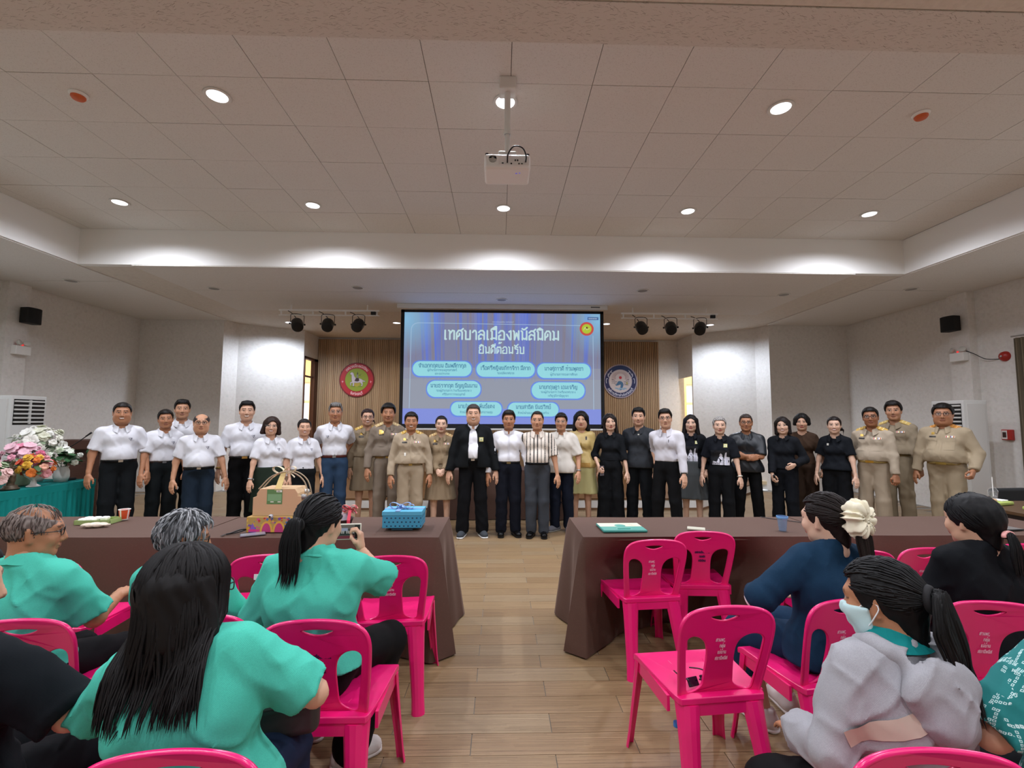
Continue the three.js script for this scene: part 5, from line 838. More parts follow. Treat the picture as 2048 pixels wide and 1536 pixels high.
// small band around the wrist
const band = (k, name, m, up = 0.02) => (f) => { const a = f.arms[k], e = V(...a.e), w = V(...a.w), d = w.clone().sub(e).normalize(), q = new THREE.Quaternion().setFromUnitVectors(V(0, 1, 0), d); part(name, new THREE.TorusGeometry(0.031, 0.006, 6, 20).rotateX(Math.PI / 2).scale(1, 1.6, 1).applyQuaternion(q).translate(...w.clone().addScaledVector(d, -up).toArray()), m, f.root); };
const watch = (k, strap, face) => (f) => { band(k, 'watch', strap, 0.025)(f); const a = f.arms[k], e = V(...a.e), w = V(...a.w), d = w.clone().sub(e).normalize(), q = new THREE.Quaternion().setFromUnitVectors(V(0, 1, 0), d), b = f.root.children[f.root.children.length - 1]; part('watch_face', cyl(0.018, 0.018, 0.008, 0, 0, 0, 16).rotateX(Math.PI / 2).translate(0, 0, 0.036).applyQuaternion(q).translate(...w.clone().addScaledVector(d, -0.025).toArray()), face, b); };

// second garment worn over the shirt
const over = (o) => (f) => {
  const g = o.g ?? 0.026, P = f.torso(g), Q = [-1, 1].flatMap((k) => f.armP(k, g * 0.85, o.sleeve ?? 1.97, { flare: o.flare ?? 0.006, cuff: 1 }));
  if (o.hem < 0.95) P.push(...f.bum(g), cap(f.T(-0.075 * f.w, 0.9, 0), f.T(0.075 * f.w, 0.9, 0), 0.118 * (0.6 + f.w * 0.4) + g, undefined, f.fl(0.95, { k: 0.08 })));
  const cuts = [cap(f.T(0, 1.425, -0.012), f.T(0, 1.66, 0.03), 0.069, 0.11)]; if (o.open) cuts.push(cap(f.T(0, 1.5, 0.16), f.T(0, o.hem - 0.2, 0.2), o.open, o.open * 1.1, { s: 2.4, n: f.fwd }));
  const F = both(field(P, { cut: cuts, planes: [f.upP(o.hem, -1)], fold: f.foldF(0.005, 19) }), field(Q, { fold: f.foldF(0.005, 23) })), m = part(o.name || 'jacket', net(F, bounds([...P, ...Q], 0.03), BY_CELL.cloth), cloth(o.c, o.r ?? 0.8), f.root);
  if (o.collar) { const A = [], B = []; for (let i = 0; i <= 24; i++) { const th = 0.6 + (2 * Math.PI - 1.2) * i / 24, c = Math.cos(th), q = Math.sin(th), fr = Math.max(0, c), y = 1.465 - 0.07 * fr; A.push(V(...f.T(q * 0.078, y, c * 0.072 + fr * 0.04))); B.push(V(...f.T(q * 0.098, y - 0.05 - fr * 0.03, c * 0.09 + fr * 0.06 - 0.01))); } part('collar', strip(A, B, 0.007), cloth(o.c, 0.8), m); }
  if (o.badge) part('badge', patch(F, f.T, f.Dv, o.badge[0], o.badge[1], 0.055, 0.055, 4, 4, 0.004), o.badge[2], m);
  f.overF = F;
};
const eMat = (h, o) => mat(h, 0.5, o);
const epaulettes = (c, stripe) => (f) => { for (const k of [-1, 1]) { const M = new THREE.Matrix4().makeTranslation(...f.T(k * 0.115, 1.425, 0.006)).multiply(f.Rm.clone()).multiply(new THREE.Matrix4().makeRotationZ(-k * 0.42)).multiply(new THREE.Matrix4().makeRotationX(0.5)); const e = part('epaulette', rbox(0.12, 0.016, 0.066, 0.005).applyMatrix4(M), eMat(c), f.top); for (const x of [-0.025, 0.012]) part('rank_bar', box(0.009, 0.004, 0.054, k * x, 0.009, 0).applyMatrix4(M), eMat(stripe), e); } };
const thaiLogo = mat('#3a3a52', 0.7, { alphaMap: grey(canvas(128, 128, (c, w) => { c.fillStyle = '#000'; c.fillRect(0, 0, w, w); c.strokeStyle = '#fff'; c.lineWidth = 9; c.beginPath(); c.moveTo(20, 30); c.bezierCurveTo(0, 60, 40, 80, 60, 108); c.lineTo(92, 60); c.moveTo(34, 34); c.bezierCurveTo(50, 40, 60, 60, 62, 84); c.moveTo(70, 30); c.lineTo(66, 66); c.lineTo(90, 36); c.stroke(); c.lineWidth = 4; c.beginPath(); c.moveTo(40, 118); c.lineTo(118, 118); c.stroke(); })), transparent: true });
const logo = (x) => onTop('embroidered_logo', x, 1.265, 0.055, 0.055, thaiLogo, { off: 0.0022 });
const ribbonTex = mat('#ffffff', 0.6, { map: canvas(128, 64, (c, w, h) => { c.fillStyle = '#e8e2d6'; c.fillRect(0, 0, w, h); ['#c23b2e', '#f2e6c8', '#c9a23a', '#5b3f7a', '#e9e9e9', '#c46a2e'].forEach((k, i) => { c.fillStyle = k; c.fillRect(6 + i * 20, 4, 15, h - 8); }); }) });
const badgeMat = mat('#d9b45c', 0.35, { metalness: 0.5 }), tagMat = mat('#26221f', 0.5), pocketMat = (c) => cloth(c, 0.9), silver = mat('#d8d4c8', 0.3, { metalness: 0.6 });
const uniformKit = (c, ep, o = {}) => [epaulettes(ep, o.stripe || '#e9d9a0'), onTop('pocket_flap', -0.085, 1.262, 0.095, 0.045, pocketMat(c), { off: 0.005 }), onTop('pocket_flap', 0.085, 1.262, 0.095, 0.045, pocketMat(c), { off: 0.005 }), onTop('pocket', -0.085, 1.19, 0.09, 0.1, pocketMat(c), { off: 0.0035 }), onTop('pocket', 0.085, 1.19, 0.09, 0.1, pocketMat(c), { off: 0.0035 }),
  onTop('name_tag', -0.085, 1.3, 0.07, 0.018, tagMat, { off: 0.005 }), onTop('medal_ribbons', 0.085, 1.303, 0.085, 0.024, ribbonTex, { off: 0.005 }), onTop('badge', -0.085, 1.342, 0.035, 0.03, badgeMat, { off: 0.005 }), onTop('button_placket', 0, 1.17, 0.03, 0.3, pocketMat(c), { off: 0.004, nv: 12 }), ...(o.more || [])];
// ---------------------------------------------------------------- the row of people standing before the stage
const WHITE = '#d6d6da', polo = (o = {}) => ({ c: WHITE, sleeve: 0.8, flare: 0.016, vee: 0.11, collar: { gap: 0.42, low: 0.012 }, name: 'polo_shirt', ...o });
const BK = '#16171b', man = (c = '#1a1512', o = {}) => ({ style: 'short', t: 0.009, c, ...o });
const uni = (c, o = {}) => ({ c, sleeve: 1.97, vee: 0.08, collar: { gap: 0.4, low: 0.01 }, name: 'uniform_shirt', blouse: 1, ...o });
const printTee = mat('#ffffff', 0.8, { map: canvas(256, 256, (c, w, h) => { c.fillStyle = '#0d0f15'; c.fillRect(0, 0, w, h); c.fillStyle = '#d6d6e0'; c.beginPath(); c.moveTo(20, 256); c.lineTo(30, 190); c.lineTo(80, 200); c.lineTo(110, 130); c.lineTo(130, 90); c.lineTo(115, 90); c.lineTo(140, 50); c.lineTo(165, 90); c.lineTo(152, 95); c.lineTo(180, 140); c.lineTo(200, 40); c.lineTo(222, 30); c.lineTo(215, 110); c.lineTo(256, 120); c.lineTo(256, 256); c.fill(); c.strokeStyle = '#0d0f15'; c.lineWidth = 6; for (let i = 0; i < 7; i++) { c.beginPath(); c.moveTo(30 + i * 14, 256); c.bezierCurveTo(40 + i * 14, 230, 20 + i * 16, 215, 44 + i * 13, 200 + (i % 3) * 14); c.stroke(); } c.save(); c.translate(188, 250); c.rotate(-Math.PI / 2); c.fillStyle = '#0d0f15'; c.font = 'bold 34px sans-serif'; c.fillText('DEPARTMENT', -10, 0, 190); c.restore(); c.strokeStyle = '#6a78b8'; c.lineWidth = 3; c.beginPath(); c.moveTo(214, 250); c.lineTo(214, 140); c.stroke(); }) });
const yellowSeal = mat('#ffffff', 0.5, { map: canvas(64, 64, (c) => { c.fillStyle = '#c9c47a'; c.fillRect(0, 0, 64, 64); c.fillStyle = '#e6e3c0'; c.beginPath(); c.arc(32, 32, 24, 0, 7); c.fill(); c.fillStyle = '#6f8a4a'; c.beginPath(); c.arc(32, 33, 14, 0, 7); c.fill(); c.fillStyle = '#efe9d0'; c.fillRect(26, 26, 12, 12); }) });
const goldWatch = mat('#d8b36a', 0.3, { metalness: 0.8 }), dkStrap = mat('#1b1d21', 0.5), steel = MT.chrome;
const stripeFn = (x, y, z, t) => { const u = (t.x + Math.max(0, Math.abs(t.x) - 0.17) * 0.3) / 0.05, f = u - Math.floor(u); return f < 0.26 ? lin('#1d1a1c') : lin('#ddd2c4'); };
const SK = { a: '#b07a58', b: '#c08d6c', c: '#cfa184', d: '#d9b096', e: '#9c6848' };
const ST = [
  { label: 'tall smiling man in white polo at the left end by the flowers', pos: [-4.76, 0, -6.0], h: 1.71, w: 1.12, yaw: 0.78, skin: SK.a, face: { fw: 1.04, smile: 1, chub: 1, squint: 1 }, hair: man('#1c1714', { t: 0.006 }), head: { y: -0.12 }, top: polo(), low: { c: '#14181b' }, belt: '#0d0d0f', belly: 0.5, buckle: steel, extra: [logo(0.09)] },
  { label: 'slim man in white polo, second from the left, hand on thigh', pos: [-4.46, 0, -6.34], h: 1.63, w: 0.98, yaw: 0.8, skin: SK.a, face: { squint: 1, fw: 0.98 }, hair: man(), head: { y: -0.14, r: 0.05 }, armR: { fwd: 0.06 }, top: polo(), low: { c: '#0f1416' }, belt: '#2b1d18', buckle: steel, extra: [logo(0.09)] },
  { label: 'man in white polo standing behind the bald man', pos: [-4.5, 0, -6.72], h: 1.78, w: 1, yaw: 0.6, skin: SK.b, face: { smile: 0, squint: 1 }, hair: man('#15110f', { quiff: 1 }), top: polo({ vee: 0.1 }), low: { c: '#0c0d0f' }, extra: [] },
  { label: 'bald man with dark-rimmed spectacles in white polo and jeans', pos: [-3.72, 0, -5.92], h: 1.58, w: 1.1, yaw: 0.55, skin: SK.b, face: { fw: 1.05, chub: 1 }, hair: { style: 'bald', t: 0.004, c: '#3a3230' }, glasses: '#231a16', belly: 0.9, armL: { fwd: 0.02, out: 0.03 }, top: polo(), low: { c: '#1b2836' }, belt: '#111112', buckle: steel, extra: [logo(0.09)] },
  { label: 'tall man in white polo with gold belt buckle and wristwatch', pos: [-3.37, 0, -6.3], h: 1.75, w: 1.12, yaw: 0.48, skin: SK.c, face: { fw: 1, smile: 1, squint: 1 }, hair: man('#0f0c0b', { quiff: 1, t: 0.008 }), belly: 0.4, top: polo(), low: { c: '#0b0c0e' }, belt: '#0b0b0c', buckle: goldWatch, buckleW: 0.06, extra: [logo(0.09), watch(-1, goldWatch, goldWatch)] },
  { label: 'woman with bobbed brown hair in white polo and dark skirt', pos: [-2.92, 0, -6.05], h: 1.54, w: 1, fem: 1, yaw: 0.65, skin: SK.c, face: { smile: 1 }, hair: { style: 'bob', len: 0.085, t: 0.016, c: '#2a1a14', out: 0.014, part: 1 }, glasses: 'thin', head: { y: -0.2, r: -0.08 }, armR: { fwd: 0.05 }, top: polo({ hem: 0.985 }), low: { skirt: 1, c: '#1f2a20', hem: 0.42, flare: 0.015 }, extra: [logo(0.09), watch(-1, steel, steel)] },
  { label: 'woman with tied-back hair in white polo, black trousers, beside the jeans', pos: [-2.6, 0, -6.28], h: 1.52, w: 1.08, fem: 1, yaw: 0.65, skin: SK.c, face: { fw: 1.03, smile: 1, squint: 1 }, hair: { style: 'tied', t: 0.008, c: '#1a1512', tail: [[0, 0.0, -0.1, 0.03], [0, -0.05, -0.115, 0.025]] }, head: { y: -0.15 }, top: polo({ hem: 0.97, foldA: 0.004 }), low: { c: '#0d1013' }, extra: [logo(0.09)] },
  { label: 'tall man in white polo and blue jeans, hands behind his back', pos: [-2.27, 0, -6.5], h: 1.74, w: 1, yaw: 0.34, skin: SK.a, face: { fw: 0.98 }, hair: man('#221c19', { grey: '#8d8a86', t: 0.007, quiff: 1 }), glasses: 'thin', armL: { m: 'behind' }, armR: { m: 'behind' }, top: polo(), low: { c: '#2b3f57', cuff: 0.02, knee: 0.008 }, belt: '#4a2018', buckle: steel, stance: 0.09, extra: [logo(-0.085)] },
  { label: 'woman in khaki uniform skirt with round glasses and hair bun', pos: [-1.93, 0, -6.86], h: 1.67, w: 0.96, fem: 1, yaw: 0.32, skin: SK.c, face: { fw: 1.02, smile: 1 }, hair: { style: 'tied', t: 0.009, c: '#2b1a18', tail: [[0.07, -0.05, -0.05, 0.025], [0.085, -0.07, -0.04, 0.022]] }, glasses: '#5b3b33', armR: { out: -0.01 }, top: uni('#8d7d66'), low: { skirt: 1, c: '#8d7d66', hem: 0.53, flare: 0.02 }, shoe: { c: '#15130f', low: 1 }, extra: uniformKit('#8d7d66', '#c9a24a') },
  { label: 'man in grey-brown uniform with thick dark hair, left of the screen', pos: [-1.55, 0, -6.52], h: 1.73, w: 1, yaw: 0.25, skin: SK.a, face: { stubble: 1, squint: 1 }, hair: man('#120f0d', { t: 0.015, fringe: 1 }), top: uni('#7f7264'), low: { c: '#7f7264' }, belt: '#8a6a3a', buckle: badgeMat, extra: uniformKit('#7f7264', '#c9ad7c', { more: [onTop('cross_badge', -0.085, 1.33, 0.06, 0.06, badgeMat, { off: 0.006 })] }) },
  { label: 'smiling man in light beige uniform with medal ribbons', pos: [-1.17, 0, -6.2], h: 1.61, w: 1.04, yaw: 0.2, skin: SK.a, face: { fw: 1.02, smile: 1, squint: 1 }, hair: man('#17120f'), top: uni('#ab9a82'), low: { c: '#a3927a' }, belt: '#8b7a5a', buckle: badgeMat, extra: uniformKit('#ab9a82', '#c99f3e', { more: [onTop('medallion', -0.075, 1.14, 0.022, 0.045, silver, { off: 0.006 })] }) },
  { label: 'woman in khaki uniform with clasped hands and wristwatch', pos: [-0.8, 0, -6.42], h: 1.57, w: 0.94, fem: 1, yaw: 0.1, skin: SK.d, face: { fw: 0.97 }, hair: { style: 'tied', t: 0.007, c: '#191412', front: 0.078 }, armL: { m: 'front', palm: [0, 0.3, -1], thumb: [-1, 0.6, 0] }, armR: { m: 'front', palm: [0, 0.3, -1], thumb: [1, 0.6, 0] }, top: uni('#9a866a'), low: { skirt: 1, c: '#9d8a70', hem: 0.5, flare: 0.02 }, belt: 0, shoe: { c: '#15130f', low: 1 }, extra: [...uniformKit('#9a866a', '#c9a46c'), watch(1, steel, silver)] },
  { label: 'man in black jacket over white shirt with grey sneakers, centre', pos: [-0.355, 0, -6.25], h: 1.72, w: 1.08, yaw: 0.06, skin: SK.c, face: { fw: 1.05, smile: 1, squint: 1, chub: 1 }, hair: man('#3a3330', { t: 0.005 }), armL: { out: 0.03 }, armR: { out: 0.03 }, belly: 0.5, top: { c: '#e9e9ec', sleeve: 1.5, collar: { gap: 0.25, stand: 1 }, name: 'white_shirt', vee: 0.06 }, low: { c: '#0c0d10', cuff: 0.032 }, belt: '#0b0b0b', buckle: steel, shoe: { c: '#3f4347', r: 0.8, sole: '#e8e8e6' }, stance: 0.13, footYaw: [-0.25, 0.25], extra: [over({ c: '#0d1012', hem: 0.89, open: 0.056, collar: 1, badge: [0.105, 1.255, yellowSeal] })] },
  { label: 'man in white collarless long-sleeved shirt and navy trousers', pos: [0.12, 0, -6.28], h: 1.64, w: 1, yaw: 0, skin: SK.a, face: { fw: 1, stubble: 0 }, hair: man('#15110e', { t: 0.011, quiff: 1 }), armL: { out: 0.03 }, armR: { out: 0.03 }, top: { c: '#e8e8ec', sleeve: 1.95, collar: { gap: 0.18, stand: 1 }, vee: 0.05, name: 'collarless_shirt', foldA: 0.004 }, low: { c: '#10131d', cuff: 0.024 }, belt: '#0b0b0c', buckle: mat('#8b7a52', 0.3, { metalness: 0.7 }), buckleW: 0.055, shoe: { c: '#0d0c0c', r: 0.25 }, footYaw: [-0.05, 0.3], extra: [onTop('button_placket', 0, 1.2, 0.03, 0.32, cloth('#dcdce2', 0.9), { off: 0.0045, nv: 12 })] },
  { label: 'man in black and cream striped shirt and grey trousers', pos: [0.5, 0, -6.22], h: 1.63, w: 1, yaw: -0.1, skin: SK.b, face: { fw: 1 }, hair: man('#221c19', { t: 0.004, front: 0.09 }), armL: { out: 0.02, fwd: 0.03 }, armR: { m: 'behind' }, belly: 0.5, top: { c: '#ddd', sleeve: 0.92, flare: 0.02, vee: 0.09, collar: { gap: 0.4, c: '#d9cdbf' }, name: 'striped_shirt', colorFn: stripeFn, cell: 0.008, foldA: 0.002 }, low: { c: '#3c4046', cuff: 0.02 }, belt: '#101012', shoe: { c: '#0d0c0c', r: 0.22 }, stance: 0.085, footYaw: [-0.25, 0.05], extra: [] },
  { label: 'man with round glasses in cream short-sleeved shirt and navy jeans', pos: [0.86, 0, -6.52], h: 1.61, w: 1, yaw: -0.2, skin: SK.b, face: { fw: 0.98 }, hair: man('#1c1815', { t: 0.011, fringe: 1, front: 0.08 }), glasses: 'thin', armL: { fwd: 0.07, up: 0.02 }, top: { c: '#d8d2c7', sleeve: 0.9, flare: 0.022, vee: 0.1, hem: 0.85, collar: { gap: 0.5, drop: 0.055 }, name: 'short_sleeved_shirt', g: 0.018 }, low: { c: '#121826', cuff: 0.02 }, shoe: { c: '#6a6a70', r: 0.7, sole: '#8d8a82' }, footYaw: [-0.7, 0.0], extra: [watch(1, steel, dkStrap)] },
  { label: 'woman in a gold satin dress with black ribbon pin', pos: [1.19, 0, -6.8], h: 1.64, w: 1.05, fem: 1, yaw: -0.2, skin: SK.c, face: { fw: 1.03, smile: 0, chub: 1 }, hair: { style: 'bob', len: 0.13, t: 0.018, c: '#0e0c0d', out: 0.012 }, armL: { fwd: 0.04 }, top: { m: phys('#c2a868', 0.38, { sheen: 0.6, sheenRoughness: 0.4 }), c: '#c2a868', sleeve: 1.55, hem: 0.88, vee: 0.06, name: 'satin_blouse', g: 0.014, foldA: 0.004, flare: 0.012 }, low: { skirt: 1, m: phys('#b9b27c', 0.32, { sheen: 0.6, sheenRoughness: 0.4 }), hem: 0.5, flare: 0.03 }, shoe: { c: '#2a2018', low: 1 }, extra: [onTop('black_ribbon_pin', 0.075, 1.315, 0.022, 0.05, tagMat, { off: 0.006 }), onTop('lace_trim', 0, 0.925, 0.26, 0.06, cloth('#b08a4a', 0.7), { off: 0.006, nu: 14 }), onTop('front_opening', 0, 1.1, 0.012, 0.3, cloth('#9a8148', 0.6), { off: 0.005, nu: 2, nv: 12 }), band(1, 'bracelet', goldWatch, 0.015)] },
  { label: 'young woman with long hair in black blouse and wide black trousers', pos: [1.57, 0, -6.62], h: 1.61, w: 0.92, fem: 1, yaw: -0.22, skin: SK.d, face: { fw: 0.95 }, hair: { style: 'long', len: 0.16, t: 0.012, c: '#1c1411', out: 0.004, tip: 0.026, part: -1 }, head: { y: 0.12, r: 0.08 }, armR: { m: 'x', w: [-0.17, 0.93, 0.14], palm: [0.6, 0, -0.6], hand: 'grip', thumb: [1, 0.3, 0.4] }, armL: { fwd: 0.08 }, top: { c: '#121519', sleeve: 1.25, vee: 0.16, collar: { gap: 0.45, drop: 0.045 }, name: 'blouse' }, low: { c: '#0b0d10', cuff: 0.055, knee: 0.03 }, extra: [] },
  { label: 'young man in charcoal polo with black wristwatch', pos: [1.98, 0, -6.6], h: 1.694, w: 1.04, yaw: -0.55, skin: SK.c, face: { fw: 1, stubble: 1 }, hair: man('#0e0c0b', { t: 0.01, quiff: 1 }), head: { y: 0.22 }, armL: { fwd: 0.06 }, top: polo({ c: '#2c2f33', hem: 0.87, vee: 0.12, m: cloth('#2c2f33', 0.7) }), low: { c: '#0c0f12' }, stance: 0.12, extra: [watch(1, dkStrap, dkStrap), onTop('white_clip', 0.02, 1.335, 0.022, 0.016, silver, { off: 0.005 })] },
  { label: 'man with rectangular glasses in pale shirt and black trousers', pos: [2.21, 0, -6.17], h: 1.667, w: 0.98, yaw: -0.58, skin: SK.c, face: { fw: 0.97 }, hair: man('#14110f', { t: 0.01, quiff: 1 }), glasses: '#4a2a20', head: { y: 0.22, r: 0.06 }, armL: { fwd: 0.07 }, armR: { m: 'behind' }, top: { c: '#cfcdd2', sleeve: 1.9, vee: 0.1, collar: { gap: 0.4, drop: 0.06 }, name: 'dress_shirt', foldA: 0.0045 }, low: { c: '#0b0c0e', cuff: 0.018 }, stance: 0.14, extra: [watch(1, mat('#27414a', 0.5), dkStrap), onTop('chest_pocket', 0.08, 1.24, 0.085, 0.1, cloth('#c6c4ca', 0.9), { off: 0.004 }), onTop('pen', 0.062, 1.285, 0.008, 0.04, tagMat, { off: 0.007 })] },
  { label: 'woman with long straight black hair, black cardigan and grey skirt', pos: [2.72, 0, -6.58], h: 1.6, w: 0.97, fem: 1, yaw: -0.4, skin: SK.d, face: { fw: 0.97 }, hair: { style: 'long', len: 0.24, t: 0.011, c: '#120e0d', out: 0.02, tip: 0.034 }, armL: { m: 'x', w: [0.2, 0.9, 0.12], palm: [-0.3, 0, -1], hand: 'fist' }, armR: { m: 'behind' }, top: { c: '#10131a', sleeve: 0.7, vee: 0.1, collar: { gap: 0.45 }, name: 'printed_polo_shirt' }, low: { skirt: 1, c: '#4b4f50', hem: 0.47, flare: 0.05 }, shoe: { c: '#15130f', low: 1 }, extra: [onTop('printed_panel', -0.02, 1.13, 0.22, 0.22, printTee, { off: 0.003, nu: 10, nv: 8 }), onTop('yellow_seal', 0.075, 1.3, 0.045, 0.045, yellowSeal, { off: 0.005 }), over({ c: '#0c0f14', hem: 0.93, open: 0.085, name: 'cardigan', g: 0.022 })] },
  { label: 'grey-haired woman in black and white printed polo', pos: [2.99, 0, -6.28], h: 1.57, w: 1, fem: 1, yaw: -0.5, skin: SK.d, face: { fw: 1 }, hair: { style: 'tied', t: 0.01, c: '#4a4643', grey: '#bdb8b2', tail: [[0, -0.02, -0.1, 0.03], [0, -0.07, -0.11, 0.022]] }, head: { y: 0.15 }, armL: { fwd: 0.04 }, top: { c: '#10131a', sleeve: 0.86, vee: 0.1, collar: { gap: 0.45 }, name: 'printed_polo_shirt' }, low: { c: '#0e1013', cuff: 0.03 }, extra: [onTop('printed_panel', 0.0, 1.12, 0.25, 0.21, printTee, { off: 0.003, nu: 10, nv: 8 }), onTop('yellow_seal', 0.075, 1.295, 0.05, 0.05, yellowSeal, { off: 0.005 }), band(1, 'bracelet', silver, 0.02)] },
  { label: 'man with glasses in glossy black polo, one arm held across', pos: [3.5, 0, -6.55], h: 1.61, w: 1.04, yaw: -0.45, skin: SK.a, face: { fw: 1.02 }, hair: man('#3b322d', { t: 0.004 }), glasses: '#2a211d', armL: { m: 'x', w: [-0.04, 1.1, 0.2], pole: [1, -0.6, -0.2], palm: [0, 0, -1], dir: [-1, 0.05, 0.1], thumb: [0, 1, 0] }, armR: { m: 'x', w: [0.03, 1.06, 0.19], pole: [-1, -0.6, -0.2], palm: [0, 0, -1], dir: [1, 0.3, 0.1], thumb: [0, 1, 0], hand: 'fist' }, top: polo({ c: '#20252a', hem: 0.86, m: phys('#1c2126', 0.42, { sheen: 0.4 }), vee: 0.11, g: 0.02, sleeve: 0.95, foldA: 0.005 }), low: { c: '#0a0b0d' }, stance: 0.15, extra: [] },
  { label: 'smiling woman in black holding a microphone', pos: [3.9, 0, -6.34], h: 1.57, w: 0.98, fem: 1, yaw: -0.75, skin: SK.d, face: { fw: 0.97, smile: 1 }, hair: { style: 'bob', len: 0.1, t: 0.013, c: '#1a1210', out: -0.004, part: -1 }, head: { y: 0.14, r: 0.06 }, armR: { m: 'x', w: [-0.12, 0.86, 0.2], palm: [0.5, 0.2, -0.6], hand: 'grip', dir: [0.3, -1, 0.3] }, armL: { m: 'x', w: [0.16, 1.02, 0.16], palm: [-1, 0, 0], hand: 'relax' }, top: { c: '#12151a', sleeve: 1.9, vee: 0.06, hem: 0.95, name: 'black_top', foldA: 0.005, g: 0.018, collar: { gap: 0.5, drop: 0.035 } }, low: { c: '#0d1016', cuff: 0.035 }, extra: [] },
  { label: 'short-haired woman in brown dress with wooden bead bracelet', pos: [4.42, 0, -6.72], h: 1.62, w: 0.98, fem: 1, yaw: -0.6, skin: SK.c, face: { fw: 0.98 }, hair: { style: 'bob', len: 0.02, t: 0.018, c: '#100d0c', out: 0.0 }, armL: { fwd: 0.12, up: 0.05, hand: 'grip', palm: [-0.4, 0, -1] }, top: { c: '#3d2c20', sleeve: 0.7, vee: 0.15, hem: 0.95, name: 'brown_top' }, low: { c: '#33251b', cuff: 0.07, knee: 0.035 }, extra: [band(1, 'bead_bracelet', MT.black, 0.015), band(1, 'bead_bracelet', mat('#5a4a38', 0.4), 0.03)] },
  { label: 'woman with ponytail in black polo, right of the brown dress', pos: [4.62, 0, -6.33], h: 1.58, w: 0.96, fem: 1, yaw: -0.85, skin: SK.d, face: { fw: 0.98, smile: 1 }, hair: { style: 'tied', t: 0.008, c: '#1b1311', tail: [[0.045, -0.02, -0.09, 0.03], [0.08, -0.07, -0.08, 0.028], [0.085, -0.13, -0.07, 0.016]] }, head: { y: 0.2 }, armL: { fwd: 0.04 }, top: polo({ c: '#0e1218', hem: 0.93, m: cloth('#0e1218', 0.8), sleeve: 0.75 }), low: { c: '#0b0d10', cuff: 0.05, knee: 0.03 }, extra: [onTop('white_logo', -0.075, 1.3, 0.025, 0.03, silver, { off: 0.004 })] },
  { label: 'uniformed man with glasses and gold buckle, left of three on right', pos: [4.97, 0, -6.12], h: 1.7, w: 1, yaw: -0.95, skin: SK.e, face: { fw: 0.98 }, hair: man('#14110f', { t: 0.008 }), glasses: '#1d1b1c', head: { y: 0.22, r: 0.07 }, belly: 0.5, armL: { hand: 'fist', fwd: 0.05 }, top: uni('#aa9c88'), low: { c: '#a2937e' }, belt: '#8f7a48', buckle: mat('#b8923c', 0.3, { metalness: 0.8 }), buckleW: 0.09, extra: uniformKit('#aa9c88', '#cba34a') },
  { label: 'tallest uniformed man, bareheaded, middle of three on right', pos: [5.66, 0, -6.55], h: 1.8, w: 1.02, yaw: -0.98, skin: SK.b, face: { fw: 1 }, hair: man('#17120f', { t: 0.014, quiff: 1 }), head: { y: 0.2, r: 0.05 }, armL: { hand: 'fist', fwd: 0.05 }, top: uni('#93856f'), low: { c: '#8d7f68' }, belt: '#85744e', buckle: badgeMat, extra: uniformKit('#93856f', '#d3b568') },
  { label: 'stout uniformed man with glasses at the right end of the row', pos: [5.83, 0, -5.98], h: 1.74, w: 1.2, yaw: -1.05, skin: SK.a, face: { fw: 1.1, chub: 1 }, hair: man('#15110f', { t: 0.012 }), glasses: '#3a3634', head: { y: 0.22, s: 1.05 }, belly: 1.35, armL: { m: 'x', w: [0.28, 0.9, 0.12], hand: 'fist', palm: [-1, 0, 0] }, top: uni('#aa9a80', { g: 0.018 }), low: { c: '#a5957b', under: 0 }, belt: '#8f7a48', buckle: mat('#b8a45c', 0.3, { metalness: 0.7 }), buckleW: 0.1, waist: 0.99, neck: 1.15, extra: uniformKit('#aa9a80', '#cf8e3c', { stripe: '#e8b070' }) },
];
const STI = ST.map((s) => person(s));
// ---------------------------------------------------------------- seated audience, seen from behind
function taperTube(pts, r0, r1, sides = 5) {
  const n = pts.length, pos = [], nor = [], idx = []; let N = V(0.3, 0.2, 1);
  for (let i = 0; i < n; i++) {
    const t = pts[Math.min(n - 1, i + 1)].clone().sub(pts[Math.max(0, i - 1)]).normalize(); N.addScaledVector(t, -N.dot(t)).normalize(); const B = V(0, 0, 0).crossVectors(t, N), u = i / (n - 1), r = (r0 + (r1 - r0) * u * u) * (i === 0 ? 0.5 : i === n - 1 ? 0.25 : 1);
    for (let k = 0; k < sides; k++) { const a = k / sides * 2 * Math.PI, d = N.clone().multiplyScalar(Math.cos(a)).addScaledVector(B, Math.sin(a)); pos.push(pts[i].x + d.x * r, pts[i].y + d.y * r, pts[i].z + d.z * r); nor.push(d.x, d.y, d.z); }
  }
  for (let i = 0; i < n - 1; i++) for (let k = 0; k < sides; k++) { const a = i * sides + k, b = i * sides + (k + 1) % sides; idx.push(a, b, a + sides, b, b + sides, a + sides); }
  const g = new THREE.BufferGeometry(); g.setAttribute('position', new THREE.Float32BufferAttribute(pos, 3)); g.setAttribute('normal', new THREE.Float32BufferAttribute(nor, 3)); g.setIndex(idx); return g;
}
const resample = (P, n) => new THREE.CatmullRomCurve3(P).getPoints(n);
const onSkull = (ph, e, t = 0) => V(Math.sin(ph) * (0.088 + t) * Math.cos(e), 0.034 + (0.096 + t) * Math.sin(e), Math.cos(ph) * (0.106 + t) * Math.cos(e) - 0.014);
function strandsMesh(f, list, c) { const g = joinIndexed(list); g.deleteAttribute('color'); const old = f.root.children.find((o) => o.name === 'hair'); part('hair_strands', g, hairMat(c), old || f.root); }
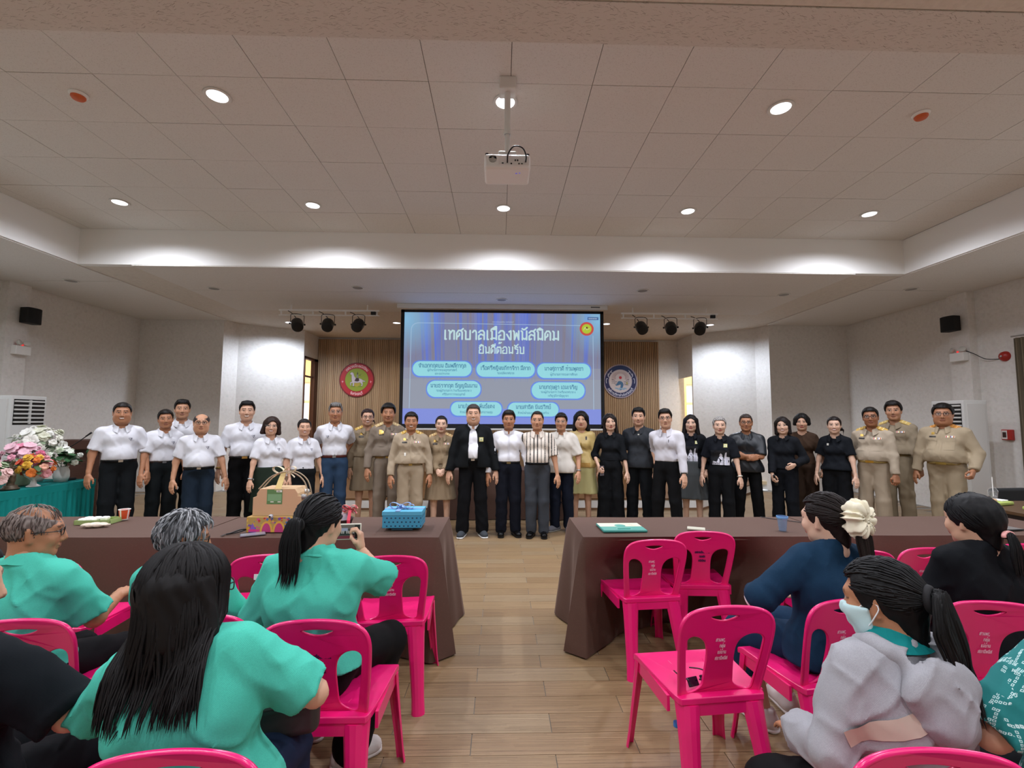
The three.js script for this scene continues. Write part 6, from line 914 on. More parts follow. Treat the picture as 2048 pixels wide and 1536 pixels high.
// loose long hair: over the skull, then hanging and pushed off the garment
const longLocks = (o) => (f) => {
  const r = RNG(o.seed || 5), out = [], back = V(...f.Dv(0, 0, -1));
  for (let i = 0; i < o.n; i++) {
    const s = r() < 0.5 ? -1 : 1, ph = s * (0.8 + r() * (Math.PI - 0.8)), t = r() * 0.012, P = [V(Math.sin(ph) * 0.02 + (r() - 0.5) * 0.03, 0.128 + t, -0.02 + (r() - 0.5) * 0.05)];
    for (const e of [1.2, 0.85, 0.5, 0.15, -0.25]) P.push(onSkull(ph + (r() - 0.5) * 0.12, e, t));
    P.push(V(Math.sin(ph) * (0.098 + t), -0.06, Math.cos(ph) * (0.1 + t) - 0.02));
    const Q = P.map((p) => p.applyMatrix4(f.Hm)); let q = Q[Q.length - 1].clone(), L = o.len * (0.75 + r() * 0.35), dx = (r() - 0.5) * 0.012, dz = (r() - 0.6) * 0.008;
    const n = Math.max(2, Math.round(L / 0.045)); const ang = r() * 6;
    for (let k = 1; k <= n; k++) { q = q.clone(); q.y -= 0.043; q.x += dx + Math.sin(ang + k * 0.8) * 0.003; q.z += dz; q.addScaledVector(back, 0.003); for (let m = 0; m < 6; m++) { const d = f.topF(q.x, q.y, q.z); if (d > 0.008 + t * 0.8) break; q.addScaledVector(back, 0.012); } Q.push(q); }
    out.push(taperTube(resample(Q, 16), o.r || 0.0075, 0.0015, 4));
  }
  strandsMesh(f, out, o.c);
};
// combed-back scalp and a tail from the tie point
const tailLocks = (o) => (f) => {
  const r = RNG(o.seed || 6), out = [], tie = V(...o.tie), back = V(...f.Dv(0, 0, -1));
  for (let i = 0; i < (o.scalp ?? 90); i++) {
    const ph = (r() - 0.5) * 2 * (Math.PI - 0.05), lo = Math.abs(ph) < 0.8 ? 0.45 : Math.abs(ph) < 1.5 ? 0.1 : -0.15 - 0.55 * Math.min(1, (Math.abs(ph) - 1.5) / 0.7), e0 = lo + r() * r() * 0.9, a = onSkull(ph, e0, -0.002), P = [a]; const A = a.clone();
    for (const u of [0.25, 0.5, 0.75, 0.92]) { const m = A.clone().lerp(tie, u), c = V(0, 0.034, -0.014), d = m.clone().sub(c), k = Math.hypot(d.x / 0.09, d.y / 0.098, d.z / 0.108), rr = 1.02 + 0.02 * r(); m.copy(c).addScaledVector(d, u > 0.9 ? Math.max(1 / k, 1) : rr / Math.max(0.3, k)); P.push(m); }
    P.push(tie.clone()); out.push(taperTube(resample(P.map((p) => p.applyMatrix4(f.Hm)), 9), 0.0036, 0.004, 4));
  }
  for (let i = 0; i < o.n; i++) {
    const a = r() * 6.283, b = Math.sqrt(r()) * (o.thick ?? 0.022), P = [tie.clone(), tie.clone().add(V(Math.cos(a) * b, 0.01 + Math.sin(a) * b * 0.6, -0.03 - r() * 0.012))].map((p) => p.applyMatrix4(f.Hm)); let q = P[1].clone(); const L = o.len * (0.72 + r() * 0.35), n = Math.round(L / 0.04), wv = r() * 0.6, sx = Math.cos(a) * b;
    for (let k = 1; k <= n; k++) { q = q.clone(); q.y -= 0.04 * (k < 2 ? 0.55 : 1); q.x += (o.drift || 0) + sx * (k < 4 ? 0.28 : -0.08) + (o.wave || 0.002) * Math.sin(k * 0.9 + wv); q.z += (o.wave || 0.002) * Math.cos(k * 0.8 + wv) * 0.6; q.addScaledVector(back, k < 3 ? 0.01 : 0); for (let m = 0; m < 6; m++) { const d = f.topF(q.x, q.y, q.z); if (d > 0.006 + b * 0.5) break; q.addScaledVector(back, 0.01); } P.push(q); }
    out.push(taperTube(resample(P, 14), o.r || 0.0065, 0.0015, 4));
  }
  strandsMesh(f, out, o.c);
  if (o.band) part('hair_band', new THREE.TorusGeometry(o.bandR || 0.022, o.bandT || 0.008, 8, 24).applyMatrix4(new THREE.Matrix4().makeTranslation(tie.x, tie.y, tie.z - 0.012)).applyMatrix4(f.Hm), mat(o.band, 0.8), f.root);
};
// short strands following the skull
const cropLocks = (o) => (f) => { const r = RNG(o.seed || 8), sets = o.cs.map(() => []); for (let i = 0; i < o.n; i++) { const ph = (r() - 0.5) * 6.2, e = o.lo + r() * (1.5 - o.lo), fr = Math.abs(ph) < 0.8; if (fr && e < 0.62) continue; if (o.bare && r() < o.bare(ph, e)) continue; const P = []; const sw = (r() - 0.5) * 0.5; for (let k = 0; k < 5; k++) P.push(onSkull(ph + sw * k * 0.12, e - k * 0.13 * o.len, (o.t ?? 0.0) + 0.003 * Math.sin(k + r() * 3) + (o.lift || 0) * Math.sin(k * 0.8))); sets[(r() * sets.length) | 0].push(taperTube(resample(P.map((p) => p.applyMatrix4(f.Hm)), 6), o.r || 0.0045, 0.0012, 4)); } sets.forEach((s, i) => { if (s.length) strandsMesh(f, s, o.cs[i]); }); };
const weaveTex = canvas(256, 256, (c, w, h) => { const r = RNG(61); c.fillStyle = '#f2f2f2'; c.fillRect(0, 0, w, h); for (let y = 0; y < h; y += 2) for (let x = 0; x < w; x += 2) { const v = 225 + ((x + y) % 4 ? 18 : 0) + r() * 14 | 0; c.fillStyle = `rgb(${v},${v},${v})`; c.fillRect(x, y, 2, 2); } }, true), weaveM = new Map();
const weave = (c) => { if (!weaveM.has(c)) weaveM.set(c, phys(c, 0.85, { map: weaveTex, bumpMap: weaveTex, bumpScale: 0.0006, sheen: 0.3, sheenRoughness: 0.6, sheenColor: new THREE.Color(c), specularIntensity: 0.35 })); return weaveM.get(c); };
const sitter = (s) => { const S = s.h / 1.7; return person({ sit: 1, hipY: 0.43 / S + 0.1, yaw: Math.PI + (s.turn || 0), bodyCell: 0.017, ...s, head: { dy: -0.035, ...s.head }, top: { cell: 0.0105, foldA: 0.007, uv: 0.25, m: weave(s.top.c), ...s.top } }); };
const TEAL = '#50c6ae', tealPolo = (o = {}) => ({ c: TEAL, sleeve: 0.9, flare: 0.02, hem: 0.94, collar: { gap: 0.4, drop: 0.045 }, name: 'polo_shirt', g: 0.018, ...o });
const lapR = (o = {}) => ({ m: 'x', w: [-0.13, 0.72, 0.3], pole: [-0.7, -1, -0.6], palm: [0, -1, 0.2], thumb: [1, 0, 0.3], ...o }), lapL = (o = {}) => ({ m: 'x', w: [0.13, 0.72, 0.3], pole: [0.7, -1, -0.6], palm: [0, -1, 0.2], thumb: [-1, 0, 0.3], ...o });

const longHairWoman = sitter({ label: 'large woman with loose long black hair in teal polo, front left', pos: [-0.8, 0, -1.34], h: 1.45, w: 1.32, tilt: -0.13, fem: 1, back: 1, turn: 0.05, skin: SK.c, lean: 0.06, face: { fw: 1.02 }, head: { y: -0.55, p: 0.08, r: 0.02, dx: 0.0, s: 1.08 }, hair: { style: 'bob', len: 0.1, t: 0.006, c: '#0f0c0b' }, glasses: true, armR: lapR({ w: [-0.26, 0.74, 0.28], pole: [-1, -0.2, -0.5] }), armL: lapL({ w: [0.24, 0.74, 0.28], pole: [1, -0.2, -0.5] }), top: tealPolo({ cell: 0.0095, g: 0.022, hem: 0.9 }), low: { c: '#16233a' }, extra: [longLocks({ n: 400, len: 0.24, c: '#0f0c0b', r: 0.0085 })] });
const phoneWoman = sitter({ label: 'woman with low black ponytail in teal polo holding up a phone', pos: [-0.77, 0, -2.03], h: 1.54, w: 1.3, fem: 1, back: 1, turn: -0.04, skin: SK.c, lean: 0.03, head: { y: -0.35, p: 0.14 }, hair: { style: 'tied', t: 0.008, c: '#0f0e0f' }, armR: { m: 'x', w: [-0.09, 1.0 - 0.02, 0.36], pole: [-1, -0.8, -0.2], palm: [1, 0, -0.1], dir: [0.1, 1, 0.1], hand: 'grip', thumb: [0, 0.2, -1] }, armL: lapL({ w: [0.2, 0.78, 0.26] }), knee: [[-0.24, 0.49, 0.4], [0.12, 0.49, 0.42]], foot: [[-0.12, 0.09, 0.2], [0.13, 0.09, 0.42]], footYaw: [-0.9, 0.1], top: tealPolo({ g: 0.02 }), low: { c: '#0a0a0b', cuff: 0.035, knee: 0.02 }, shoe: { c: '#cfc9c4', r: 0.8, sole: '#d8d4ce' }, extra: [tailLocks({ n: 130, scalp: 330, len: 0.26, tie: [0, 0.0, -0.108], thick: 0.03, c: '#0f0e0f', band: '#141212', drift: 0.002 })] });
sitter({ label: 'grey-haired man in teal polo behind the long-haired woman', pos: [-1.34, 0, -2.06], h: 1.38, w: 1.12, turn: -0.1, skin: SK.a, head: { y: -0.9, p: 0.12 }, hair: { style: 'short', t: 0.012, c: '#3d3d40', grey: '#8d8f92', fuzz: 0.003 }, glasses: true, armR: lapR({ w: [-0.16, 0.78, 0.32] }), armL: lapL({}), top: tealPolo(), low: { c: '#15171b' }, extra: [cropLocks({ n: 420, lo: -0.5, len: 1.0, t: 0.012, lift: 0.008, r: 0.004, cs: ['#3a3b3d', '#77797c', '#a3a4a6'] })] });
sitter({ label: 'balding man with spectacles in teal polo at the left', pos: [-1.95, 0, -2.04], h: 1.46, w: 1.12, back: 1, turn: -0.1, skin: SK.a, head: { y: -0.85, p: 0.06 }, hair: { style: 'bald', t: 0.004, c: '#5f5049', grey: '#8d8078', cell: 0.005 }, glasses: true, armR: lapR({ w: [-0.14, 0.8, 0.34] }), armL: lapL({}), top: tealPolo(), low: { c: '#0f1012' }, extra: [cropLocks({ n: 620, lo: -0.6, len: 0.9, t: -0.004, r: 0.002, cs: ['#4a3f3a', '#8f837c'], bare: (ph, e) => (e > 0.5 ? 0.55 : 0.05) })] });
sitter({ label: 'person in black shirt cut off by the lower left corner', pos: [-1.49, 0, -1.34], h: 1.5, w: 1.2, back: 1, turn: -0.12, skin: SK.c, head: { y: -0.95, dx: 0.0, p: 0.05 }, hair: man('#14110f', { t: 0.012 }), armR: lapR({ w: [-0.2, 0.75, 0.28], pole: [-1, -0.3, -0.5] }), armL: lapL({}), top: { c: '#10151a', sleeve: 0.92, flare: 0.02, hem: 0.9, name: 'black_shirt', g: 0.02, collar: { gap: 0.4 }, foldA: 0.0065 }, low: { c: '#101216' } });
const stripeCuff = (k) => (f) => { const a = f.arms[k], d = V(...a.w).sub(V(...a.e)).normalize(), q = new THREE.Quaternion().setFromUnitVectors(V(0, 1, 0), d); for (const [u, c, t] of [[0.08, '#e8e8ea', 0.006], [0.16, '#0d1726', 0.004], [0.24, '#e8e8ea', 0.009]]) { const e = V(...a.e).lerp(V(...a.w), u); part('cuff_stripe', new THREE.TorusGeometry(0.064, t, 6, 28).rotateX(Math.PI / 2).scale(1, 1.8, 1).applyQuaternion(q).translate(...e.toArray()), mat(c, 0.8), f.top); } };
const scrunchie = (pos, R, t, c, squash = 1) => (f) => { const F = (x, y, z) => { const u = x - pos[0], v = y - pos[1], w2 = (z - pos[2]) / squash, a = Math.atan2(u, v), rr = Math.hypot(u, v) - R; return Math.hypot(rr, w2) - t - t * 0.28 * Math.sin(a * 13 + 2 * Math.sin(a * 5)) - t * 0.12 * Math.sin(w2 * 160); }; const m = R + t * 1.6; part('scrunchie', net(F, [[pos[0] - m, pos[1] - m, pos[2] - t * 2 * squash], [pos[0] + m, pos[1] + m, pos[2] + t * 2 * squash]], 0.006).applyMatrix4(f.Hm), cloth(c, 0.75), f.root); };
sitter({ label: 'woman in navy top with a large cream scrunchie on her ponytail', pos: [1.51, 0, -2.15], h: 1.52, w: 1.18, fem: 1, back: 1, turn: 0.16, skin: SK.d, head: { y: 0.3, p: 0.08 }, hair: { style: 'tied', t: 0.008, c: '#1d1512' }, armL: { m: 'x', w: [0.24, 0.75, 0.24], pole: [1, -0.3, -0.5], palm: [-0.4, -1, 0], thumb: [-1, 0, 0.3] }, armR: lapR(), knee: [[-0.1, 0.49, 0.42], [0.2, 0.49, 0.4]], foot: [[-0.1, 0.09, 0.45], [0.14, 0.09, 0.34]], top: { c: '#15344d', sleeve: 1.3, hem: 0.86, name: 'navy_sweater', high: 1, g: 0.022, flare: 0.014, foldA: 0.006 }, low: { c: '#142f49', cuffY: 0.28, knee: 0.03, cuff: 0.03 }, shoe: { c: '#d9cfcb', r: 0.8, sole: '#e8e4e0' }, extra: [tailLocks({ n: 110, scalp: 330, len: 0.42, tie: [0, 0.02, -0.112], thick: 0.026, c: '#1d1512', drift: -0.004 }), scrunchie([0, 0.02, -0.15], 0.045, 0.036, '#ece3c8', 1.1), stripeCuff(1)] });
sitter({ label: 'woman in black top with a pink hair clip', pos: [2.22, 0, -2.16], h: 1.5, w: 1.3, fem: 1, back: 1, turn: 0.12, skin: SK.c, head: { y: 0.12, p: 0.06, s: 1.06 }, hair: { style: 'tied', t: 0.012, c: '#0d0d0e' }, armL: lapL(), armR: lapR(), top: { c: '#0c0f13', sleeve: 1.6, hem: 0.88, high: 1, name: 'black_top', g: 0.024, foldA: 0.006 }, low: { c: '#0b0c0f' }, extra: [tailLocks({ n: 80, scalp: 330, len: 0.2, tie: [0, -0.055, -0.1], thick: 0.022, c: '#0d0d0e', drift: -0.002 }), (f) => part('hair_clip', new THREE.TorusGeometry(0.028, 0.009, 8, 20, Math.PI * 1.2).rotateZ(-0.3).scale(1, 0.6, 1).translate(0, -0.045, -0.128).applyMatrix4(f.Hm), mat('#eaa6a0', 0.4), f.root)] });
const hoodie = sitter({ label: 'woman in pale grey hoodie with face mask and wavy ponytail', pos: [1.12, 0, -1.32], h: 1.37, w: 1.25, fem: 1, back: 1, turn: 0.16, skin: SK.a, lean: 0.08, head: { y: 0.42, p: 0.1, s: 1.08 }, hair: { style: 'tied', t: 0.01, c: '#0e0d0d' }, armL: { m: 'x', w: [0.22, 0.72, 0.24], pole: [0.7, -1, -0.5], palm: [0, -1, 0], thumb: [-1, 0, 0.3] }, armR: lapR({ w: [-0.2, 0.7, 0.26] }), knee: [[-0.12, 0.49, 0.4], [0.3, 0.5, 0.26]], foot: [[-0.12, 0.09, 0.42], [0.28, 0.09, 0.2]], top: { c: '#a9a8ac', sleeve: 1.9, hem: 0.88, name: 'hooded_sweatshirt', high: 1, g: 0.024, foldA: 0.009, cell: 0.009, flare: 0.01, foldQ: 40 }, low: { c: '#0d0d0e', knee: 0.03 }, extra: [
  (f) => { const P = [], pts = []; for (let i = 0; i <= 10; i++) { const th = 0.55 + (2 * Math.PI - 1.1) * i / 10, c = Math.cos(th), q = Math.sin(th); pts.push(f.T(q * 0.105, 1.43 - 0.05 * Math.max(0, c) - 0.03 * Math.max(0, -c), c * 0.085 - 0.03)); } for (let i = 0; i < 10; i++) P.push(cap(pts[i], pts[i + 1], 0.026, 0.026, { k: 0.03 })); P.push(ell(f.T(0, 1.315, -0.155), 0.135, 0.1, 0.05, 0.05), ell(f.T(0, 1.235, -0.165), 0.075, 0.07, 0.045, 0.05)); const F = field(P, { fold: f.foldF(0.006, 44), cut: [ell(f.T(0, 1.405, -0.125), 0.075, 0.05, 0.035)] }); part('hood', muv(net(F, bounds(P, 0.06), 0.009), 0.25), weave('#a9a8ac'), f.top); },
  (f) => { const A = [], B = []; for (let i = 0; i <= 22; i++) { const th = 0.7 + (2 * Math.PI - 1.4) * i / 22, c = Math.cos(th), q = Math.sin(th); A.push(V(...f.T(q * 0.072, 1.475 - 0.03 * Math.max(0, c), c * 0.068))); B.push(V(...f.T(q * 0.115, 1.415 - 0.03 * Math.max(0, c), c * 0.1 - 0.02))); } part('shirt_collar', strip(A, B, 0.006), cloth('#0f7d7c', 0.8), f.root); },
  onTop('bag_strap', 0.05, 1.265, 0.46, 0.055, cloth('#c4b3a2', 0.8), { side: -1, skew: -0.45, nu: 24, nv: 2, off: 0.006 }),
  (f) => { const P = headPrims({ fem: 1 }).filter((p, i) => ![13, 14, 15].includes(i)).map((p) => (p.E ? ell([p.cx, p.cy, p.cz], 1 / p.ix + 0.009, 1 / p.iy + 0.009, 1 / p.iz + 0.009, p.k) : { ...p, ra: p.ra + 0.009, rb: p.rb + 0.009 })); part('face_mask', net(field(P, { planes: [[0, 1, 0, -0.008], [0, -1, 0, 0.105], [0, 0, -1, -0.012]] }), bounds(P, 0.015), 0.006).applyMatrix4(f.Hm), cloth('#bcd6d6', 0.9), f.root); for (const k of [-1, 1]) part('ear_loop', tube([[k * 0.068, -0.015, 0.045], [k * 0.083, 0.012, 0.0], [k * 0.086, 0.0, -0.02], [k * 0.083, -0.035, 0.0], [k * 0.062, -0.085, 0.045]].map((p) => V(...p).applyMatrix4(f.Hm)), 0.0022, 20, 5), mat('#e5e8e8', 0.8), f.root); },
  tailLocks({ n: 150, scalp: 380, len: 0.36, tie: [0, 0.02, -0.112], thick: 0.036, c: '#0e0d0d', wave: 0.009, r: 0.0075, band: '#121113', bandR: 0.03, bandT: 0.012, drift: -0.004 })] });
const dotTex = canvas(512, 512, (c, w, h) => { const r = RNG(77); c.fillStyle = '#0f7674'; c.fillRect(0, 0, w, h); c.strokeStyle = '#cfe6e2'; c.lineWidth = 3; for (let i = 0; i < 70; i++) { const x = r() * w, y = r() * h, dx = r() < 0.5 ? 0 : 14, dy = dx ? 3 : 16; for (let k = 0; k < 3 + r() * 4; k++) { c.strokeRect(x + k * dx, y + k * dy, 8, 8); if (r() < 0.4) c.strokeRect(x + k * dx + 13, y + k * dy, 8, 8); } } }, true);
sitter({ label: 'person in teal shirt with white square pattern, lower right corner', pos: [1.63, 0, -1.26], h: 1.5, w: 1.25, back: 1, turn: 0.05, skin: SK.c, head: { y: 0.2 }, hair: man('#15110f', { t: 0.014 }), armL: { m: 'x', w: [0.2, 0.76, 0.2], pole: [1, -0.4, -0.5], palm: [0, -1, 0], thumb: [-1, 0, 0.3] }, armR: lapR(), top: { uv: 0.3, m: phys('#ffffff', 0.8, { map: dotTex }), c: '#0f7674', sleeve: 0.95, flare: 0.02, hem: 0.88, name: 'patterned_shirt', g: 0.024, collar: { gap: 0.4, m: cloth('#0f7674', 0.8) }, foldA: 0.0065 }, low: { c: '#15171b' } });
sitter({ label: 'person in red patterned clothes at the right picture edge', pos: [2.78, 0, -2.02], h: 1.52, w: 1.15, fem: 1, turn: 0.2, skin: SK.c, head: { y: 0.2 }, hair: { style: 'bob', len: 0.08, t: 0.014, c: '#14100f' }, armL: { m: 'x', w: [0.36, 0.78, 0.3], pole: [1, -0.5, -0.4], palm: [-0.4, -1, 0], thumb: [-1, 0.4, 0.3], hand: 'grip' }, armR: lapR(), top: { c: '#b5352f', sleeve: 0.9, hem: 0.88, name: 'red_blouse', g: 0.02 }, low: { c: '#b33a35', skirt: 0 } });
// ---------------------------------------------------------------- teal skirted side table with flowers
const tealCloth = cloth('#0f7f7a', 0.8);
{
  const t = thing('skirted_table', 'side table under a pleated teal skirt at the left wall', 'table', [-5.58, 0, -4.75]), x1 = 0.4, x0 = -0.4, z1 = 1.45, z0 = -1.42, h = 0.75;
  part('table_top', rbox(x1 - x0, 0.03, z1 - z0, 0.008, 0, h - 0.015, 0), tealCloth, t);
  for (const sx of [-1, 1]) for (const sz of [-1, 1]) part('leg', bx(sx * 0.34 - 0.015, sx * 0.34 + 0.015, 0, h - 0.03, sz * 1.34 - 0.015, sz * 1.34 + 0.015), MT.alu, t);
  const path = []; const run = (ax, az, bx2, bz, nx, nz) => { const L = Math.hypot(bx2 - ax, bz - az), n = Math.round(L / 0.0095); for (let i = 0; i < n; i++) path.push({ x: ax + (bx2 - ax) * i / n, z: az + (bz - az) * i / n, nx, nz }); };
  run(x1, z1, x1, z0, 1, 0); run(x1, z0, x0, z0, 0, -1); run(x0, z0, x0, z1, -1, 0); run(x0, z1, x1, z1, 0, 1); path.push(path[0]);
  const A = [], B = []; path.forEach((p, i) => { const f = 0.006 * Math.sin(i * 0.95) + 0.004 * Math.sin(i * 0.33), o = 0.012 + f * 0.5, q = 0.02 + f * 2.2; A.push(V(p.x + p.nx * o, h - 0.075, p.z + p.nz * o)); B.push(V(p.x + p.nx * q, 0.015, p.z + p.nz * q)); });
  part('pleated_skirt', strip(A, B, 0.002), tealCloth, t);
  part('skirt_band', [bx(x1, x1 + 0.014, h - 0.085, h, z0, z1), bx(x0 - 0.014, x0, h - 0.085, h, z0, z1), bx(x0, x1, h - 0.085, h, z0 - 0.014, z0), bx(x0, x1, h - 0.085, h, z1, z1 + 0.014)], tealCloth, t);
}
function petalGeo(L, w, curl) {   // small cupped petal along +y from the origin
  const g = new THREE.PlaneGeometry(1, 1, 2, 3).translate(0, 0.5, 0), p = g.attributes.position;
  for (let i = 0; i < p.count; i++) { const u = p.getX(i) * 2, v = p.getY(i), ww = w * Math.sin(Math.PI * Math.min(0.93, 0.12 + v * 0.82)); p.setXYZ(i, u * ww * 0.5, v * L * Math.cos(curl * v), v * L * Math.sin(curl * v) + u * u * ww * 0.18); }
  g.computeVertexNormals(); return g;
}
function bloomGeo(r, rings, n, seed) { const q = RNG(seed), gs = []; for (let k = 0; k < rings; k++) for (let i = 0; i < n; i++) { const a = (i + k * 0.5) / n * 6.283 + q() * 0.2, tilt = 1.35 - k * (1.1 / rings) - q() * 0.15; gs.push(petalGeo(r * (1 - k * 0.16), r * 0.9, 0.5).rotateX(tilt).rotateY(a).translate(0, k * r * 0.12, 0)); } gs.push(sphere(r * 0.16, 0, r * 0.16, 0, 1, 0.7, 1, 6)); return merge(gs); }
const blooms = [bloomGeo(0.055, 3, 7, 1), bloomGeo(0.045, 4, 6, 2), bloomGeo(0.06, 2, 8, 3), bloomGeo(0.04, 3, 5, 4)];
const leafG = (() => { const g = petalGeo(0.13, 0.05, 0.6); return g; })();
const petalMats = new Map(), pm = (c) => { if (!petalMats.has(c)) petalMats.set(c, phys(c, 0.8, { transmission: 0.15, thickness: 0 })); return petalMats.get(c); };
function arrangement(label, pos, vase, o) {
  const t = thing('flower_arrangement', label, 'flowers', pos, 0), r = RNG(o.seed); vase(t);
  const hub = V(0, o.stem, 0);
  for (let i = 0; i < o.n; i++) {
    const a = i * 2.399, el = o.lo + (1.45 - o.lo) * ((i + 0.5) / o.n), d = V(Math.cos(a) * Math.cos(el) * o.rx, Math.sin(el) * o.ry, Math.sin(a) * Math.cos(el) * (o.rz || o.rx)).multiplyScalar(0.86 + r() * 0.22), p = hub.clone().add(d), m = part('bloom', blooms[(r() * blooms.length) | 0], pm(o.cols[(r() * o.cols.length) | 0]), t);
    m.position.copy(p); m.quaternion.setFromUnitVectors(V(0, 1, 0), d.clone().add(V(0, 0.03, 0.06)).normalize()); m.scale.setScalar((o.s || 1) * (0.85 + r() * 0.35));
  }
  for (let i = 0; i < (o.leaves || 10); i++) { const a = i * 2.1 + r(), m = part('leaf', leafG, mat(o.leafC || ['#3c5a34', '#55734a', '#2f4a2d'][i % 3], 0.6), t); m.position.set(Math.cos(a) * o.rx * 0.35, o.stem + (r() - 0.4) * o.ry * 0.8, Math.sin(a) * o.rx * 0.35); m.rotation.set(0.5 + r() * 0.8, -a + Math.PI / 2, 0, 'YXZ'); m.scale.setScalar(1 + r() * 0.7); }
  const st = []; for (let i = 0; i < 7; i++) { const a = i * 0.9; st.push(tube([[0, o.base || 0.1, 0], [Math.cos(a) * 0.03, o.stem * 0.7, Math.sin(a) * 0.03], [Math.cos(a) * o.rx * 0.5, o.stem + o.ry * 0.3, Math.sin(a) * o.rx * 0.5]], 0.004, 6, 4)); } part('stems', st, mat('#4d6340', 0.7), t);
}
const ceramic = mat('#d8d6cf', 0.35), paleGreen = mat('#a9b79a', 0.5);
arrangement('pink hydrangea bouquet in a pale green pot on the teal table', [-5.5, 0.752, -5.55], (t) => part('pot', lathe([[0, 0], [0.075, 0], [0.08, 0.02], [0.105, 0.16], [0.115, 0.165], [0.11, 0.18], [0.09, 0.175]], 28), paleGreen, t), { seed: 3, n: 26, stem: 0.27, rx: 0.2, ry: 0.19, lo: -0.5, cols: ['#e58aa6', '#efa9bd', '#d9708f', '#f0c3cf'], leaves: 10, base: 0.1 });
arrangement('tall white lily and rose bouquet behind the pink flowers', [-5.66, 0.752, -5.9], (t) => part('vase', lathe([[0, 0], [0.06, 0], [0.085, 0.06], [0.07, 0.2], [0.055, 0.26], [0.065, 0.28]], 28), ceramic, t), { seed: 5, n: 30, stem: 0.44, rx: 0.26, rz: 0.2, ry: 0.2, lo: -0.3, cols: ['#eceadc', '#f3f1e6', '#dfe0c8', '#f7f6ee'], s: 1.15, leaves: 14, leafC: '#7f9072', base: 0.2 });
arrangement('orange and yellow flowers in a white footed goblet', [-5.27, 0.752, -5.47], (t) => part('goblet', lathe([[0, 0], [0.06, 0], [0.062, 0.008], [0.03, 0.03], [0.022, 0.07], [0.04, 0.09], [0.075, 0.12], [0.085, 0.15], [0.078, 0.15]], 28), ceramic, t), { seed: 7, n: 24, stem: 0.2, rx: 0.17, ry: 0.14, lo: -0.5, cols: ['#e07a2c', '#d9502f', '#e6b53a', '#f0b49a', '#e9a2a6'], s: 0.95, leaves: 7, base: 0.1 });
arrangement('white flowers with dark green leaves in a grey-white vase', [-5.36, 0.752, -5.9], (t) => part('vase', lathe([[0, 0], [0.06, 0], [0.078, 0.06], [0.075, 0.13], [0.06, 0.17], [0.068, 0.185]], 28), ceramic, t), { seed: 9, n: 14, stem: 0.25, rx: 0.17, ry: 0.15, lo: -0.2, cols: ['#e9eede', '#cdd9bd', '#f2f3ea'], s: 0.9, leaves: 26, leafC: '#2f5a33', base: 0.1 });
arrangement('small mixed pastel flowers at the left picture edge', [-5.33, 0.752, -5.05], (t) => part('pot', lathe([[0, 0], [0.05, 0], [0.07, 0.1], [0.075, 0.11]], 24), ceramic, t), { seed: 11, n: 16, stem: 0.17, rx: 0.14, ry: 0.12, lo: -0.4, cols: ['#9cc4d6', '#e6a86e', '#efc9c2', '#b5c7a0'], leaves: 8, base: 0.06 });
{ const P = [cap([0, 0.05, 0], [0.01, 0.14, 0], 0.035, 0.03, { k: 0.03 }), cap([0.01, 0.14, 0], [-0.015, 0.23, 0.01], 0.03, 0.024, { k: 0.02 }), cap([-0.015, 0.23, 0.01], [0.01, 0.29, 0], 0.022, 0.012, { k: 0.02 }), cap([0, 0.2, 0], [0.06, 0.26, -0.01], 0.014, 0.004, { k: 0.02 }), cap([-0.01, 0.17, 0], [-0.06, 0.13, 0.02], 0.014, 0.006, { k: 0.02 }), ell([0.014, 0.3, 0.004], 0.018, 0.022, 0.018)];
  const t = thing('statuette', 'small bronze statuette on the teal table in front of the flowers', 'statuette', [-5.27, 0.752, -5.22]); part('figure', net(field(P, { fold: (x, y, z) => 0.003 * Math.sin(y * 90 + x * 60) }), bounds(P, 0.02), 0.006), mat('#5f5140', 0.4, { metalness: 0.5 }), t); part('plinth', lathe([[0, 0], [0.075, 0], [0.075, 0.02], [0.06, 0.03], [0.055, 0.05], [0, 0.055]], 24), mat('#514535', 0.5, { metalness: 0.4 }), t); }
{ const t = thing('table_microphone', 'black microphone on a table stand beside the flower vases', 'microphone', [-5.42, 0.752, -6.02]); part('stand_base', rbox(0.17, 0.03, 0.13, 0.01, 0, 0.015, 0), MT.blackMatt, t); part('stand_pole', cyl(0.008, 0.008, 0.38, 0, 0.2, 0), MT.black, t); part('boom_arm', tube([[-0.03, 0.37, 0], [0.06, 0.43, 0], [0.24, 0.56, 0]], 0.006, 10, 6), MT.black, t); part('joint', sphere(0.018, 0, 0.385, 0), MT.black, t); part('capsule', cyl(0.011, 0.008, 0.08, 0, 0, 0).rotateZ(-0.95).translate(0.25, 0.57, 0), MT.blackMatt, t); }
{ const wood = mat('#7a4a34', 0.5, { map: dullTex }), t = thing('lectern', 'brown wooden lectern beside the left end of the row', 'lectern', [-6.18, 0, -7.15], 0.5);
  part('reading_top', rbox(0.52, 0.14, 0.42, 0.01, 0, 1.14, 0), wood, t); part('column', rbox(0.36, 1.05, 0.3, 0.008, 0.02, 0.55, -0.02), wood, t); part('foot', rbox(0.5, 0.06, 0.42, 0.01, 0, 0.03, 0), wood, t); part('gooseneck', tube([[0.1, 1.2, 0.1], [0.12, 1.05, 0.26], [0.14, 0.95, 0.24], [0.1, 0.8, 0.2]], 0.007, 14, 6), MT.chrome, t); part('leaf_ornament', sphere(0.035, 0.1, 1.04, 0.24, 1, 1, 0.7), mat('#2a4d2a', 0.7), t); }
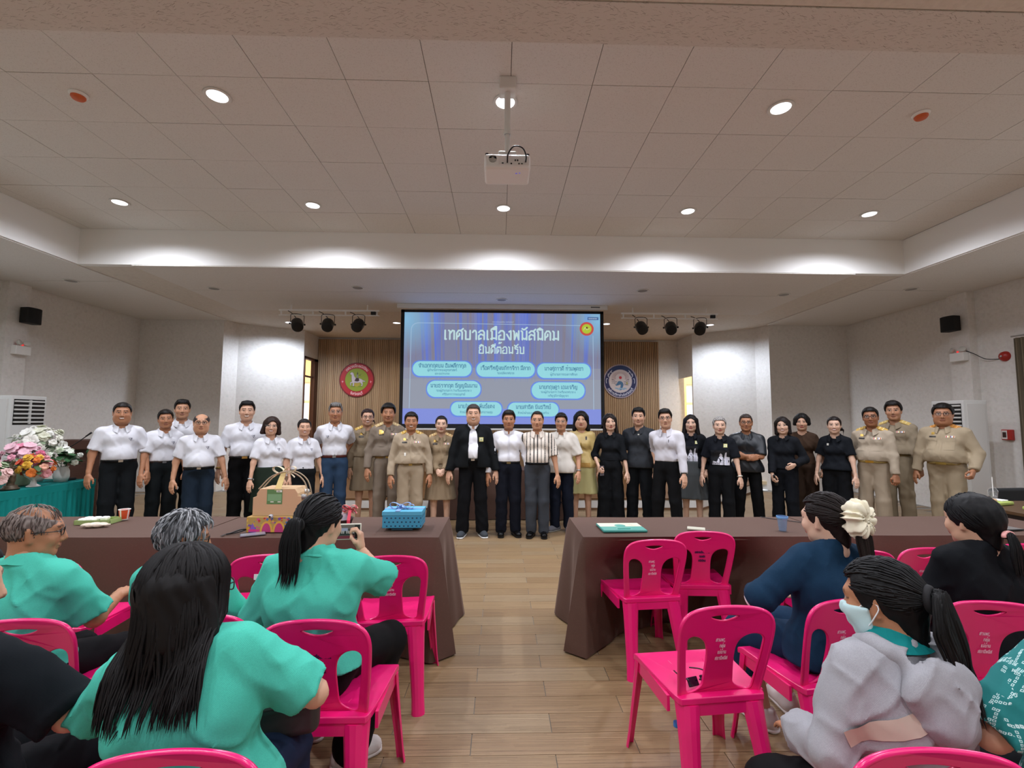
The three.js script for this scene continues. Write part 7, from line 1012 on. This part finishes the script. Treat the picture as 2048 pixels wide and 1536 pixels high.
// ---------------------------------------------------------------- things on the brown tables (top at 0.75)
const TT = 0.7535;
function bow(t, c, x, y, z, s, name = 'ribbon_bow') {
  const gs = []; for (const k of [-1, 1]) { const A = [], B = []; for (let i = 0; i <= 14; i++) { const a = i / 14 * Math.PI * 2, px = k * (1 - Math.cos(a)) * 0.5 * s, py = Math.sin(a) * 0.28 * s + (1 - Math.cos(a)) * 0.12 * s; A.push(V(x + px, y + py, z - 0.2 * s)); B.push(V(x + px, y + py * 1.05, z + 0.2 * s)); } gs.push(strip(A, B, 0.0015)); const C = [], D = []; for (let i = 0; i <= 8; i++) { const u = i / 8; C.push(V(x + k * u * 0.9 * s, y - u * u * 0.5 * s, z - 0.13 * s)); D.push(V(x + k * u * 0.95 * s, y - u * u * 0.55 * s, z + 0.13 * s)); } gs.push(strip(C, D, 0.0015)); } gs.push(sphere(0.14 * s, x, y + 0.03 * s, z)); part(name, gs, c, t); }
{ // snack tray with cup
  const t = thing('foam_tray', 'white and green foam snack tray on the far left table', 'tray', [-2.97, TT, -3.6], 0.1); part('tray', [rbox(0.24, 0.008, 0.14, 0.003, 0, 0.005, 0), bx(-0.12, 0.12, 0, 0.03, 0.066, 0.07), bx(-0.12, 0.12, 0, 0.03, -0.07, -0.066), bx(-0.12, -0.116, 0, 0.03, -0.07, 0.07), bx(0.116, 0.12, 0, 0.03, -0.07, 0.07)], mat('#9db06c', 0.6), t);
  for (let i = 0; i < 5; i++) part('snack', rbox(0.05, 0.028, 0.05, 0.012, -0.09 + (i % 3) * 0.055, 0.025, -0.03 + (i > 2 ? 0.055 : 0)), mat('#eeece4', 0.8), t);
  const p = thing('snack_packet', 'crumpled beige snack packet in front of the foam tray', 'packet', [-2.87, TT, -3.45], 0.2); part('wrapper', net((x, y, z) => Math.hypot(x / 0.085, (y - 0.016) / 0.017, z / 0.035) * 0.017 - 0.017 + 0.002 * Math.sin(x * 120 + z * 90), [[-0.1, -0.01, -0.05], [0.1, 0.045, 0.05]], 0.006), mat('#d9c9b5', 0.35), p);
  const c = thing('paper_cup', 'orange and white paper cup beside the snack tray', 'cup', [-2.86, TT + 0.002, -3.69]); part('cup', lathe([[0, 0], [0.027, 0], [0.036, 0.075], [0.038, 0.078], [0.034, 0.075]], 24), mat('#ffffff', 0.6, { map: canvas(128, 64, (k, w, h) => { k.fillStyle = '#efe6dc'; k.fillRect(0, 0, w, h); k.fillStyle = '#e2562c'; for (let i = 0; i < 4; i++) k.fillRect(i * 32 + 2, 16, 24, 30); }) }), c); part('rim', new THREE.TorusGeometry(0.037, 0.0022, 6, 24).rotateX(Math.PI / 2).translate(0, 0.078, 0), MT.white, c);
}
{ const t = thing('wrist_strap', 'looped black strap on the left table', 'strap', [-1.77, TT, -3.24]); part('loop', tube([[-0.05, 0.004, 0.02], [0.0, 0.006, -0.02], [0.045, 0.02, -0.045], [0.03, 0.028, 0.0], [-0.02, 0.012, 0.03]], 0.005, 24, 6, true), MT.black, t); part('tag', rbox(0.012, 0.003, 0.045, 0.001, -0.055, 0.004, 0.045), MT.black, t);
  const p = thing('smartphone', 'grey smartphone lying on the left table by the gift box', 'phone', [-1.64, TT, -3.21], 0.5); part('case', rbox(0.15, 0.009, 0.072, 0.004, 0, 0.0045, 0), mat('#6a6a70', 0.4), p); part('screen', box(0.14, 0.0008, 0.064, 0, 0.0095, 0), mat('#8d8f97', 0.12), p); }
{ // wrapped gift: printed tray, cardboard carton with handle and ribbon
  const t = thing('gift_basket', 'cardboard gift carton with arched handle, ribbon and printed front', 'gift', [-1.545, TT, -3.4]);
  const front = canvas(512, 160, (c, w, h) => { c.fillStyle = '#b59a55'; c.fillRect(0, 0, w, h); const r = RNG(91); for (let i = 0; i < 90; i++) { c.fillStyle = ['#c0392b', '#d8b75a', '#7a4fa0', '#d05a8a', '#4a6fb0', '#e0a030'][i % 6]; c.beginPath(); c.arc(r() * w, r() * h, 4 + r() * 12, 0, 7); c.fill(); } c.fillStyle = '#e0b04a'; for (const s of [-1, 1]) { c.beginPath(); c.ellipse(w / 2 + s * 62, h, 62, 118, 0, Math.PI, 0); c.fill(); } c.fillStyle = '#c2407a'; for (const s of [-1, 1]) { c.beginPath(); c.ellipse(w / 2 + s * 62, h, 44, 96, 0, Math.PI, 0); c.fill(); } c.fillStyle = '#8a5fc0'; for (const x of [60, 440]) { c.beginPath(); c.moveTo(x - 40, h); c.lineTo(x, 60); c.lineTo(x + 40, h); c.fill(); } c.fillStyle = '#e0408a'; c.fillRect(20, 128, 110, 26); });
  const tr = part('printed_tray', rbox(0.36, 0.105, 0.24, 0.006, 0, 0.0525, 0), mat('#b08c4a', 0.6), t); part('printed_front', new THREE.PlaneGeometry(0.352, 0.1).translate(0, 0.0525, 0.1212), mat('#ffffff', 0.6, { map: front }), tr);
  const sp = new THREE.Shape(); [[-0.155, 0], [0.155, 0], [0.155, 0.03], [0.165, 0.03], [0.165, 0.13], [0.145, 0.13], [0.145, 0.15], [0.125, 0.18], [-0.11, 0.18], [-0.13, 0.15], [-0.13, 0.13], [-0.155, 0.12]].forEach(([x, y], i) => sp[i ? 'lineTo' : 'moveTo'](x, y));
  const ct = part('carton', new THREE.ExtrudeGeometry(sp, { depth: 0.17, bevelEnabled: true, bevelThickness: 0.003, bevelSize: 0.003, bevelSegments: 2 }).translate(0, 0.107, -0.085), mat('#cdab82', 0.75), t);
  part('green_label', new THREE.PlaneGeometry(0.105, 0.1).translate(-0.01, 0.235, 0.0895), mat('#ffffff', 0.6, { map: canvas(128, 128, (c) => { c.fillStyle = '#5f8a52'; c.fillRect(0, 0, 128, 128); c.fillStyle = '#7fae7c'; c.fillRect(6, 40, 116, 60); c.fillStyle = '#e8eee2'; c.fillRect(78, 6, 46, 18); c.fillRect(30, 104, 28, 8); c.fillRect(90, 104, 28, 8); c.fillStyle = '#384a34'; c.font = 'bold 14px sans-serif'; c.fillText('088', 86, 20); }) }), ct);
  part('rosette', (() => { const gs = []; for (let i = 0; i < 9; i++) gs.push(petalGeo(0.04, 0.025, 0.9).rotateX(0.5).rotateZ(i * 0.7)); return merge(gs).translate(0, 0.115, 0.128); })(), mat('#c9c9cc', 0.5), t);
  for (let i = 0; i < 7; i++) part('foil_packet', sphere(0.028, 0.15 + (i % 2) * 0.02, 0.12 + i * 0.022, -0.05 + (i % 3) * 0.05, 0.9, 0.7, 1, 8), mat(['#b8b4ac', '#a99a7a', '#8f8c88'][i % 3], 0.35, { metalness: 0.3 }), t);
  for (const z of [-0.03, 0.03]) part('handle', tube([[-0.15, 0.28, z], [-0.06, 0.37, z], [0.06, 0.4, z], [0.16, 0.34, z], [0.2, 0.2, z], [0.2, 0.1, z]], 0.0045, 24, 6), mat('#a8967c', 0.6), t);
  bow(t, phys('#e3d3b0', 0.4, { sheen: 0.5 }), 0.01, 0.4, 0.0, 0.08);
  part('ribbon_tails', strip([V(0, 0.4, 0.02), V(-0.01, 0.34, 0.05), V(-0.012, 0.28, 0.09)], [V(0.03, 0.4, 0.02), V(0.03, 0.34, 0.05), V(0.03, 0.28, 0.09)], 0.002), mat('#d9c07a', 0.4), t);
  const p = thing('black_pouch', 'black zipped pouch with wrist strap in front of the gift carton', 'pouch', [-1.33, TT, -3.24], 0.15); part('pouch', rbox(0.16, 0.05, 0.1, 0.022, 0, 0.026, 0, 4), mat('#1b2227', 0.55), p); part('zip', box(0.14, 0.003, 0.004, 0, 0.038, 0.05), MT.chrome, p); part('strap', strip([V(-0.07, 0.02, 0.05), V(-0.085, 0.006, 0.075), V(-0.085, -0.03, 0.108), V(-0.083, -0.13, 0.13)], [V(-0.052, 0.02, 0.05), V(-0.065, 0.006, 0.075), V(-0.065, -0.03, 0.108), V(-0.063, -0.13, 0.13)], 0.003), MT.black, p);
}
{ const t = thing('wicker_basket', 'small dark basket with red ribbon bow and wrapped contents', 'basket', [-1.12, TT, -3.38]); part('basket', lathe([[0, 0], [0.06, 0], [0.085, 0.07], [0.09, 0.075], [0.08, 0.07], [0.06, 0.01], [0, 0.008]], 24), mat('#3d2822', 0.7), t); part('wrapped_contents', rbox(0.11, 0.08, 0.09, 0.02, 0, 0.09, 0), phys('#e6dde6', 0.2, { transmission: 0.2, thickness: 0 }), t); for (let i = 0; i < 6; i++) bow(t, mat(i % 2 ? '#d13a50' : '#e9a48e', 0.4), 0.07 + Math.cos(i) * 0.012, 0.14 + Math.sin(i * 2) * 0.012, 0.03 + Math.sin(i) * 0.012, 0.045, 'ribbon_loop'); part('ribbon_tail', strip([V(0.07, 0.14, 0.05), V(0.075, 0.08, 0.1), V(0.08, 0.02, 0.11)], [V(0.09, 0.14, 0.05), V(0.098, 0.08, 0.1), V(0.1, 0.02, 0.11)], 0.002), mat('#d13a50', 0.4), t); }
{ const t = thing('gift_box', 'blue polka-dot gift box with pale blue ribbon near the aisle', 'gift', [-0.68, TT, -3.42], 0.02); part('stand', rbox(0.15, 0.018, 0.1, 0.006, 0.0, 0.009, 0.04), mat('#23404f', 0.5), t);
  const dots = canvas(256, 128, (c, w, h) => { c.fillStyle = '#3f96b6'; c.fillRect(0, 0, w, h); c.fillStyle = '#1d3c55'; for (let i = 0; i < 9; i++) for (let j = 0; j < 4; j++) { c.beginPath(); c.arc(16 + i * 28 + (j % 2) * 14, 16 + j * 32, 6, 0, 7); c.fill(); } });
  part('box', rbox(0.27, 0.11, 0.2, 0.004, 0, 0.073, 0), mat('#ffffff', 0.5, { map: dots }), t); part('lid', rbox(0.276, 0.03, 0.206, 0.004, 0, 0.118, 0), mat('#57aecb', 0.5), t); const sat = phys('#8fb4e6', 0.35, { sheen: 0.5 }); bow(t, sat, -0.03, 0.145, 0, 0.075); bow(t, sat, 0.01, 0.142, 0.02, 0.06); part('ribbon', [box(0.03, 0.004, 0.208, -0.03, 0.135, 0), box(0.278, 0.004, 0.03, 0, 0.135, 0)], sat, t); }
{ const t = thing('document_folder', 'teal and cream plastic document folder on the right table', 'folder', [0.87, TT, -3.37], 0.02); part('folder', rbox(0.31, 0.016, 0.23, 0.006, 0, 0.008, 0), mat('#3f9286', 0.4), t); part('printed_cover', new THREE.PlaneGeometry(0.3, 0.22).rotateX(-Math.PI / 2).translate(0, 0.0165, 0), mat('#ffffff', 0.4, { map: canvas(256, 192, (c) => { c.fillStyle = '#e5e2c6'; c.fillRect(0, 0, 256, 110); c.fillStyle = '#54a597'; c.fillRect(0, 96, 256, 96); c.beginPath(); c.arc(128, 70, 34, 0, 7); c.fill(); c.strokeStyle = '#9aa58c'; c.lineWidth = 2; for (let i = 0; i < 4; i++) c.strokeRect(176 + i * 9, 34 + i * 9, 20, 14); c.strokeStyle = '#cfe9e2'; c.lineWidth = 5; c.beginPath(); c.moveTo(88, 140); c.quadraticCurveTo(130, 150, 172, 140); c.stroke(); }) }), t); part('handle', rbox(0.09, 0.008, 0.012, 0.003, 0, 0.019, 0.075), mat('#5cae9f', 0.4), t);
  const w = thing('card_wallet', 'small pale wallet with keys on the right table behind a chair', 'wallet', [1.4, TT, -3.34], -0.4); part('wallet', rbox(0.12, 0.012, 0.075, 0.004, 0, 0.006, 0), mat('#b9b5a2', 0.5), w); part('key_ring', new THREE.TorusGeometry(0.014, 0.002, 6, 18).rotateX(1.3).translate(0.08, 0.008, 0.02), MT.chrome, w);
  const c = thing('plastic_cup', 'clear plastic cup with blue rim by the navy-clad woman', 'cup', [2.0, TT, -3.3]); part('cup', lathe([[0, 0], [0.024, 0], [0.035, 0.1], [0.034, 0.1], [0.022, 0.003], [0, 0.003]], 24), phys('#dfeaf5', 0.1, { transmission: 0.9, thickness: 0 }), c); part('rim', lathe([[0.034, 0.088], [0.0375, 0.088], [0.038, 0.102], [0.034, 0.102]], 24), mat('#6fa5d8', 0.4), c);
  const d = thing('tablet', 'dark tablet at the right end of the table', 'tablet', [3.62, TT, -3.36], 0.1); part('body', rbox(0.25, 0.009, 0.17, 0.004, 0, 0.0045, 0), MT.black, d); part('screen', box(0.235, 0.0008, 0.155, 0, 0.0094, 0), mat('#6e6a68', 0.1), d);
  const k = thing('power_cable', 'thin black cable across the right table seam', 'cable', [2.2, TT, -3.6]); part('cable', tube([[0.1, 0.003, 0.05], [0.02, 0.004, -0.02], [-0.06, 0.003, -0.1], [-0.1, 0.003, -0.16]], 0.003, 16, 5), MT.black, k); }
{ // wooden side table with snacks at the far right, office chair behind
  const t = thing('side_table', 'wooden side table with snack boxes at the right edge', 'table', [5.05, 0, -4.1], 0); part('table_top', rbox(1.3, 0.03, 0.75, 0.004, 0, 0.745, 0), mat('#8a6238', 0.5, { map: dullTex }), t); for (const sx of [-1, 1]) part('panel_leg', rbox(0.03, 0.73, 0.66, 0.004, sx * 0.58, 0.365, 0), mat('#2a1f1c', 0.5), t); part('modesty_panel', box(1.14, 0.4, 0.02, 0, 0.5, -0.2), mat('#2a1f1c', 0.5), t);
  const lime = mat('#a8b85c', 0.6); for (const [x, z, l] of [[4.62, -4.28, 'lime green foam tray nearest the wall on the side table'], [4.7, -3.98, 'lime green foam tray with striped boxes on the side table']]) { const q = thing('foam_tray', l, 'tray', [x, 0.762, z], 0.3); part('tray', [rbox(0.24, 0.03, 0.15, 0.01, 0, 0.015, 0)], lime, q); part('snack', rbox(0.06, 0.03, 0.06, 0.014, -0.06, 0.04, 0), mat('#d9b08a', 0.8), q); part('paper', rbox(0.09, 0.012, 0.09, 0.004, 0.05, 0.036, 0), MT.white, q); }
  for (let i = 0; i < 2; i++) { const b = thing('snack_box', `red and white striped snack box, ${i ? 'upper' : 'lower'} of the pair`, 'box', [4.78, 0.806 + i * 0.045, -3.98], 0.1); part('box', rbox(0.09, 0.042, 0.08, 0.005, 0, 0.0215, 0), mat('#efe6e2', 0.6), b); part('stripe', box(0.092, 0.01, 0.082, 0, 0.026, 0), mat('#d98a8a', 0.6), b); }
  const c = thing('iced_drink', 'clear takeaway cup with dark drink and white straw', 'cup', [4.68, 0.761, -4.36]); part('cup', lathe([[0, 0], [0.027, 0], [0.04, 0.11], [0.038, 0.11], [0.025, 0.004], [0, 0.004]], 24), phys('#ffffff', 0.05, { transmission: 0.95, thickness: 0 }), c); part('drink', lathe([[0, 0.004], [0.0245, 0.004], [0.031, 0.06], [0, 0.06]], 20), mat('#2a1712', 0.2), c); part('lid', lathe([[0.041, 0.11], [0.036, 0.12], [0.02, 0.145], [0.01, 0.15]], 20), phys('#ffffff', 0.05, { transmission: 0.95, thickness: 0 }), c); part('straw', cyl(0.004, 0.004, 0.2, 0.005, 0.14, 0), MT.white, c);
  const o = thing('office_chair', 'black high-backed office chair behind the wooden side table', 'chair', [5.62, 0, -4.85], 0.1); part('backrest', rbox(0.46, 0.36, 0.08, 0.035, 0, 0.62, -0.2, 4), MT.blackMatt, o); part('seat', rbox(0.48, 0.08, 0.46, 0.035, 0, 0.46, 0.05, 4), MT.blackMatt, o); part('column', cyl(0.025, 0.03, 0.34, 0, 0.25, 0.05), MT.black, o); part('back_bracket', bx(-0.03, 0.03, 0.44, 0.6, -0.2, -0.17), MT.black, o); for (let i = 0; i < 5; i++) { const a = i * 1.2566; part('base_arm', tube([[0, 0.09, 0.05], [Math.sin(a) * 0.27, 0.07, 0.05 + Math.cos(a) * 0.27]], 0.018, 4, 6), MT.black, o); part('castor', sphere(0.03, Math.sin(a) * 0.27, 0.03, 0.05 + Math.cos(a) * 0.27), MT.black, o); } }
// ---------------------------------------------------------------- held and loose things
{ const f = phoneWoman, hp = V(0, 0, 0).setFromMatrixPosition(f.handM[-1]), pw = f.root.localToWorld(V(hp.x, hp.y, hp.z)); f.root.updateMatrixWorld(true); pw.copy(V(hp.x, hp.y, hp.z).applyMatrix4(f.root.matrixWorld));
  const t = thing('smartphone', 'smartphone in a pale case held up by the ponytailed woman', 'phone', [pw.x - 0.085, pw.y + 0.085, pw.z - 0.01], 0.12); part('case', rbox(0.158, 0.078, 0.009, 0.004), mat('#d9d4c4', 0.4), t);
  part('screen', new THREE.PlaneGeometry(0.146, 0.067).translate(0, 0, 0.0052), new THREE.MeshStandardMaterial({ color: '#202020', roughness: 0.2, emissive: '#ffffff', emissiveIntensity: 1.1, emissiveMap: canvas(256, 128, (c, w, h) => { c.fillStyle = '#5a544e'; c.fillRect(0, 0, w, h); c.fillStyle = '#8a7f75'; c.fillRect(40, 0, 170, 40); c.fillStyle = '#c3cbe6'; c.fillRect(84, 28, 70, 34); c.fillStyle = '#2a2623'; c.fillRect(40, 66, 170, 26); for (let i = 0; i < 12; i++) { c.fillStyle = i % 3 ? '#d6d2cc' : '#3a3430'; c.fillRect(44 + i * 14, 54, 10, 26); } c.fillStyle = '#8f2440'; c.fillRect(40, 100, 170, 28); c.fillStyle = '#111'; c.fillRect(0, 0, 38, h); c.fillRect(214, 0, 42, h); c.fillStyle = '#fff'; c.beginPath(); c.arc(236, 64, 9, 0, 7); c.fill(); }) }), t); }
{ const f = STI[23], p = V(0, 0, 0).setFromMatrixPosition(f.handM[-1]); f.root.updateMatrixWorld(true); const q = V(0, -0.075, -0.02).applyMatrix4(f.handM[-1]).applyMatrix4(f.root.matrixWorld); const t = thing('microphone', 'black handheld microphone held by the smiling woman in black', 'microphone', [q.x, q.y, q.z], -0.75); part('handle', cyl(0.015, 0.012, 0.16, 0, 0.0, 0).rotateX(0.7), MT.black, t); part('grille', sphere(0.026, 0, 0, 0).translate(0, -0.065, -0.058), MT.blackMatt, t); }
{ const f = STI[24]; f.root.updateMatrixWorld(true); const q = V(0, -0.08, -0.03).applyMatrix4(f.handM[1]).applyMatrix4(f.root.matrixWorld); const t = thing('clutch_purse', 'beige clutch purse in the hand of the woman in brown', 'purse', [q.x, q.y, q.z], -0.5); part('purse', rbox(0.17, 0.09, 0.03, 0.012, 0, 0, 0, 3), mat('#7d6a57', 0.6), t); part('clasp', sphere(0.008, 0, 0.046, 0), MT.gold, t); }
{ const f = STI[17]; f.root.updateMatrixWorld(true); const q = V(0, -0.075, -0.03).applyMatrix4(f.handM[-1]).applyMatrix4(f.root.matrixWorld); const t = thing('smartphone', 'dark smartphone in the hand of the young woman in black blouse', 'phone', [q.x, q.y, q.z], 0.4); part('case', rbox(0.07, 0.14, 0.009, 0.004), mat('#2a1c1e', 0.4), t); part('screen', box(0.062, 0.13, 0.0008, 0, 0, 0.0048), mat('#6f6a70', 0.15), t); }
{ const t = thing('handbag', 'dark grey leather bag on the lap of the long-haired woman', 'bag', [-0.7, 0.5, -1.62], 0.3); part('bag', rbox(0.22, 0.12, 0.09, 0.03, 0, 0.06, 0, 4), mat('#2f2c2b', 0.5), t); part('flap', rbox(0.215, 0.02, 0.1, 0.008, 0, 0.118, 0.01), mat('#3a3635', 0.5), t);
  const s = thing('sunglasses', 'black sunglasses lying on the seat of the front empty chair', 'sunglasses', [0.83, 0.444, -1.97], 0.3); for (const k of [-1, 1]) { part('lens', rbox(0.05, 0.034, 0.006, 0.003, k * 0.032, 0.02, 0).rotateX(-0.6), phys('#1a1026', 0.1, {}), s); part('temple', tube([[k * 0.058, 0.03, 0], [k * 0.06, 0.022, -0.07], [k * 0.04, 0.008, -0.12]], 0.003, 10, 5), MT.black, s); } part('bridge', tube([[-0.01, 0.026, 0], [0, 0.03, 0.002], [0.01, 0.026, 0]], 0.003, 6, 5), MT.black, s);
  const b = thing('water_bottle', 'small clear water bottle with blue cap under the front empty chair', 'bottle', [0.78, 0, -2.12]); part('bottle', lathe([[0, 0], [0.03, 0], [0.032, 0.01], [0.032, 0.14], [0.024, 0.17], [0.012, 0.185], [0.012, 0.195], [0.0, 0.195]], 20), phys('#ffffff', 0.05, { transmission: 0.95, thickness: 0 }), b); part('cap', cyl(0.014, 0.014, 0.018, 0, 0.204, 0, 16), mat('#2f7fd0', 0.4), b); }

scene.traverse((o) => { if (o.isMesh) { o.castShadow = true; o.receiveShadow = true; } });
renderer.render(scene, camera);
